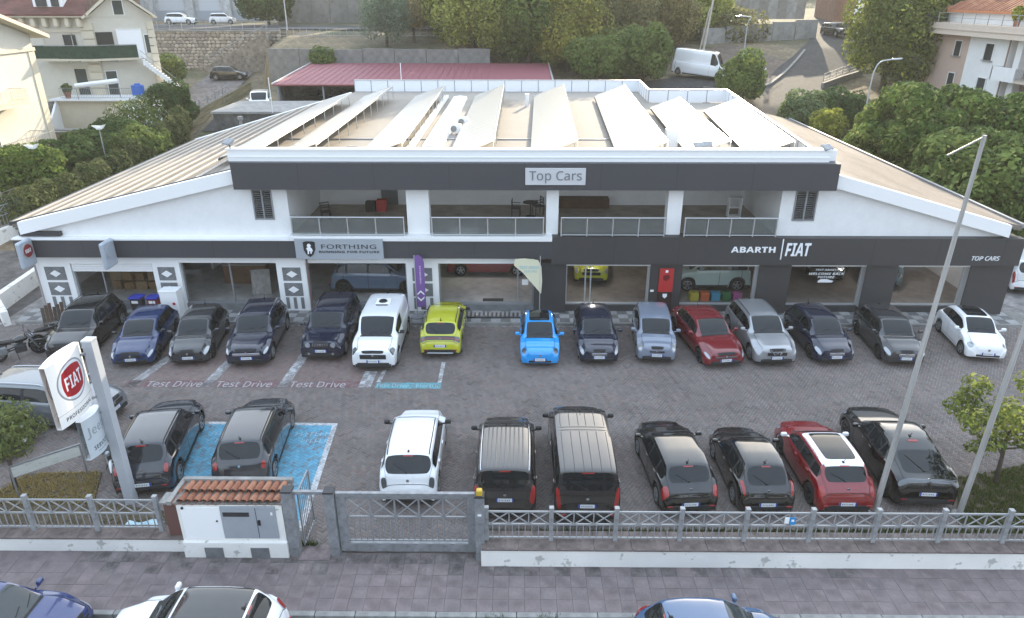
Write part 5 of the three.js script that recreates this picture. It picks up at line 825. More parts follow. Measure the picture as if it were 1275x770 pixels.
// ------------------------------------------------------------------ motorcycles
function motorcycle(label, pos, turn, body, box) {
  const g = thing('motorcycle', label, 'motorcycle', pos, turn, null), r = .31, w = .72;
  for (const z of [w, -w]) { const t = mesh('wheel', new THREE.TorusGeometry(r - .055, .06, 10, 26).rotateY(Math.PI / 2), M.rubber, g); t.position.set(0, r, z); const s = new MB(); for (let k = 0; k < 5; k++) s.add(new THREE.BoxGeometry(.03, (r - .07) * 2, .035).rotateX(k * Math.PI / 5)); s.add(new THREE.TorusGeometry(r - .1, .018, 6, 22).rotateY(Math.PI / 2)); s.add(new THREE.CylinderGeometry(.06, .06, .1, 12).rotateZ(Math.PI / 2)); s.to('rim', alloyDark, t); }
  new MB().bar([.08, r, w], [.08, .98, .42], .026).bar([-.08, r, w], [-.08, .98, .42], .026).to('fork', alloy, g);
  new MB().bar([0, .95, .44], [0, .55, -.1], .035).bar([.1, .5, -.1], [.1, r, -w], .028).bar([-.1, .5, -.1], [-.1, r, -w], .028).bar([0, .7, -.2], [0, .82, -.75], .03).bar([0, .62, .3], [0, .3, .15], .03).to('frame', M.darkMetal, g);
  new MB().rbox(0, .45, .08, .3, .34, .42, .06).rbox(0, .62, .12, .24, .16, .2, .04).to('engine', M.darkMetal, g);
  const tk = mesh('fuel_tank', new THREE.SphereGeometry(1, 20, 14).scale(.17, .15, .3), body, g); tk.position.set(0, .86, .16); tk.rotation.x = -.15;
  new MB().rbox(0, .84, -.34, .26, .1, .62, .045, .06).to('seat', M.black, g);
  new MB().bar([-.36, 1.06, .3], [-.1, 1.04, .42], .016).bar([.36, 1.06, .3], [.1, 1.04, .42], .016).bar([-.1, 1.04, .42], [.1, 1.04, .42], .016).to('handlebar', M.darkMetal, g);
  for (const s of [1, -1]) { new MB().bar([s * .3, 1.06, .34], [s * .34, 1.2, .36], .008).rbox(s * .35, 1.22, .36, .12, .08, .03, .02).to('mirror', M.black, g); }
  const h = mesh('headlight', new THREE.SphereGeometry(.1, 16, 12), lampClear, g); h.position.set(0, .92, .56); new MB().rbox(0, 1.06, .54, .3, .26, .03, .03, -.5).to('windshield', carGlassLight, g);
  new MB().bar([.16, .38, .2], [.18, .34, -.35], .03).bar([.18, .34, -.35], [.2, .45, -.85], .05, 12, .055).to('exhaust', alloy, g);
  const mud = z0 => { const c = []; for (let k = 0; k <= 8; k++) { const a = lerp(.5, 2.4, k / 8); c.push(V(0, r + (r + .04) * Math.sin(a), z0 + (r + .04) * Math.cos(a))); } return new THREE.TubeGeometry(new THREE.CatmullRomCurve3(c), 12, .05, 6); }; mesh('mudguard', mud(w).scale(1, 1, 1), body, g); mesh('mudguard', mud(-w), body, g);
  new MB().rbox(0, .8, -.82, .14, .08, .06, .02).to('tail_light', lampRed, g);
  if (box) { new MB().rbox(0, 1.06, -.72, .44, .3, .4, .08).to('top_box', M.black, g); for (const s of [1, -1]) new MB().rbox(s * .33, .62, -.6, .2, .34, .46, .06).to('pannier', M.greyPanel, g); }
  new MB().bar([-.12, .35, -.1], [-.3, 0, -.05], .016).to('side_stand', M.darkMetal, g); g.rotation.z = .08; g.rotation.order = 'YXZ'; return g;
}
motorcycle('black touring motorcycle with a top box, beside the black SUV', [-21.0, 0, -26.5], 2.2, P.black2, true);
motorcycle('black motorcycle with bare rear beside the black SUV', [-20.35, 0, -27.85], 2.5, P.black, false);
motorcycle('motorcycle half hidden behind the tall sign post, beside the dark blue off-roader', [-13.0, 0, -18.9], .5, M.whitePlain, false);
// ------------------------------------------------------------------ plants
function leafMat(c, tr = .45) { return phys(c, 1, { vertexColors: true, transmission: tr, thickness: 0, side: THREE.DoubleSide, ior: 1.2, specularIntensity: .3 }); }
const leafM = leafMat([1, 1, 1]);
// blobs: [x, y, z, rx, ry, rz]; leaves spread through their shells
function foliage(blobs, n, size, seed, cA, cB, o = {}) {
  const r = rngOf(seed), pos = [], nor = [], col = [], idx = [], wts = blobs.map(b => Math.pow(b[3] * b[4] * b[5], 2 / 3)), tot = wts.reduce((a, b) => a + b, 0);
  const a = V(), d = V(), u = V(), w = V(), nn = V(), lump = [];
  blobs.forEach((b, i) => { const L = []; const k = 14 + Math.floor(12 * wts[i] / tot * blobs.length); for (let j = 0; j < k; j++) { const th = r() * 6.283, ph = Math.acos(2 * r() - 1); L.push([V(Math.sin(ph) * Math.cos(th), Math.cos(ph), Math.sin(ph) * Math.sin(th)), .12 + .22 * r(), r()]); } lump.push(L); });
  const dens = o.inner ?? .35;
  for (let i = 0; i < n; i++) {
    let q = r() * tot, k = 0; while (k < blobs.length - 1 && (q -= wts[k]) > 0) k++; const b = blobs[k];
    const th = r() * 6.283, cz = 2 * r() - 1, sz = Math.sqrt(1 - cz * cz); d.set(sz * Math.cos(th), cz, sz * Math.sin(th));
    let bump = 0, tone = .5; for (const [c, s, tn] of lump[k]) { const f = d.dot(c); if (f > 1 - s) { const e = (f - 1 + s) / s; bump = Math.max(bump, e * s); tone = lerp(tone, tn, e); } }
    const rad = (1 - dens * r() * r()) * (.78 + .95 * bump) + (r() - .5) * .05;
    const px = b[0] + d.x * b[3] * rad, py = b[1] + d.y * b[4] * rad, pz = b[2] + d.z * b[5] * rad; if (o.minY !== undefined && py < o.minY) continue;
    nn.set(d.x + (r() - .5) * 1.5, d.y + (r() - .3) * 1.4, d.z + (r() - .5) * 1.5).normalize();
    u.set(r() - .5, r() - .5, r() - .5).cross(nn).normalize(); w.copy(nn).cross(u);
    const s = size * (.6 + .8 * r()), as = o.slim ?? .55, i0 = pos.length / 3;
    const P4 = [[u, s], [w, s * as], [u, -s], [w, -s * as]]; for (let m = 0; m < 4; m++) { const [ax, l] = P4[m], f = m % 2 ? .12 * s : 0; pos.push(px + ax.x * l + nn.x * f, py + ax.y * l + nn.y * f, pz + ax.z * l + nn.z * f); nor.push(nn.x, nn.y, nn.z); }
    let t = clamp(tone * .8 + r() * .4 - .1), br = (.62 + .76 * r()) * 1.75; let c = [0, 1, 2].map(m => lerp(cA[m], cB[m], t) * br); if (o.tip && r() < o.tip[0]) c = o.tip[1].map(v => v * br);
    for (let m = 0; m < 4; m++) col.push(...c); idx.push(i0, i0 + 1, i0 + 2, i0, i0 + 2, i0 + 3);
  }
  const g = new THREE.BufferGeometry(); g.setAttribute('position', new THREE.Float32BufferAttribute(pos, 3)); g.setAttribute('normal', new THREE.Float32BufferAttribute(nor, 3)); g.setAttribute('color', new THREE.Float32BufferAttribute(col, 3)); g.setIndex(idx); return g;
}
// a crown broken into clumps round a middle
function clumps(cx, cy, cz, rx, ry, rz, n, seed, spread = .62, sub = .52) { const r = rngOf(seed), B = [[cx, cy, cz, rx * .62, ry * .62, rz * .62]]; for (let i = 0; i < n; i++) { const th = i * 2.399 + r(), h = lerp(-.75, .95, (i + .5) / n), q = Math.sqrt(Math.max(0, 1 - h * h * .8)), s = sub * (.7 + .6 * r()); B.push([cx + rx * spread * q * Math.cos(th), cy + ry * spread * h, cz + rz * spread * q * Math.sin(th), rx * s, ry * s * .85, rz * s]); } return B; }
const bark = mat([.13, .10, .075], .9, { map: texGrime });
function trunkGeo(h, r0, cx, cy, cz, blobs, seed) {
  const r = rngOf(seed), m = new MB(); const top = V((r() - .5) * .4, h * .62, (r() - .5) * .4); m.bar([0, -.3, 0], [top.x * .5, h * .32, top.z * .5], r0, 9, r0 * .8).bar([top.x * .5, h * .32, top.z * .5], [top.x, top.y, top.z], r0 * .8, 9, r0 * .55);
  blobs.slice(0, 9).forEach(b => { const f = .3 + .6 * r(), s = V(top.x * f, top.y * Math.max(.5, f + .2), top.z * f); m.bar([s.x, s.y, s.z], [b[0] * .85, b[1], b[2] * .85], r0 * .42, 6, r0 * .12); }); return m.geo(1.5);
}
function tree(name, label, x, z, o) {
  const y = o.y ?? terrainH(x, z), g = thing(name, label, o.cat ?? 'tree', [x, y, z], 0, o.group); const h = o.h, B = o.blobs ?? clumps(0, o.cy ?? h * .62, 0, o.r, o.ry ?? h * .4, o.rz ?? o.r, o.n ?? 14, o.seed, o.spread, o.sub);
  if (!o.noTrunk) mesh('trunk', trunkGeo(h, o.tr ?? h * .022 + .06, 0, 0, 0, B, o.seed + 5), o.bark ?? bark, g);
  mesh('crown', foliage(B, o.leaves, o.leaf, o.seed, o.a, o.b, o), o.mat ?? leafM, g); return g;
}
const GR = { mid: [[.040, .065, .02], [.12, .15, .042]], light: [[.10, .125, .035], [.25, .255, .07]], olive: [[.075, .10, .07], [.16, .19, .13]], dark: [[.016, .034, .013], [.045, .075, .022]], yellow: [[.10, .12, .02], [.26, .25, .05]], dry: [[.12, .10, .05], [.23, .18, .09]], laurel: [[.026, .052, .013], [.105, .14, .032]] };
const gr = (k) => ({ a: GR[k][0], b: GR[k][1] });
const HILL = 'trees on the slope behind the showroom';
// trees on the slope, left to right
tree('olive_tree', 'grey green olive tree standing before the upper road', -15.2, -87.2, { h: 6.2, r: 2.9, ry: 3.2, cy: 3.3, leaves: 9000, leaf: .17, slim: .3, seed: 11, ...gr('olive') });
tree('small_tree', 'dry brownish small tree right of the grey green olive', -12.3, -89, { h: 5, r: 1.7, ry: 2.1, cy: 3.0, leaves: 3500, leaf: .15, seed: 12, ...gr('dry') });
tree('hill_tree', 'broad pale green tree behind the middle of the red shed roof', -4.9, -88, { h: 11.5, r: 5.2, ry: 5.8, cy: 5.3, leaves: 24000, leaf: .2, n: 22, seed: 13, ...gr('light') });
tree('hill_tree', 'green tree right of the broad pale one behind the shed roof', 1.3, -87, { h: 11.5, r: 4.4, ry: 5.8, cy: 5.3, leaves: 21000, leaf: .2, n: 20, seed: 14, ...gr('mid') });
tree('hill_tree', 'tree with yellow lit leaves above the right end of the shed roof', 5.6, -85.5, { h: 10.2, r: 4.0, ry: 5.1, cy: 4.7, leaves: 20000, leaf: .19, n: 20, seed: 15, a: [.07, .085, .025], b: [.22, .20, .045], tip: [.04, [.30, .28, .07]] });
tree('hill_tree', 'tall olive brown tree behind the inner corner of the parapet', 11.2, -90, { h: 9.4, r: 4.6, ry: 4.7, cy: 4.3, leaves: 19000, leaf: .2, n: 18, seed: 16, a: [.06, .065, .03], b: [.16, .14, .07] });
tree('hill_tree', 'rounded green tree directly left of the big white van', 13.4, -80.2, { h: 6.6, r: 2.9, ry: 3.3, cy: 3.0, leaves: 12000, leaf: .17, n: 14, seed: 17, ...gr('mid') });
tree('hill_tree', 'brownish tall tree behind the leaning utility pole', 17.5, -97, { h: 9, r: 5, ry: 4.5, cy: 4.1, leaves: 16000, leaf: .21, n: 16, seed: 18, a: [.07, .07, .03], b: [.19, .16, .07] });
tree('hill_tree', 'green tree at the top edge above the utility pole', 24, -103, { h: 8.2, r: 4.4, ry: 4.1, cy: 3.8, leaves: 13000, leaf: .2, n: 14, seed: 19, ...gr('light') });
tree('hill_tree', 'bushy green tree in front of the bare earth lot, right of the white van', 21.9, -72.2, { h: 5.0, r: 2.3, ry: 2.5, cy: 2.3, leaves: 9500, leaf: .15, n: 12, seed: 20, ...gr('mid') });
tree('hill_tree', 'dark green tree far behind between the broad pale tree and the olive', -11, -101, { h: 8, r: 4.5, ry: 4.0, cy: 3.7, leaves: 11000, leaf: .22, seed: 21, ...gr('dark') });
tree('hill_tree', 'dark tree at the top edge above the dry small tree', -17.5, -110, { h: 8.4, r: 4, ry: 4.2, cy: 3.9, leaves: 9000, leaf: .22, seed: 22, ...gr('dark') });
tree('hill_tree', 'dark tree at the top edge beside the street lamp on the upper road', -36.3, -111, { h: 7.2, r: 4.2, ry: 3.6, cy: 3.3, leaves: 9000, leaf: .22, seed: 23, ...gr('dark') });
tree('hill_tree', 'green tree filling the gap behind the broad pale tree', -9.2, -94, { h: 11, r: 4.6, ry: 5.4, cy: 4.9, leaves: 15000, leaf: .2, n: 18, seed: 24, ...gr('mid') });
tree('hill_tree', 'olive green tree behind the two green trees above the shed roof end', .5, -95, { h: 11, r: 4.8, ry: 5.4, cy: 4.9, leaves: 15000, leaf: .2, n: 18, seed: 25, ...gr('light') });
tree('hill_tree', 'dull green tree behind the yellow lit tree', 8.2, -94, { h: 10.5, r: 4.6, ry: 5.2, cy: 4.8, leaves: 15000, leaf: .2, n: 18, seed: 26, a: [.05, .065, .03], b: [.15, .16, .06] });
tree('hill_tree', 'low bushy tree at the back parapet beside the shed roof end', 8.6, -79.5, { h: 5.6, r: 3.2, ry: 2.8, cy: 2.5, leaves: 9000, leaf: .17, n: 14, seed: 27, ...gr('mid') });
tree('hill_tree', 'low bushy tree between the shed roof end and the white van', 11.6, -83, { h: 6, r: 3.2, ry: 3, cy: 2.7, leaves: 9000, leaf: .17, n: 14, seed: 28, a: [.05, .07, .025], b: [.15, .17, .05] });
// right side
tree('road_tree', 'tall dark tree with a sunlit yellow left edge beside the climbing road', 37.2, -76, { h: 12.5, r: 4.2, ry: 6.0, cy: 6.0, leaves: 26000, leaf: .18, n: 24, seed: 31, a: [.03, .05, .014], b: [.15, .165, .035], tip: [.03, [.28, .28, .06]] });
tree('road_tree', 'dark leafy tree between the tall sunlit tree and the pinkish apartment house', 42.5, -79, { h: 11.5, r: 4.2, ry: 5.4, cy: 5.6, leaves: 20000, leaf: .2, n: 18, seed: 32, ...gr('dark') });
tree('road_tree', 'green tree at the top edge left of the orange roof', 47, -92, { h: 9, r: 4.8, ry: 4.6, cy: 5, leaves: 13000, leaf: .22, seed: 33, ...gr('mid') });
tree('bush', 'grey green bush at the bend of the road behind the right wing', 25.2, -64.5, { h: 3.2, r: 2.2, ry: 1.9, cy: 1.6, leaves: 8500, leaf: .14, seed: 34, noTrunk: 0, cat: 'bush', a: [.05, .075, .035], b: [.12, .15, .07] });
tree('bush', 'yellow green sunlit bush at the edge of the right wing roof', 25.6, -60.2, { h: 3.6, r: 1.35, ry: 1.5, cy: 2.6, leaves: 4200, leaf: .13, seed: 35, cat: 'bush', ...gr('yellow') });
tree('bush', 'dark bush behind the yellow green one below the street lamp', 28.6, -64.5, { h: 3.4, r: 2.2, ry: 1.9, cy: 1.7, leaves: 7000, leaf: .15, seed: 36, cat: 'bush', ...gr('dark') });
tree('broad_tree', 'big rounded laurel like tree with sunlit top left of the apartment windows', 29.5, -52.5, { y: 0, h: 8.4, r: 4.7, ry: 3.9, cy: 4.4, leaves: 39000, leaf: .19, n: 58, seed: 41, spread: .84, sub: .30, inner: .5, ...gr('laurel'), slim: .5, tip: [.12, [.19, .205, .065]] });
tree('broad_tree', 'big rounded tree before the apartment balcony at the right edge', 35.6, -48.5, { y: 0, h: 8.2, r: 4.4, ry: 3.9, cy: 4.2, leaves: 34000, leaf: .19, n: 58, seed: 42, spread: .84, sub: .30, inner: .5, ...gr('laurel'), slim: .5, tip: [.12, [.19, .205, .065]] });
tree('broad_tree', 'lower leafy tree by the end of the right wing at the right edge', 28.2, -43, { y: 0, h: 6.6, r: 4.0, ry: 3.4, cy: 3.3, leaves: 31000, leaf: .19, n: 58, seed: 43, spread: .84, sub: .30, inner: .5, ...gr('mid'), slim: .5, tip: [.12, [.19, .205, .065]] });
tree('broad_tree', 'dark leafy tree above the white van at the right edge', 32.2, -40.5, { y: 0, h: 6.8, r: 4.2, ry: 3.5, cy: 3.5, leaves: 27000, leaf: .19, n: 58, seed: 44, spread: .84, sub: .30, inner: .5, ...gr('mid'), slim: .5, tip: [.12, [.19, .205, .065]] });
// trees across the street: seen only as reflections in the rear windows
for (let k = 0; k < 7; k++) tree('street_tree', `tree across the street behind the viewpoint, ${['first', 'second', 'third', 'fourth', 'fifth', 'sixth', 'seventh'][k]} from the left, mirrored in car windows`, -36 + k * 12, 17 + (k % 3) * 2, { y: -.1, h: 9.5, r: 4.2, ry: 4.2, cy: 5.6, leaves: 5200, leaf: .34, n: 12, seed: 101 + k, a: [.07, .08, .025], b: [.2, .17, .06], group: 'trees across the street' });
// the two small trees by the street
tree('small_tree', 'small broad leaved tree with sunlit top in the grass at the right edge', 15.0, -18.3, { y: 0, h: 3.1, r: 1.65, ry: 1.15, cy: 2.3, leaves: 4200, leaf: .085, n: 17, seed: 51, tr: .075, spread: .95, sub: .30, a: [.05, .07, .018], b: [.16, .175, .045], slim: .45, inner: .7 });
tree('small_tree', 'small tree hanging over the low white board at the left edge', -15.5, -17.7, { y: 0, h: 2.9, r: 1.25, ry: 1.0, cy: 2.15, leaves: 3000, leaf: .075, n: 12, seed: 52, tr: .08, spread: .75, sub: .4, a: [.04, .058, .02], b: [.13, .14, .05], slim: .4, inner: .6 });
// left garden
const OL = { y: 0 };
tree('bush', 'bright green bush at the left edge below the cream house', -35.0, -49.5, { h: 3, r: 2.8, ry: 1.9, cy: 1.9, leaves: 16800, leaf: .12, seed: 61, cat: 'bush', ...gr('laurel') });
tree('bush', 'dark green bush below the corner of the nearer cream house', -34, -54, { h: 2.6, r: 2.9, ry: 1.9, cy: 1.6, leaves: 15399, leaf: .13, seed: 62, cat: 'bush', ...gr('dark') });
tree('bush', 'dark green bush before the low stone wall of the farther cream house', -33.6, -58.2, { h: 2.6, r: 3.2, ry: 1.8, cy: 1.5, leaves: 18200, leaf: .14, seed: 63, cat: 'bush', ...gr('dark') });
tree('bush', 'green bush right of the dark ones, below the flowering oleander', -31.2, -57.3, { h: 2.6, r: 2.7, ry: 1.8, cy: 1.3, leaves: 16800, leaf: .13, seed: 64, cat: 'bush', ...gr('mid') });
tree('oleander', 'oleander bush with white flowers in the left garden', -33.2, -64, { h: 4, r: 2.4, ry: 1.9, cy: 2.0, leaves: 10000, leaf: .13, slim: .35, seed: 65, cat: 'bush', ...gr('mid'), tip: [.09, [.62, .6, .57]] });
tree('round_tree', 'dark round tree right of the white flowering oleander', -31.4, -66, { h: 4.6, r: 2.0, ry: 2.3, cy: 2.7, leaves: 13000, leaf: .13, seed: 66, ...gr('dark') });
tree('bush', 'green bush in the walled bed beside the driveway', -40.6, -85.5, { h: 3.4, r: 2.2, ry: 1.7, cy: 2.2, leaves: 6500, leaf: .16, seed: 67, cat: 'bush', ...gr('mid') });
tree('bush', 'small green bush growing on the concrete retaining wall', -22, -85.0, { y: 5.9, h: 3, r: 1.5, ry: 1.3, cy: 1.6, leaves: 3500, leaf: .14, seed: 68, cat: 'bush', ...gr('mid') });
{ // creeper hedge on the garden fence
  const B = []; for (let k = 0; k < 22; k++) { const t = k / 21; B.push([lerp(-31.4, -28.9, t) + (k % 3 - 1) * .15, 1.35 + lerp(0, 2.4, t * t) + .3 * (k % 2), lerp(-43, -62, t), .95, 1.45, .8]); }
  const g = thing('hedge', 'long ragged hedge with dry patches along the garden fence on the left', 'hedge'); mesh('foliage', foliage(B, 26000, .11, 71, [.03, .05, .018], [.11, .115, .045]), leafM, g);
}
// woods along the top of the hill: reads as one mass
{
  const r = rngOf(81), B = []; for (let k = 0; k < 70; k++) { const x = lerp(-95, 120, (k + r()) / 70), z = -150 - 50 * r(); B.push([x, terrainH(x, z) + 1.5, z, 4 + 3 * r(), 2.6 + 1.6 * r(), 4 + 2 * r()]); }
  const w = mesh('hill_woods', foliage(B, 46000, .5, 82, [.035, .055, .02], [.12, .13, .05]), leafM); tag(w, 'far wood along the top of the hill', 'woods', null, 'stuff');
  const B2 = []; for (let k = 0; k < 26; k++) { const x = lerp(-12, 30, (k + r()) / 26), z = -100 - 14 * r(); B2.push([x, terrainH(x, z) + 1.6, z, 2.6 + 1.5 * r(), 2 + 1.2 * r(), 2.4]); }
  tag(mesh('hill_undergrowth', foliage(B2, 26000, .26, 83, [.05, .06, .025], [.15, .14, .06]), leafM), 'brownish undergrowth between the trees of the slope', 'undergrowth', null, 'stuff');
}
// grass: blades in one mesh per patch
function grassPatch(label, n, place, hgt, cA, cB, seed) {
  const r = rngOf(seed), pos = [], col = [], idx = []; for (let i = 0; i < n; i++) { const [x, y, z] = place(r), h = hgt * (.5 + r()), a = r() * 6.283, w = .012 + .008 * r(), lx = (r() - .5) * h * .9, lz = (r() - .5) * h * .9, i0 = pos.length / 3; pos.push(x - Math.cos(a) * w, y, z - Math.sin(a) * w, x + Math.cos(a) * w, y, z + Math.sin(a) * w, x + lx, y + h, z + lz); const t = r(), c = [0, 1, 2].map(k => lerp(cA[k], cB[k], t)); col.push(...c, ...c, ...c); idx.push(i0, i0 + 1, i0 + 2); }
  const g = new THREE.BufferGeometry(); g.setAttribute('position', new THREE.Float32BufferAttribute(pos, 3)); g.setAttribute('color', new THREE.Float32BufferAttribute(col, 3)); g.setIndex(idx); g.computeVertexNormals(); return tag(mesh('grass', g, leafM), label, 'grass', null, 'stuff');
}
const soil = mat([.16, .125, .085], .95, { map: texGrime, bumpMap: bumpCoarse, bumpScale: .03 });
{
  const bed = (name, poly, label) => { const m = new MB(); const s = new THREE.Shape(poly.map(p => new THREE.Vector2(p[0], -p[1]))); const g = new THREE.ExtrudeGeometry(s, { depth: .03, bevelEnabled: false }); g.rotateX(-Math.PI / 2); metreUV(g, 2); g.translate(0, .012, 0); return tag(mesh(name, g, soil), label, null, null, 'structure'); };
  const A = [[-16.2, -17.0], [-12.7, -17.0], [-13.3, -18.6], [-15.6, -18.5]], Bp = [[12.7, -16.3], [19, -16.3], [19, -19.8], [16.4, -19.2], [13.9, -18.5]], Cc = [[-22, -15.6], [-9.1, -15.85], [-9.5, -16.6], [-12.5, -17.1], [-22, -17.2]], D = [[-.9, -15.32], [18, -15.32], [18, -16.15], [-.9, -16.0]];
  bed('earth_bed', A, 'bed of dry grass under the low white board'); bed('earth_bed', Bp, 'grass bed round the small tree at the right edge'); bed('earth_bed', Cc, 'dusty earth strip behind the left fence'); bed('earth_bed', D, 'planted strip of earth behind the right fence');
  const inP = P => r => { for (;;) { const xs = P.map(p => p[0]), zs = P.map(p => p[1]), x = lerp(Math.min(...xs), Math.max(...xs), r()), z = lerp(Math.min(...zs), Math.max(...zs), r()); if (inPoly(x, z, P) && fbm(x / 2.3, z / 2.3 + P[0][0], 1, 4) > .40) return [x, .035, z]; } };
  grassPatch('dry yellowish grass under the low white board', 6500, inP(A), .08, [.30, .23, .10], [.46, .37, .17], 91);
  grassPatch('green grass round the small tree at the right edge', 16000, inP(Bp), .1, [.05, .075, .022], [.14, .16, .05], 92);
  grassPatch('thin dry weeds behind the left fence', 3500, inP(Cc), .08, [.12, .11, .05], [.25, .21, .1], 93);
  grassPatch('green weeds in the strip behind the right fence', 14000, inP(D), .13, [.04, .065, .02], [.13, .15, .05], 94);
  const weeds = [[-5.8, -15.4], [-4.4, -15.35], [-4.3, -15.3], [3, -12.93], [3.3, -12.95], [6.2, -12.94], [-.5, -12.95], [.8, -12.95]];
  grassPatch('small weeds by the gate posts and along the kerb', 900, r => { const w = weeds[Math.floor(r() * weeds.length)]; return [w[0] + (r() - .5) * .5, w[1] < -14 ? 0 : -.12, w[1] + (r() - .5) * .12]; }, .16, [.04, .07, .02], [.12, .15, .05], 95);
}
// ------------------------------------------------------------------ walls and fences round the place
{
  // stone retaining wall below the upper road, its stones set one by one
  const w = thing('stone_wall', 'tall rubble stone retaining wall below the upper road', 'retaining wall'), r = rngOf(21);
  new MB().span(-62, -31.6, 3.6, 9.75, -99.75, -100.5).to('mortar_core', mat([.33, .29, .24], .95, { map: texGrime }), w, 4);
  const sg = new THREE.DodecahedronGeometry(.5, 0), mm = new THREE.Matrix4(), c = new THREE.Color(), L = []; let y = 4.6;
  while (y < 9.6) { const h = .34 + .16 * r(); let x = -62; while (x < -31.7) { const ww = .4 + .45 * r(); L.push([x + ww / 2, y + h / 2, ww, h]); x += ww; } y += h; }
  const inst = new THREE.InstancedMesh(sg, mat([1, 1, 1], .95), L.length); L.forEach(([x, yy, ww, h], i) => { mm.compose(V(x, yy + (r() - .5) * .06, -99.74), new THREE.Quaternion().setFromEuler(new THREE.Euler((r() - .5) * .5, 0, (r() - .5) * .5)), V(ww * 1.06, h * 1.06, .22)); inst.setMatrixAt(i, mm); const t = .65 + .6 * r(); inst.setColorAt(i, c.setRGB(.36 * t, .30 * t, .235 * t)); }); inst.name = 'stone'; tag(inst, null, null, null, 'stuff'); inst.castShadow = inst.receiveShadow = true; w.add(inst);
  new MB().span(-62, -31.5, 9.72, 9.9, -99.6, -100.6).to('coping', M.concreteLight, w, 3);
  // stairs climbing along the wall
  const st = thing('stairs', 'long concrete stairs with railing climbing along the stone wall', 'stairs'); const n = 22;
  for (let k = 0; k < n; k++) { const x = lerp(-41, -32.5, k / n), y2 = lerp(5.2, 9.5, k / n); new MB().span(x, x + .5, y2 - .6, y2, -97.6, -99.4).to('step', M.concrete, st, 2); }
  new MB().prism([[-41, 4.6], [-32.2, 4.6], [-32.2, 9.6], [-32.6, 9.6], [-41, 5.4]], -97.6, -97.4).to('side_wall', mat([.36, .31, .25], .95, { map: texGrime }), st, 3);
  const hr = new MB(); hr.bar([-41, 6.4, -97.5], [-32.4, 10.6, -97.5], .03); for (let k = 0; k <= 10; k++) { const x = lerp(-41, -32.4, k / 10); hr.bar([x, lerp(5.3, 9.5, k / 10), -97.5], [x, lerp(6.4, 10.6, k / 10), -97.5], .025); } hr.to('handrail', M.fenceMetal, st);
  const rail = (label, pts, h, sp, name = 'road_railing') => { const g = thing(name, label, 'railing'); const nP = []; for (let i = 0; i < pts.length - 1; i++) { const a = pts[i], b = pts[i + 1], Ln = Math.hypot(b[0] - a[0], b[2] - a[2]), k = Math.max(1, Math.round(Ln / sp)); for (const f of [.15, .55, 1]) new MB().bar([a[0], a[1] + h * f, a[2]], [b[0], b[1] + h * f, b[2]], .03, 6).to('rail', M.fenceMetal, g); for (let j = 0; j < k; j++) { const t = j / k, p = [lerp(a[0], b[0], t), lerp(a[1], b[1], t), lerp(a[2], b[2], t)]; new MB().bar(p, [p[0], p[1] + h, p[2]], .035, 6).to('post', M.fenceMetal, g); } } return g; };
  rail('pale railing along the upper road above the stone wall', [[-62, 9.9, -100.1], [-31.5, 9.9, -100.1]], 1.05, 1.6);
  rail('pale railing of the upper road behind the dry grass slope', [[-29, 9.4, -92.3], [-9.5, 9.4, -92.3], [-3, 9.4, -94]], 1.0, .8);
  rail('thin railing on the low wall beside the climbing road', [[31.6, 5.8, -77.2], [34.8, 6.2, -80.4], [38.4, 6.6, -83.6]], .8, 1.4);
  // concrete walls
  const cw = thing('retaining_wall', 'grey concrete retaining wall behind the red roofed shed', 'retaining wall'); for (let k = 0; k < 7; k++) new MB().span(-28.4 + k * 3.6, -24.85 + k * 3.6, 3.5, 8.55 - .05 * (k % 3), -84.85, -85.4).to('wall_panel', M.concrete, cw, 4);
  const cl = thing('retaining_wall', 'high weathered concrete wall at the top edge above the upper road', 'retaining wall'); for (let k = 0; k < 6; k++) new MB().span(-37 + k * 2.75, -34.3 + k * 2.75, 9, 15.6, -117, -117.8).to('wall_panel', mat([.35, .33, .30], .95, { map: texMottle }), cl, 5);
  const c2 = thing('retaining_wall', 'pale low concrete wall behind the bare earth lot', 'retaining wall'); for (let k = 0; k < 5; k++) { new MB().box(25.2 + k * 3.3, 8.9 + k * .22, -98.6 - k * .95, 3.3, 2.6, .35, 0, .28, .0).to('wall_panel', M.concreteLight, c2, 4); }
  const c3 = thing('retaining_wall', 'grey slatted wall at the top edge right of the tall trees', 'retaining wall'); for (let k = 0; k < 12; k++) new MB().box(26 + k * 1.45, 12.2, -113 - k * .2, 1.38, 2.8, .3).to('wall_panel', k % 2 ? M.concrete : M.concreteLight, c3, 4);
  const c4 = thing('roadside_wall', 'low pale wall along the right side of the climbing road', 'wall'); for (const [a, b] of [[[31.6, -77.2], [34.8, -80.4]], [[34.8, -80.4], [38.4, -83.6]]]) { const ya = terrainH(...a), yb = terrainH(...b); new MB().sq([a[0], ya + .3, a[1]], [b[0], yb + .3, b[1]], .3, .6).to('wall_section', M.concrete, c4, 2); }
  const kb = thing('kerb', 'curved pale kerb round the bare earth lot', null); kb.userData.kind = 'structure'; const kp = [[19.2, -77], [23.5, -75.4], [26.6, -78.6], [29.4, -83.2], [32.8, -89], [35.5, -93.8]]; for (let i = 0; i < kp.length - 1; i++) { const a = kp[i], b = kp[i + 1], n = 4; for (let k = 0; k < n; k++) { const p = [lerp(a[0], b[0], k / n), lerp(a[1], b[1], k / n)], q = [lerp(a[0], b[0], (k + .96) / n), lerp(a[1], b[1], (k + .96) / n)]; new MB().sq([p[0], terrainH(...p) + .18, p[1]], [q[0], terrainH(...q) + .18, q[1]], .3, .2).to('kerb_stone', M.concrete, kb); } }
  tag(new MB().rbox(27.6, 6.4, -84.5, .7, .25, .4, .05, .2, .6).to('litter', M.whitePlain), 'small white scrap lying on the bare earth lot', 'litter');
}
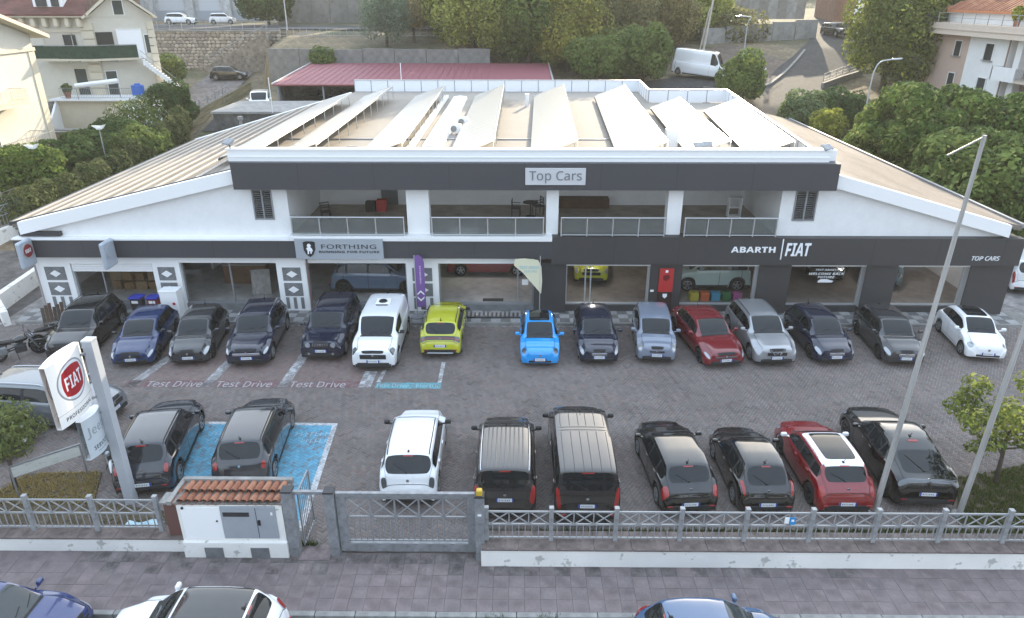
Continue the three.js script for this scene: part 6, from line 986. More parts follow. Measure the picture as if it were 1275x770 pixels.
// lane on the left: white walls and two fences
{
  const w = thing('lane_wall', 'low white stained wall between the lane and the forecourt', 'wall'); new MB().sq([-25.05, .35, -31.2], [-25.6, .35, -36.2], .3, 1.0).sq([-23.6, .3, -29.6], [-25.05, .3, -31.2], .28, .8).to('wall', M.streetWall, w, 3);
  const w2 = thing('lane_wall', 'white wall along the far side of the lane carrying the grey fence', 'wall'); new MB().sq([-32.6, .35, -34], [-31.2, .35, -45], .3, 1.2).sq([-31.2, .5, -45], [-28.9, 1.6, -62], .3, 1.3).to('wall', M.streetWall, w2, 4);
  const garden = (label, pts, h, m, gap) => { const g = thing('garden_fence', label, 'fence'); for (let i = 0; i < pts.length - 1; i++) { const a = V(...pts[i]), b = V(...pts[i + 1]), L = a.distanceTo(b), n = Math.round(L / 2); for (let k = 0; k < n; k++) { const p = a.clone().lerp(b, k / n), q = a.clone().lerp(b, (k + 1) / n); new MB().sq([p.x, p.y, p.z], [p.x, p.y + h + .1, p.z], .09).to('post', m, g); for (const f of [.08, .55, .98]) new MB().sq([p.x, p.y + h * f, p.z], [q.x, q.y + h * f, q.z], .04).to('rail', m, g); const mid = p.clone().lerp(q, .5); for (const [s, e] of [[p, mid], [mid, q]]) { new MB().sq([s.x, s.y + h * .55, s.z], [e.x, e.y + h * .98, e.z], .025).to('cross_bar', m, g); new MB().sq([s.x, s.y + h * .98, s.z], [e.x, e.y + h * .55, e.z], .025).to('cross_bar', m, g); } const bl = new MB(); for (let j = 1; j < gap; j++) { const s = p.clone().lerp(q, j / gap); bl.sq([s.x, s.y + h * .08, s.z], [s.x, s.y + h * .55, s.z], .022); } const bb = bl.to('baluster', m, g); bb.userData.kind = 'stuff'; } } return g; };
  garden('grey metal fence with crossed bars on the white lane wall', [[-32.6, .95, -34], [-31.2, .95, -45], [-28.9, 2.2, -62]], 1.35, M.greyMetal, 7);
  garden('pale olive garden fence behind the grey lane fence', [[-35.6, .5, -40], [-34.4, .7, -46], [-32.8, 1.3, -53]], 1.3, mat([.30, .30, .2], .7), 7);
  garden('short fence beside the driveway behind the round tree', [[-31.0, 2.6, -65], [-30.6, 4.0, -78]], 1.5, M.greyMetal, 7);
  tag(new MB().sq([-30.9, 3.0, -66], [-30.5, 4.4, -84], .1, 1.3).to('reed_screen', mat([.33, .29, .17], .9, { map: texGrime })), 'straw coloured reed screen along the driveway', 'screen');
  for (const [p, l] of [[[-33.2, 0, -48.5], 'white bird shaped garden lamp nearer the left edge, among the bushes'], [[-31.2, 0, -53.5], 'white bird shaped garden lamp above the garden fence, farther right']]) { const g = thing('garden_lamp', l, 'garden lamp', [p[0], terrainH(p[0], p[2]), p[2]]); new MB().bar([0, 0, 0], [0, 3.7, 0], .04).to('pole', M.fenceMetal, g); new MB().prism([[-.5, .15], [-.1, -.12], [.3, -.06], [.55, .25], [.1, .14]], -.08, .08).to('wing', M.whitePlain, g).position.y = 3.75; new MB().rbox(0, 3.72, 0, .4, .22, .3, .08).to('lamp_head', M.whitePlain, g); }
}
// ------------------------------------------------------------------ red roofed shed
{
  const s = thing('red_shed', 'long shed with a flat dark red sheet roof behind the showroom', 'shed'), red = mat([.30, .095, .115], .7, { map: texSoft });
  slab([[-23.3, 6.3, -70], [3.3, 6.3, -70], [3.3, 7.05, -84.2], [-23.3, 7.05, -84.2]], .12).to('roof_deck', red, s);
  const N = 38; for (let k = 0; k <= N; k++) { const x = lerp(-23.2, 3.2, k / N); new MB().sq([x, 6.34, -70.05], [x, 7.09, -84.1], .04, .012).to('roof_rib', red, s); }
  new MB().sq([-23.36, 6.36, -70], [-23.36, 7.11, -84.2], .14, .1).sq([3.36, 6.36, -70], [3.36, 7.11, -84.2], .14, .1).to('verge_flashing', M.alu, s); new MB().sq([-23.3, 6.24, -69.95], [3.3, 6.24, -69.95], .12, .14).to('eave_gutter', mat([.2, .05, .05], .6), s);
  new MB().span(-23, 3, 3, 6.2, -74.5, -74.8).span(-23, -22.8, 3, 6.2, -70.5, -84).span(2.8, 3, 3, 6.2, -70.5, -84).to('wall', mat([.33, .32, .30], .9, { map: texGrime }), s, 4);
  for (let k = 0; k <= 6; k++) new MB().box(-22.9 + k * 4.3, 4.8, -70.2, .16, 3, .16).to('post', M.greyMetal, s);
}
// ------------------------------------------------------------------ houses
const cream = mat([.68, .645, .55], .85, { map: texSoft }), creamTrim = mat([.68, .61, .47], .8, { map: texSoft }), roofRed = mat([.20, .075, .06], .85, { map: texGrime }), shutterM = mat([.03, .045, .04], .6), slatePane = phys([.03, .035, .04], .08);
// a window with frame and sill on a wall; face +z of its own axes
function windowOn(parent, x, y, z, ry, w, h, m = shutterM, frame = M.whitePlain, sill = true) {
  const c = Math.cos(ry), s = Math.sin(ry), g = new MB().add(new THREE.BoxGeometry(w, h, .05)).to('window', m, parent); g.position.set(x, y, z); g.rotation.y = ry;
  new MB().span(-w / 2 - .06, -w / 2, -h / 2 - .06, h / 2 + .06, .0, .07).span(w / 2, w / 2 + .06, -h / 2 - .06, h / 2 + .06, .0, .07).span(-w / 2, w / 2, h / 2, h / 2 + .06, 0, .07).to('window_frame', frame, g); if (sill) new MB().box(0, -h / 2 - .05, .08, w + .3, .06, .2).to('window_sill', M.concreteLight, g); return g;
}
function balustrade(parent, x0, z0, x1, z1, y, m, h = .95) { const b = new MB().sq([x0, y + h, z0], [x1, y + h, z1], .05).sq([x0, y + .1, z0], [x1, y + .1, z1], .04), L = Math.hypot(x1 - x0, z1 - z0), n = Math.round(L / .16); for (let k = 0; k <= n; k++) { const t = k / n; b.bar([lerp(x0, x1, t), y + .1, lerp(z0, z1, t)], [lerp(x0, x1, t), y + h, lerp(z0, z1, t)], .012, 5); } return b.to('balcony_railing', m, parent); }
{ // nearer house, its gable end towards the lane
  const g = thing('cream_house', 'cream coloured gabled house with balconies at the upper left edge, nearer of the two', 'house'), X = -38.2;
  // gable prism in the zy plane
  const gable = (x0, x1) => { const s = new THREE.Shape([[-59, -1], [-41, -1], [-41, 11.2], [-50, 14.0], [-59, 11.2]].map(p => new THREE.Vector2(-p[0], p[1]))); const e = new THREE.ExtrudeGeometry(s, { depth: x1 - x0, bevelEnabled: false }); e.rotateY(Math.PI / 2); e.translate(x0, 0, 0); return e; };
  mesh('wall', metreUV(gable(-47, X).toNonIndexed ? gable(-47, X) : gable(-47, X), 4), cream, g);
  slab([[-47.6, 14.35, -50], [X + .9, 14.35, -50], [X + .9, 11.2, -60.1], [-47.6, 11.2, -60.1]], .28).to('roof', creamTrim, g); slab([[X + .9, 14.35, -50], [-47.6, 14.35, -50], [-47.6, 11.2, -39.9], [X + .9, 11.2, -39.9]], .28).to('roof', creamTrim, g);
  slab([[-47.5, 14.42, -50.05], [X + .8, 14.42, -50.05], [X + .8, 11.32, -60], [-47.5, 11.32, -60]], .06).to('roof_covering', roofRed, g);
  new MB().span(X, X + .14, 10.05, 10.3, -59.1, -41).to('cornice', creamTrim, g, 3); new MB().span(X, X + .06, -1, 10.05, -59.05, -58.3).to('corner_pilaster', creamTrim, g, 3);
  windowOn(g, X + .02, 12.0, -54.0, Math.PI / 2, 1.3, 1.2); windowOn(g, X + .02, 7.9, -51, Math.PI / 2, 1.2, 2.2, slatePane); windowOn(g, X + .02, 4.6, -51.9, Math.PI / 2, 1.2, 2.2, shutterM); windowOn(g, X + .02, 12.0, -47, Math.PI / 2, 1.3, 1.2);
  new MB().span(X, X + 1.3, 6.5, 6.7, -55.2, -46).to('balcony_slab', creamTrim, g, 3); balustrade(g, X + 1.25, -55.1, X + 1.25, -46, 6.7, creamTrim); balustrade(g, X, -55.1, X + 1.25, -55.1, 6.7, creamTrim);
  new MB().span(X, X + 1.9, 3.2, 3.4, -56.2, -46).to('balcony_slab', creamTrim, g, 3); balustrade(g, X + 1.85, -56.1, X + 1.85, -46, 3.4, M.fenceMetal); balustrade(g, X, -56.1, X + 1.85, -56.1, 3.4, M.fenceMetal);
  new MB().span(-41.2, -40.4, 13, 15.2, -51.6, -51).to('chimney', mat([.3, .12, .09], .85), g);
}
{ // farther house with the green balcony screen
  const g = thing('cream_house', 'cream house with a red roof, green screened balcony and outdoor stairs, farther of the two', 'house'), Z = -70;
  new MB().span(-49, -39.6, -1, 12.2, Z, Z - 10).to('wall', cream, g, 4);
  // right bay, turned a little
  const at = (u, v) => { const c = Math.cos(.5), s = Math.sin(.5); return [-39.6 + c * u + s * v, Z - s * u + c * v]; };
  const bayW = 5.4; { const q = [at(0, 0), at(bayW, 0), at(bayW, -8), at(0, -8)]; const sh = new THREE.Shape(q.map(p => new THREE.Vector2(p[0], -p[1]))); const e = new THREE.ExtrudeGeometry(sh, { depth: 13.2, bevelEnabled: false }); e.rotateX(-Math.PI / 2); e.translate(0, -1, 0); metreUV(e, 4); mesh('wall', e, cream, g); }
  // gable over the bay
  { const [gx, gz] = at(bayW / 2, .05); const m = new MB().prism([[-bayW / 2, 0], [bayW / 2, 0], [0, 2.1]], -8, 0).to('gable_wall', cream, g); m.position.set(gx, 12.2, gz); m.rotation.y = .5; for (const s of [-1, 1]) { const r = new MB().box(s * (bayW / 4 + .1), 1.2, -3.7, Math.hypot(bayW / 2 + .8, 2.3), .2, 9, 0, 0, -s * Math.atan2(2.1, bayW / 2)).to('gable_roof', creamTrim, g); r.position.set(gx, 12.2, gz); r.rotation.y = .5; } }
  // eave with modillions, mansard roof, dormer
  new MB().span(-49.4, -39.3, 12.2, 12.45, Z + .75, Z - 10).to('eave', creamTrim, g, 3); for (let k = 0; k < 9; k++) new MB().rbox(-48.6 + k * 1.05, 11.75, Z + .3, .42, .8, .55, .1).to('modillion', creamTrim, g); new MB().span(-49, -39.6, 10.9, 11.1, Z + .12, Z).to('cornice', creamTrim, g, 3);
  slab([[-49.4, 12.47, Z + .8], [-39.2, 12.47, Z + .8], [-40.6, 15.4, Z - 3.6], [-49.4, 15.4, Z - 3.6]], .15).to('roof', roofRed, g); new MB().span(-49.4, -40.6, 14, 15.3, Z - 3.6, Z - 9).to('roof', roofRed, g);
  const d = new MB().span(-44.3, -41.6, 12.7, 14.7, Z - .1, Z - 3).to('dormer', M.whitePlain, g); new MB().span(-44, -43, 13.1, 14.4, Z - .02, Z - .09).span(-42.6, -41.9, 13.1, 14.4, Z - .02, Z - .09).to('dormer_window', slatePane, d);
  // balcony with green screen: front and along the bay
  const scr = mat([.03, .075, .045], .9, { map: texGrime }), [ex, ez] = at(3.6, 1.5), [mx, mz] = [-39.0, Z + 1.6];
  const sh = new THREE.Shape([[-44.3, -Z], [-44.3, -(Z + 1.6)], [mx, -mz], [ex, -ez], [at(3.6, 0)[0], -at(3.6, 0)[1]], [-39.6, -Z]].map(p => new THREE.Vector2(...p))); const e = new THREE.ExtrudeGeometry(sh, { depth: .22, bevelEnabled: false }); e.rotateX(-Math.PI / 2); e.translate(0, 8.5, 0); mesh('balcony_slab', e, creamTrim, g);
  const b2 = new MB().sq([-44.25, 9.25, Z + 1.55], [mx, 9.25, mz], .06, 1.1).sq([mx, 9.25, mz], [ex, 9.25, ez], .06, 1.1).sq([-44.25, 9.25, Z], [-44.25, 9.25, Z + 1.55], .06, 1.1).to('balcony_screen', scr, g, 2);
  new MB().sq([-44.25, 9.85, Z + 1.55], [mx, 9.85, mz], .05).sq([mx, 9.85, mz], [ex, 9.85, ez], .05).to('balcony_rail', M.fenceMetal, g);
  // openings
  windowOn(g, -42.7, 9.7, Z + .02, 0, 2.6, 2.6, mat([.55, .5, .42], .8), creamTrim, false); windowOn(g, -41.6, 9.5, Z + .06, 0, 1.0, 2.3, slatePane, shutterM, false); windowOn(g, -47.2, 9.9, Z + .02, 0, .9, 1.2); windowOn(g, -46.8, 5.6, Z + .02, 0, 1.2, 1.4, slatePane); windowOn(g, -41.3, 6.4, Z + .02, 0, 1.1, 2.6, shutterM, creamTrim, false);
  const win = (u, y, w, h, m, fr) => { const [x, z] = at(u, .03); windowOn(g, x, y, z, .5, w, h, m, fr ?? M.whitePlain, false); }; win(1.1, 9.6, 1.3, 2.5, slatePane, shutterM); win(3.2, 9.8, 2.0, 2.6, M.whitePlain); win(4.8, 9.8, .7, 1.6, shutterM); win(1.0, 6.2, .9, 2.5, shutterM); win(2.7, 13.0, .8, 1.2, shutterM);
  // quoined pilaster between the two faces
  for (let k = 0; k < 16; k++) new MB().rbox(-39.75, .6 + k * .72, Z + .1, 1.1, .66, .3, .03).to('quoin', creamTrim, g); { const q = new MB(); for (let k = 0; k < 16; k++) { const [x, z] = at(bayW - .3, .05); const m = new MB().rbox(0, 0, 0, .6, .66, .2, .03).to('quoin', creamTrim, g); m.position.set(x, .6 + k * .72, z); m.rotation.y = .5; } }
  // outdoor stairs behind the bay down to the terrace
  { const [sx, sz] = at(bayW - .6, 1.2), stp = 14; for (let k = 0; k < stp; k++) { const [x, z] = at(4.0 + k * .2, 1.0); const m = new MB().box(0, 0, 0, .26, .5, 1.0).to('stair_step', M.whitePlain, g); m.position.set(x, 8.2 - k * .19, z); m.rotation.y = .5; } const [ax, az] = at(3.8, 1.65), [b3, bz] = at(6.7, 1.65); new MB().sq([ax, 9.3, az], [b3, 6.4, bz], .05).sq([ax, 8.8, az], [b3, 5.9, bz], .04).to('stair_rail', M.fenceMetal, g); }
  // terrace with curved white edge, steps down in front
  new MB().span(-46, -35.4, 1.5, 5.2, Z + 3.0, Z).to('terrace', creamTrim, g, 3); new MB().span(-42.8, -35.0, 5.2, 5.36, Z + 3.4, Z).to('terrace_edge', M.whitePlain, g); balustrade(g, -41.8, Z + 3.2, -35.3, Z + 3.2, 5.36, M.greyMetal);
  for (let k = 0; k < 11; k++) new MB().span(-45, -42.6, 1.6, 5.1 - k * .3, Z + 3.0 + k * .3, Z + 3.32 + k * .3).to('step', M.concrete, g, 2); new MB().prism([[0, 0], [3.4, 0], [0, 3.6]], 0, .2).to('stair_wall', M.whitePlain, g); { const m = g.children.at(-1); m.rotation.y = -Math.PI / 2; m.position.set(-42.3, 1.7, Z + 3.0); }
  const aw = thing('awning', 'rolled white awning on the terrace of the farther cream house', 'awning'); new MB().bar([-40.2, 6.5, Z + 3.2], [-36.6, 6.9, Z + 2.6], .22, 12).to('roll', M.whitePlain, aw); new MB().bar([-40.2, 5.3, Z + 3.2], [-40.2, 6.5, Z + 3.2], .04).to('post', M.greyMetal, aw); new MB().bar([-36.6, 5.3, Z + 2.6], [-36.6, 6.9, Z + 2.6], .04).to('post', M.greyMetal, aw);
  const tk = thing('water_tank', 'blue water tank beside the terrace of the farther cream house', 'tank', [-35.4, 5.2, Z + 1.6]); new MB().bar([0, .1, 0], [0, 1.2, 0], .55, 18).bar([0, 1.2, 0], [0, 1.35, 0], .25, 14).to('body', mat([.03, .12, .45], .5), tk); new MB().bar([0, 0, 0], [0, .1, 0], .6, 14).to('base', M.concrete, tk);
  const pots = [[-44.8, 5.2, Z + 2.2, 'terracotta pot with a plant on the left of the terrace'], [-41.4, 5.36, Z + 2.7, 'terracotta pot with a plant beside the terrace railing']]; for (const [x, y, z, l] of pots) { const p = thing('flower_pot', l, 'flower pot', [x, y, z]); mesh('pot', new THREE.LatheGeometry([[.0, 0], [.22, 0], [.32, .5], [.36, .5], [.36, .58], [.28, .58], [.26, .5]].map(q => new THREE.Vector2(...q)), 16), M.terracotta[1], p); mesh('leaves', foliage([[0, .9, 0, .45, .4, .45]], 260, .14, 5, ...GR.mid), leafM, p); }
  // stone faced garden wall below
  const sw = thing('garden_wall', 'low pinkish stone garden wall in front of the farther cream house', 'wall'), r = rngOf(6); new MB().span(-44.5, -34.5, .8, 3.0, -62.8, -63.2).to('core', mat([.33, .26, .21], .9, { map: texGrime }), sw, 3); const sm = [[.42, .30, .22], [.36, .25, .18], [.46, .36, .28]].map(c => mat(c, .9, { map: texMottle })), sg = new RoundedBoxGeometry(.68, .4, .1, 1, .04); for (let j = 0; j < 4; j++) for (let i = 0; i < 14; i++) { const s = mesh('stone', sg, sm[Math.floor(r() * 3)], sw); s.position.set(-44.1 + i * .71 + (j % 2) * .3, 1.45 + j * .44, -62.79); } new MB().span(-44.6, -34.4, 3.18, 3.3, -62.7, -63.3).to('coping', M.concreteLight, sw);
  const pl = thing('planter_wall', 'white walled planting bed beside the driveway', 'wall'); new MB().sq([-39.6, 4.2, -79.5], [-42.5, 4.6, -88], .3, 1.5).sq([-39.6, 4.2, -79.5], [-44, 4.2, -79], .3, 1.5).to('wall', M.concreteLight, pl, 3);
  const ar = thing('arched_lamp', 'dark arched lamp post beside the farther cream house', 'lamp post', [-43.6, terrainH(-43.6, -86), -86]); { const c = []; for (let k = 0; k <= 12; k++) { const a = Math.PI * k / 12; c.push(V(-1.2 + 1.2 * Math.cos(a), 3.4 + 1.3 * Math.sin(a), 0)); } mesh('arch', new THREE.TubeGeometry(new THREE.CatmullRomCurve3(c), 24, .07, 8), M.darkMetal, ar); new MB().bar([0, 0, 0], [0, 3.4, 0], .08).bar([-2.4, 2.6, 0], [-2.4, 3.4, 0], .07).to('post', M.darkMetal, ar); }
}
{ // white building over the upper road
  const g = thing('white_building', 'long white building with grey plinth and piers at the top edge above the stone wall', 'building'), wallW = mat([.7, .72, .73], .8, { map: texMottle }), gp = mat([.33, .36, .40], .8);
  new MB().span(-68, -39.6, 9.5, 17, -124, -132).to('wall', wallW, g, 5); new MB().span(-68, -39.5, 9.5, 11.8, -123.9, -124).to('plinth', gp, g, 4);
  for (const x of [-60, -53.5, -47.5, -42.5]) new MB().span(x, x + 1.3, 9.5, 17, -123.2, -123.9).to('pier', wallW, g, 4); new MB().span(-58, -54, 11.8, 16.6, -123.97, -124.03).span(-51.5, -48.2, 11.8, 16.6, -123.97, -124.03).to('wall_panel', mat([.5, .53, .56], .7), g, 4);
  windowOn(g, -62.3, 13.6, -123.96, 0, 1, 1.1); windowOn(g, -64.6, 13.6, -123.96, 0, 1, 1.1);
  const br = thing('brick_house', 'reddish brown house wall between the cream house and the white building', 'house'); new MB().span(-66, -58.5, 9.5, 15.6, -112.5, -119).to('wall', mat([.24, .15, .12], .9, { map: texGrime }), br, 3); slab([[-66.3, 16.6, -116], [-58.2, 16.6, -116], [-58.2, 15.5, -112.1], [-66.3, 15.5, -112.1]], .2).to('roof', M.terracotta[1], br); windowOn(br, -60.4, 13.2, -112.45, 0, .9, 1.2);
  const rb = thing('brown_house', 'reddish brown house at the top edge beside the climbing road', 'house'); new MB().span(47.5, 58, 8, 16, -116, -124).to('wall', mat([.27, .145, .09], .85, { map: texMottle }), rb, 4); new MB().span(47.4, 58.1, 8, 10.4, -115.9, -116).to('plinth', mat([.42, .33, .25], .85), rb, 4); windowOn(rb, 54.5, 13.6, -115.95, 0, 1.2, 1.3); new MB().bar([51.6, 10, -115.85], [51.6, 16, -115.85], .07).to('drain_pipe', M.greyPanel, rb);
}
{ // apartment house on the right, its long side facing the showroom
  const g = thing('apartment_house', 'pinkish and white apartment house with an orange tile roof at the right edge', 'apartment building'), X = 39.8, pink = mat([.56, .415, .34], .85, { map: texSoft }), wh = mat([.86, .86, .84], .85, { map: texSoft }), slabM = mat([.68, .57, .47], .8, { map: texSoft });
  new MB().span(X, X + 12, -1, 10.8, -74, -67.1).to('wall', pink, g, 4); new MB().span(X - .03, X + 12, -1, 10.8, -67.1, -61.4).to('wall', wh, g, 4); new MB().span(X + 1.6, X + 12, -1, 10.8, -61.4, -50).to('wall', pink, g, 4);
  new MB().span(X - .02, X + .5, -1, 10.8, -60.6, -59.9).span(X - .02, X + .5, -1, 10.8, -56.5, -55.6).to('balcony_pier', wh, g, 4);
  const sl = new MB().span(X - 1.0, X + 12, 10.8, 11.75, -75.3, -50).to('terrace_slab', slabM, g, 4); new MB().span(X - 1.05, X + 12, 11.2, 11.26, -75.35, -50).to('slab_groove', mat([.4, .33, .27], .85), g);
  new MB().span(X + .6, X + 12, 11.75, 12.9, -72.6, -50).to('attic_wall', wh, g, 4);
  const [ax, bx, y0, y1] = [X + .2, X + 7, 12.8, 16.6]; const tr = new MB(); slab([[ax, y0, -50], [ax, y0, -73.2], [bx, y1, -68.2], [bx, y1, -50]], .2).to('roof', mat([.58, .22, .10], .85, { map: texSoft }), g); slab([[ax, y0, -73.2], [X + 12, y0, -73.2], [X + 12, y1, -68.2], [bx, y1, -68.2]], .2).to('roof', mat([.58, .22, .10], .85, { map: texSoft }), g);
  for (let k = 0; k < 46; k++) { const z = -72.8 + k * .5, top = z < -68.2 ? (z + 73.2) / 5 : 1; new MB().sq([ax, y0 + .05, z], [lerp(ax, bx, top), lerp(y0, y1, top) + .05, z], .2, .07).to('roof_tile_row', M.terracotta[k % 3], g); }
  new MB().span(X + 2.6, X + 3.6, 13.6, 16.2, -65.3, -64.4).to('chimney', wh, g, 2); for (const z of [-66.8, -57.4]) { const q = new MB().box(X + 2.0, 13.95, z, 1.1, .08, .8, 0, 0, Math.atan2(3.8, 6.8)).to('skylight', phys([.5, .55, .6], .08), g); }
  const rl = new MB().sq([X - .9, 12.6, -75.2], [X - .9, 12.6, -50], .05).sq([X - .9, 12.2, -75.2], [X - .9, 12.2, -50], .03).sq([X - .9, 12.6, -75.2], [X + 4, 12.6, -75.2], .05); for (let k = 0; k < 14; k++) rl.sq([X - .9, 11.75, -75.2 + k * 1.9], [X - .9, 12.6, -75.2 + k * 1.9], .05); rl.to('terrace_railing', M.fenceMetal, g);
  for (const y of [9.65, 6.9, 4.1]) { windowOn(g, X - .02, y, -68.7, -Math.PI / 2, 1.0, 1.25, slatePane, wh); windowOn(g, X - .05, y, -64, -Math.PI / 2, 1.15, 1.3, slatePane, M.whitePlain); }
  for (const y of [7.9, 5.1, 2.3]) { new MB().span(X - .9, X + 1.6, y - .2, y, -61.4, -50).to('balcony_slab', slabM, g, 3); new MB().span(X - 1.0, X - .88, y - .2, y + .85, -61.6, -58.6).span(X - 1.0, X + .0, y - .2, y + .85, -61.6, -61.48).to('balcony_parapet', wh, g, 3); balustrade(g, X - .95, -58.6, X - .95, -50, y, M.fenceMetal, .85); windowOn(g, X + 1.57, y + 1.1, -58, -Math.PI / 2, 1.4, 2.1, slatePane, wh, false); }
  for (const y of [7.6, 4.8, 2]) new MB().span(X - .9, X + 1.3, y, y + 1.1, -75.1, -74).to('rear_balcony', wh, g, 3);
  new MB().bar([X - .08, -1, -61.5], [X - .08, 10.8, -61.5], .06).to('drain_pipe', mat([.3, .2, .16], .7), g);
  const tb = thing('potted_shrub', 'small potted shrub on the roof terrace of the apartment house', 'plant', [X - .2, 11.75, -61.2]); mesh('pot', new THREE.CylinderGeometry(.25, .2, .45, 14).translate(0, .22, 0), M.terracotta[0], tb); mesh('leaves', foliage([[0, .95, 0, .5, .6, .5]], 500, .12, 9, ...GR.yellow), leafM, tb);
  const wb = thing('white_house', 'white house among the trees at the top edge left of the orange roof', 'house'); new MB().span(46, 56, 6, 15.6, -98, -106).to('wall', wh, wb, 4); windowOn(wb, 48.6, 13.6, -97.95, 0, 1.2, 1.6, slatePane); slab([[45.6, 15.7, -97.6], [56.4, 15.7, -97.6], [56.4, 17, -102], [45.6, 17, -102]], .2).to('roof', M.terracotta[2], wb);
}
// ------------------------------------------------------------------ street lamps and poles
{
  const lamp = (x, z, h, reach, ang, label) => { const g = thing('street_lamp', label, 'street lamp', [x, terrainH(x, z), z], ang); const m = mat([.5, .52, .53], .4, { metalness: .4 }); new MB().bar([0, 0, 0], [0, h * .72, 0], .09, 10, .06).to('pole', m, g); const c = new THREE.CatmullRomCurve3([V(0, h * .72, 0), V(.08, h * .88, 0), V(.4, h * .97, 0), V(reach, h, 0)]); mesh('arm', new THREE.TubeGeometry(c, 20, .05, 8), m, g); new MB().rbox(reach + .3, h + .03, 0, .75, .12, .26, .05, 0, 0, .1).to('lamp_head', m, g); new MB().rbox(reach + .32, h - .035, 0, .5, .03, .18, .01, 0, 0, .1).to('lens', M.alu, g); return g; };
  lamp(28.6, -60.4, 7.6, 1.3, -.2, 'tall curved street lamp right of the right wing roof, before the dark trees'); lamp(-30.7, -101, 5.2, 1.2, 2.4, 'street lamp on the upper road at the top edge, left of the concrete wall'); lamp(27.2, -91.2, 4.6, -1.4, 0, 'thin street lamp with a long arm standing on the bare earth lot');
  const sp = thing('post', 'short pale post beside the tall curved street lamp', 'post', [30.0, terrainH(30, -60.4), -60.4]); new MB().bar([0, 0, 0], [.1, 3.4, 0], .09, 10).to('pole', M.alu, sp); new MB().bar([.1, 3.4, 0], [.1, 3.45, 0], .1, 10).to('cap', M.alu, sp);
  const up = thing('utility_pole', 'leaning pale double utility pole among the trees above the white van', 'utility pole', [22.4, terrainH(22.4, -92), -92]); new MB().bar([0, -.3, 0], [.75, 7.2, 0], .15, 10, .11).to('pole', mat([.5, .45, .38], .85), up); new MB().bar([-.5, -.3, 0], [.35, 5.4, .1], .09, 8, .08).to('brace', mat([.45, .4, .33], .85), up);
}
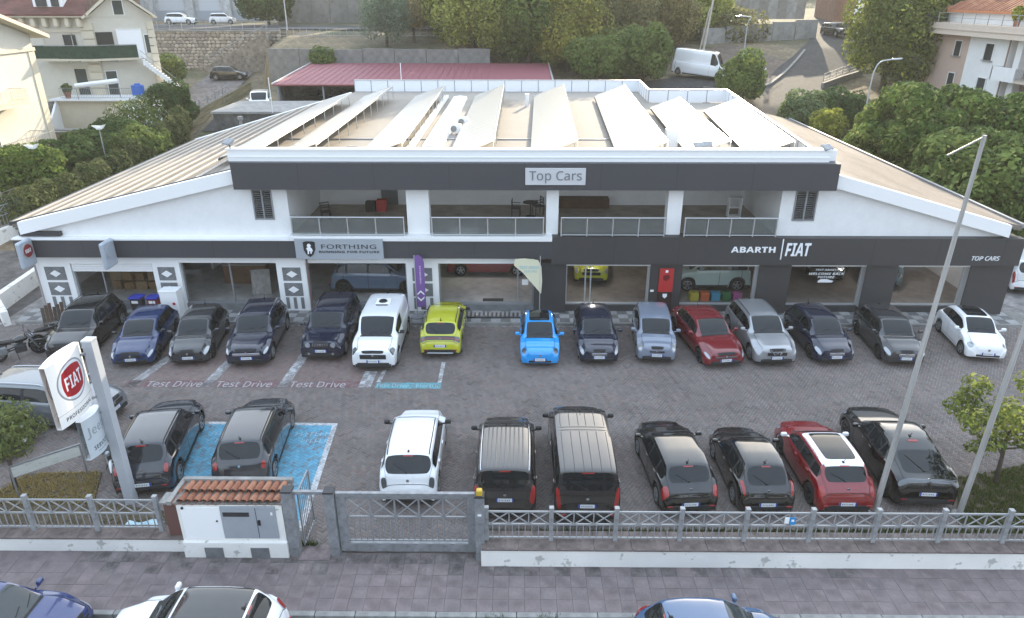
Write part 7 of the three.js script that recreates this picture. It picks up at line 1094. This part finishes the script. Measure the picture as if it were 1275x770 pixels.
// ------------------------------------------------------------------ odds and ends on the forecourt
{
  const wu = thing('washing_unit', 'white cabinet with a red mark beside the lidded bins at the white pier', 'cabinet', [-16.1, .12, -30.3]); new MB().rbox(0, .72, 0, .82, 1.4, .6, .05).to('casing', M.whitePlain, wu); new MB().rbox(0, 1.44, 0, .86, .06, .64, .02).to('lid', M.whitePlain, wu); const rm = new MB().add(new THREE.CylinderGeometry(.07, .07, .02, 14).rotateX(Math.PI / 2)).to('red_mark', mat([.4, .02, .03], .5), wu); rm.position.set(.22, .85, .31); new MB().box(.2, .45, .305, .25, .12, .01).to('label_plate', mat([.3, .4, .5], .5), wu);
  const bin = (x, c, l) => { const b = thing('wheelie_bin', l, 'bin', [x, .12, -30.35]); mesh('body', new THREE.CylinderGeometry(.34, .27, .95, 4, 1).rotateY(Math.PI / 4).translate(0, .55, 0), c, b); new MB().rbox(0, 1.06, .02, .56, .09, .6, .03, -.06).to('lid', l.includes('blue') ? mat([.02, .035, .32], .45) : mat([.05, .045, .045], .6), b); new MB().box(0, .88, .262, .3, .13, .012).to('label', M.whitePlain, b); for (const s of [1, -1]) { const w = mesh('wheel', new THREE.CylinderGeometry(.1, .1, .05, 14).rotateZ(Math.PI / 2), M.rubber, b); w.position.set(s * .27, .1, -.24); } };
  bin(-17.75, mat([.04, .04, .045], .6), 'bin with a blue lid beside the white pier'); bin(-16.95, mat([.22, .03, .03], .6), 'red bin with a dark lid between the blue lidded bin and white cabinet');
  const pal = thing('pallet_stack', 'leaning wooden boards and crates at the left end of the walkway', 'boards', [-21.3, .05, -29.55], .45); for (let k = 0; k < 6; k++) new MB().box(-.42 + k * .16, .45 + .05 * (k % 3), -.1 + .03 * k, .14, .9 + .1 * (k % 3), .03, -.3 - .06 * (k % 2), .1 * k).to('board', mat([.12 + .02 * (k % 3), .095, .07], .85, { map: texMottle }), pal); new MB().box(0, .15, .3, .8, .3, .4).to('crate', mat([.13, .10, .08], .85, { map: texMottle }), pal); new MB().rbox(.75, .12, .9, .7, .2, .5, .03, 0, .4).to('white_sack', M.whitePlain, pal);
  const cubes = [[[.5, .42, .04], 'yellow'], [[.55, .12, .03], 'orange'], [[.05, .28, .42], 'blue'], [[.03, .15, .05], 'green'], [[.4, .1, .25], 'pink']]; cubes.forEach(([c, n], i) => { const x = 8.55 + i * .52; tag(new MB().rbox(x, .64, -31.95, .44, .42, .42, .05).to('display_cube', mat(c.map(v => v * .6), .7)), `${n} cube seat behind the window with the pale mint car`, 'cube', 'coloured cube seats behind the window'); });
  const ys = thing('wall_sign', 'yellow and black round sign hanging inside the second window from the left', 'sign', [-12.3, 2.35, -34]); new MB().rbox(0, 0, 0, .9, 1.1, .06, .02).to('board', mat([.5, .4, .02], .5), ys); const dsk = new MB().add(new THREE.CylinderGeometry(.3, .3, .03, 20).rotateX(Math.PI / 2)).to('black_disc', M.black, ys); dsk.position.set(.1, -.1, .04);
  // stock in the store rooms behind the two left windows
  const r = rngOf(31), bm = [[.32, .2, .1], [.28, .17, .08], [.36, .25, .14]].map(c => mat(c, .85, { map: texMottle })); 
  for (let k = 0; k < 14; k++) { const x = -20.2 + (k % 5) * .62, y = .42 + Math.floor(k / 5) * .5, w = .42 + .14 * r(), h = .36 + .12 * r(); tag(new MB().rbox(x, y + h / 2, -33.2 - .1 * r(), w, h, .4, .01, 0, (r() - .5) * .4).to('carton', bm[k % 3]), `brown carton, number ${['one', 'two', 'three', 'four', 'five'][k % 5]} from the left in the ${['bottom', 'middle', 'top'][Math.floor(k / 5)]} row behind the half closed shutter`, 'carton', 'brown cartons stacked behind the half closed shutter'); }
  const sofa = thing('counter', 'long wooden counter behind the second window from the left', 'counter', [-14, .42, -34.2]); new MB().rbox(0, .5, 0, 2.2, 1, .6, .02).to('front', M.wood, sofa, 2); new MB().rbox(0, 1.03, 0, 2.3, .06, .7, .02).to('top', M.concreteLight, sofa);
  const pan = thing('leaning_board', 'pale panel leaning behind the second window from the left', 'panel', [-12.7, .42, -32.6], .2); new MB().rbox(0, .62, 0, .9, 1.25, .05, .01, -.25).to('board', M.concreteLight, pan); new MB().sq([0, .1, -.5], [0, 1.0, -.18], .04).to('strut', M.greyMetal, pan);
  const bm2 = thing('door_mat', 'black mat on the step before the big pale window', 'mat', [-1.2, .425, -31.75]); new MB().rbox(0, .02, 0, 1.0, .03, .5, .01).to('mat', M.rubber, bm2);
  const grate = thing('ramp_bench', 'dark ribbed bench ramp before the big pale window', 'ramp', [-1.2, .11, -30.6]); new MB().box(0, .05, 0, 3.2, .1, .5).to('base', M.darkMetal, grate); for (let k = 0; k < 16; k++) new MB().box(-1.5 + k * .2, .13, 0, .1, .06, .48).to('rib', M.greyMetal, grate);
  const wn = thing('notice', 'small white notice on the glass of the big pale window', 'notice', [.35, 1.55, -31.40]); new MB().box(0, 0, 0, .3, .28, .012).to('sheet', M.whitePlain, wn);
  const bt = thing('plastic_sheet', 'pale blue plastic sheet caught behind the left fence', 'sheet', [-10.6, .12, -15.9]); const pg = new THREE.PlaneGeometry(1.0, .36, 12, 6); { const p = pg.attributes.position; for (let i = 0; i < p.count; i++) p.setZ(i, .14 * Math.sin(p.getX(i) * 7) * Math.cos(p.getY(i) * 6) + .12); pg.computeVertexNormals(); pg.rotateX(-Math.PI / 2); } mesh('sheet', pg, phys([.42, .6, .68], .4, { side: THREE.DoubleSide }), bt);
  const pb = thing('planter_box', 'small dark box on the wall beside the meter hut', 'box', [-9.32, .47, -15.4]); new MB().rbox(0, .55, 0, .36, 1.1, .36, .02).to('body', mat([.13, .06, .05], .8), pb); new MB().rbox(0, 1.12, 0, .5, .06, .46, .01).to('lid', M.concreteLight, pb);
  const fs = thing('fence_sign', 'small blue and white sign tied to the right fence before the black small hatchback', 'sign', [7.25, 1.32, -14.95]); new MB().rbox(.02, 0, 0, .16, .24, .02, .006).to('blue_plate', mat([.02, .25, .55], .5), fs); new MB().rbox(-.13, .02, 0, .12, .2, .02, .006).to('white_plate', M.whitePlain, fs); new MB().box(.02, .02, .012, .07, .07, .004).to('mark', M.whitePlain, fs);
}
renderer.render(scene, camera);
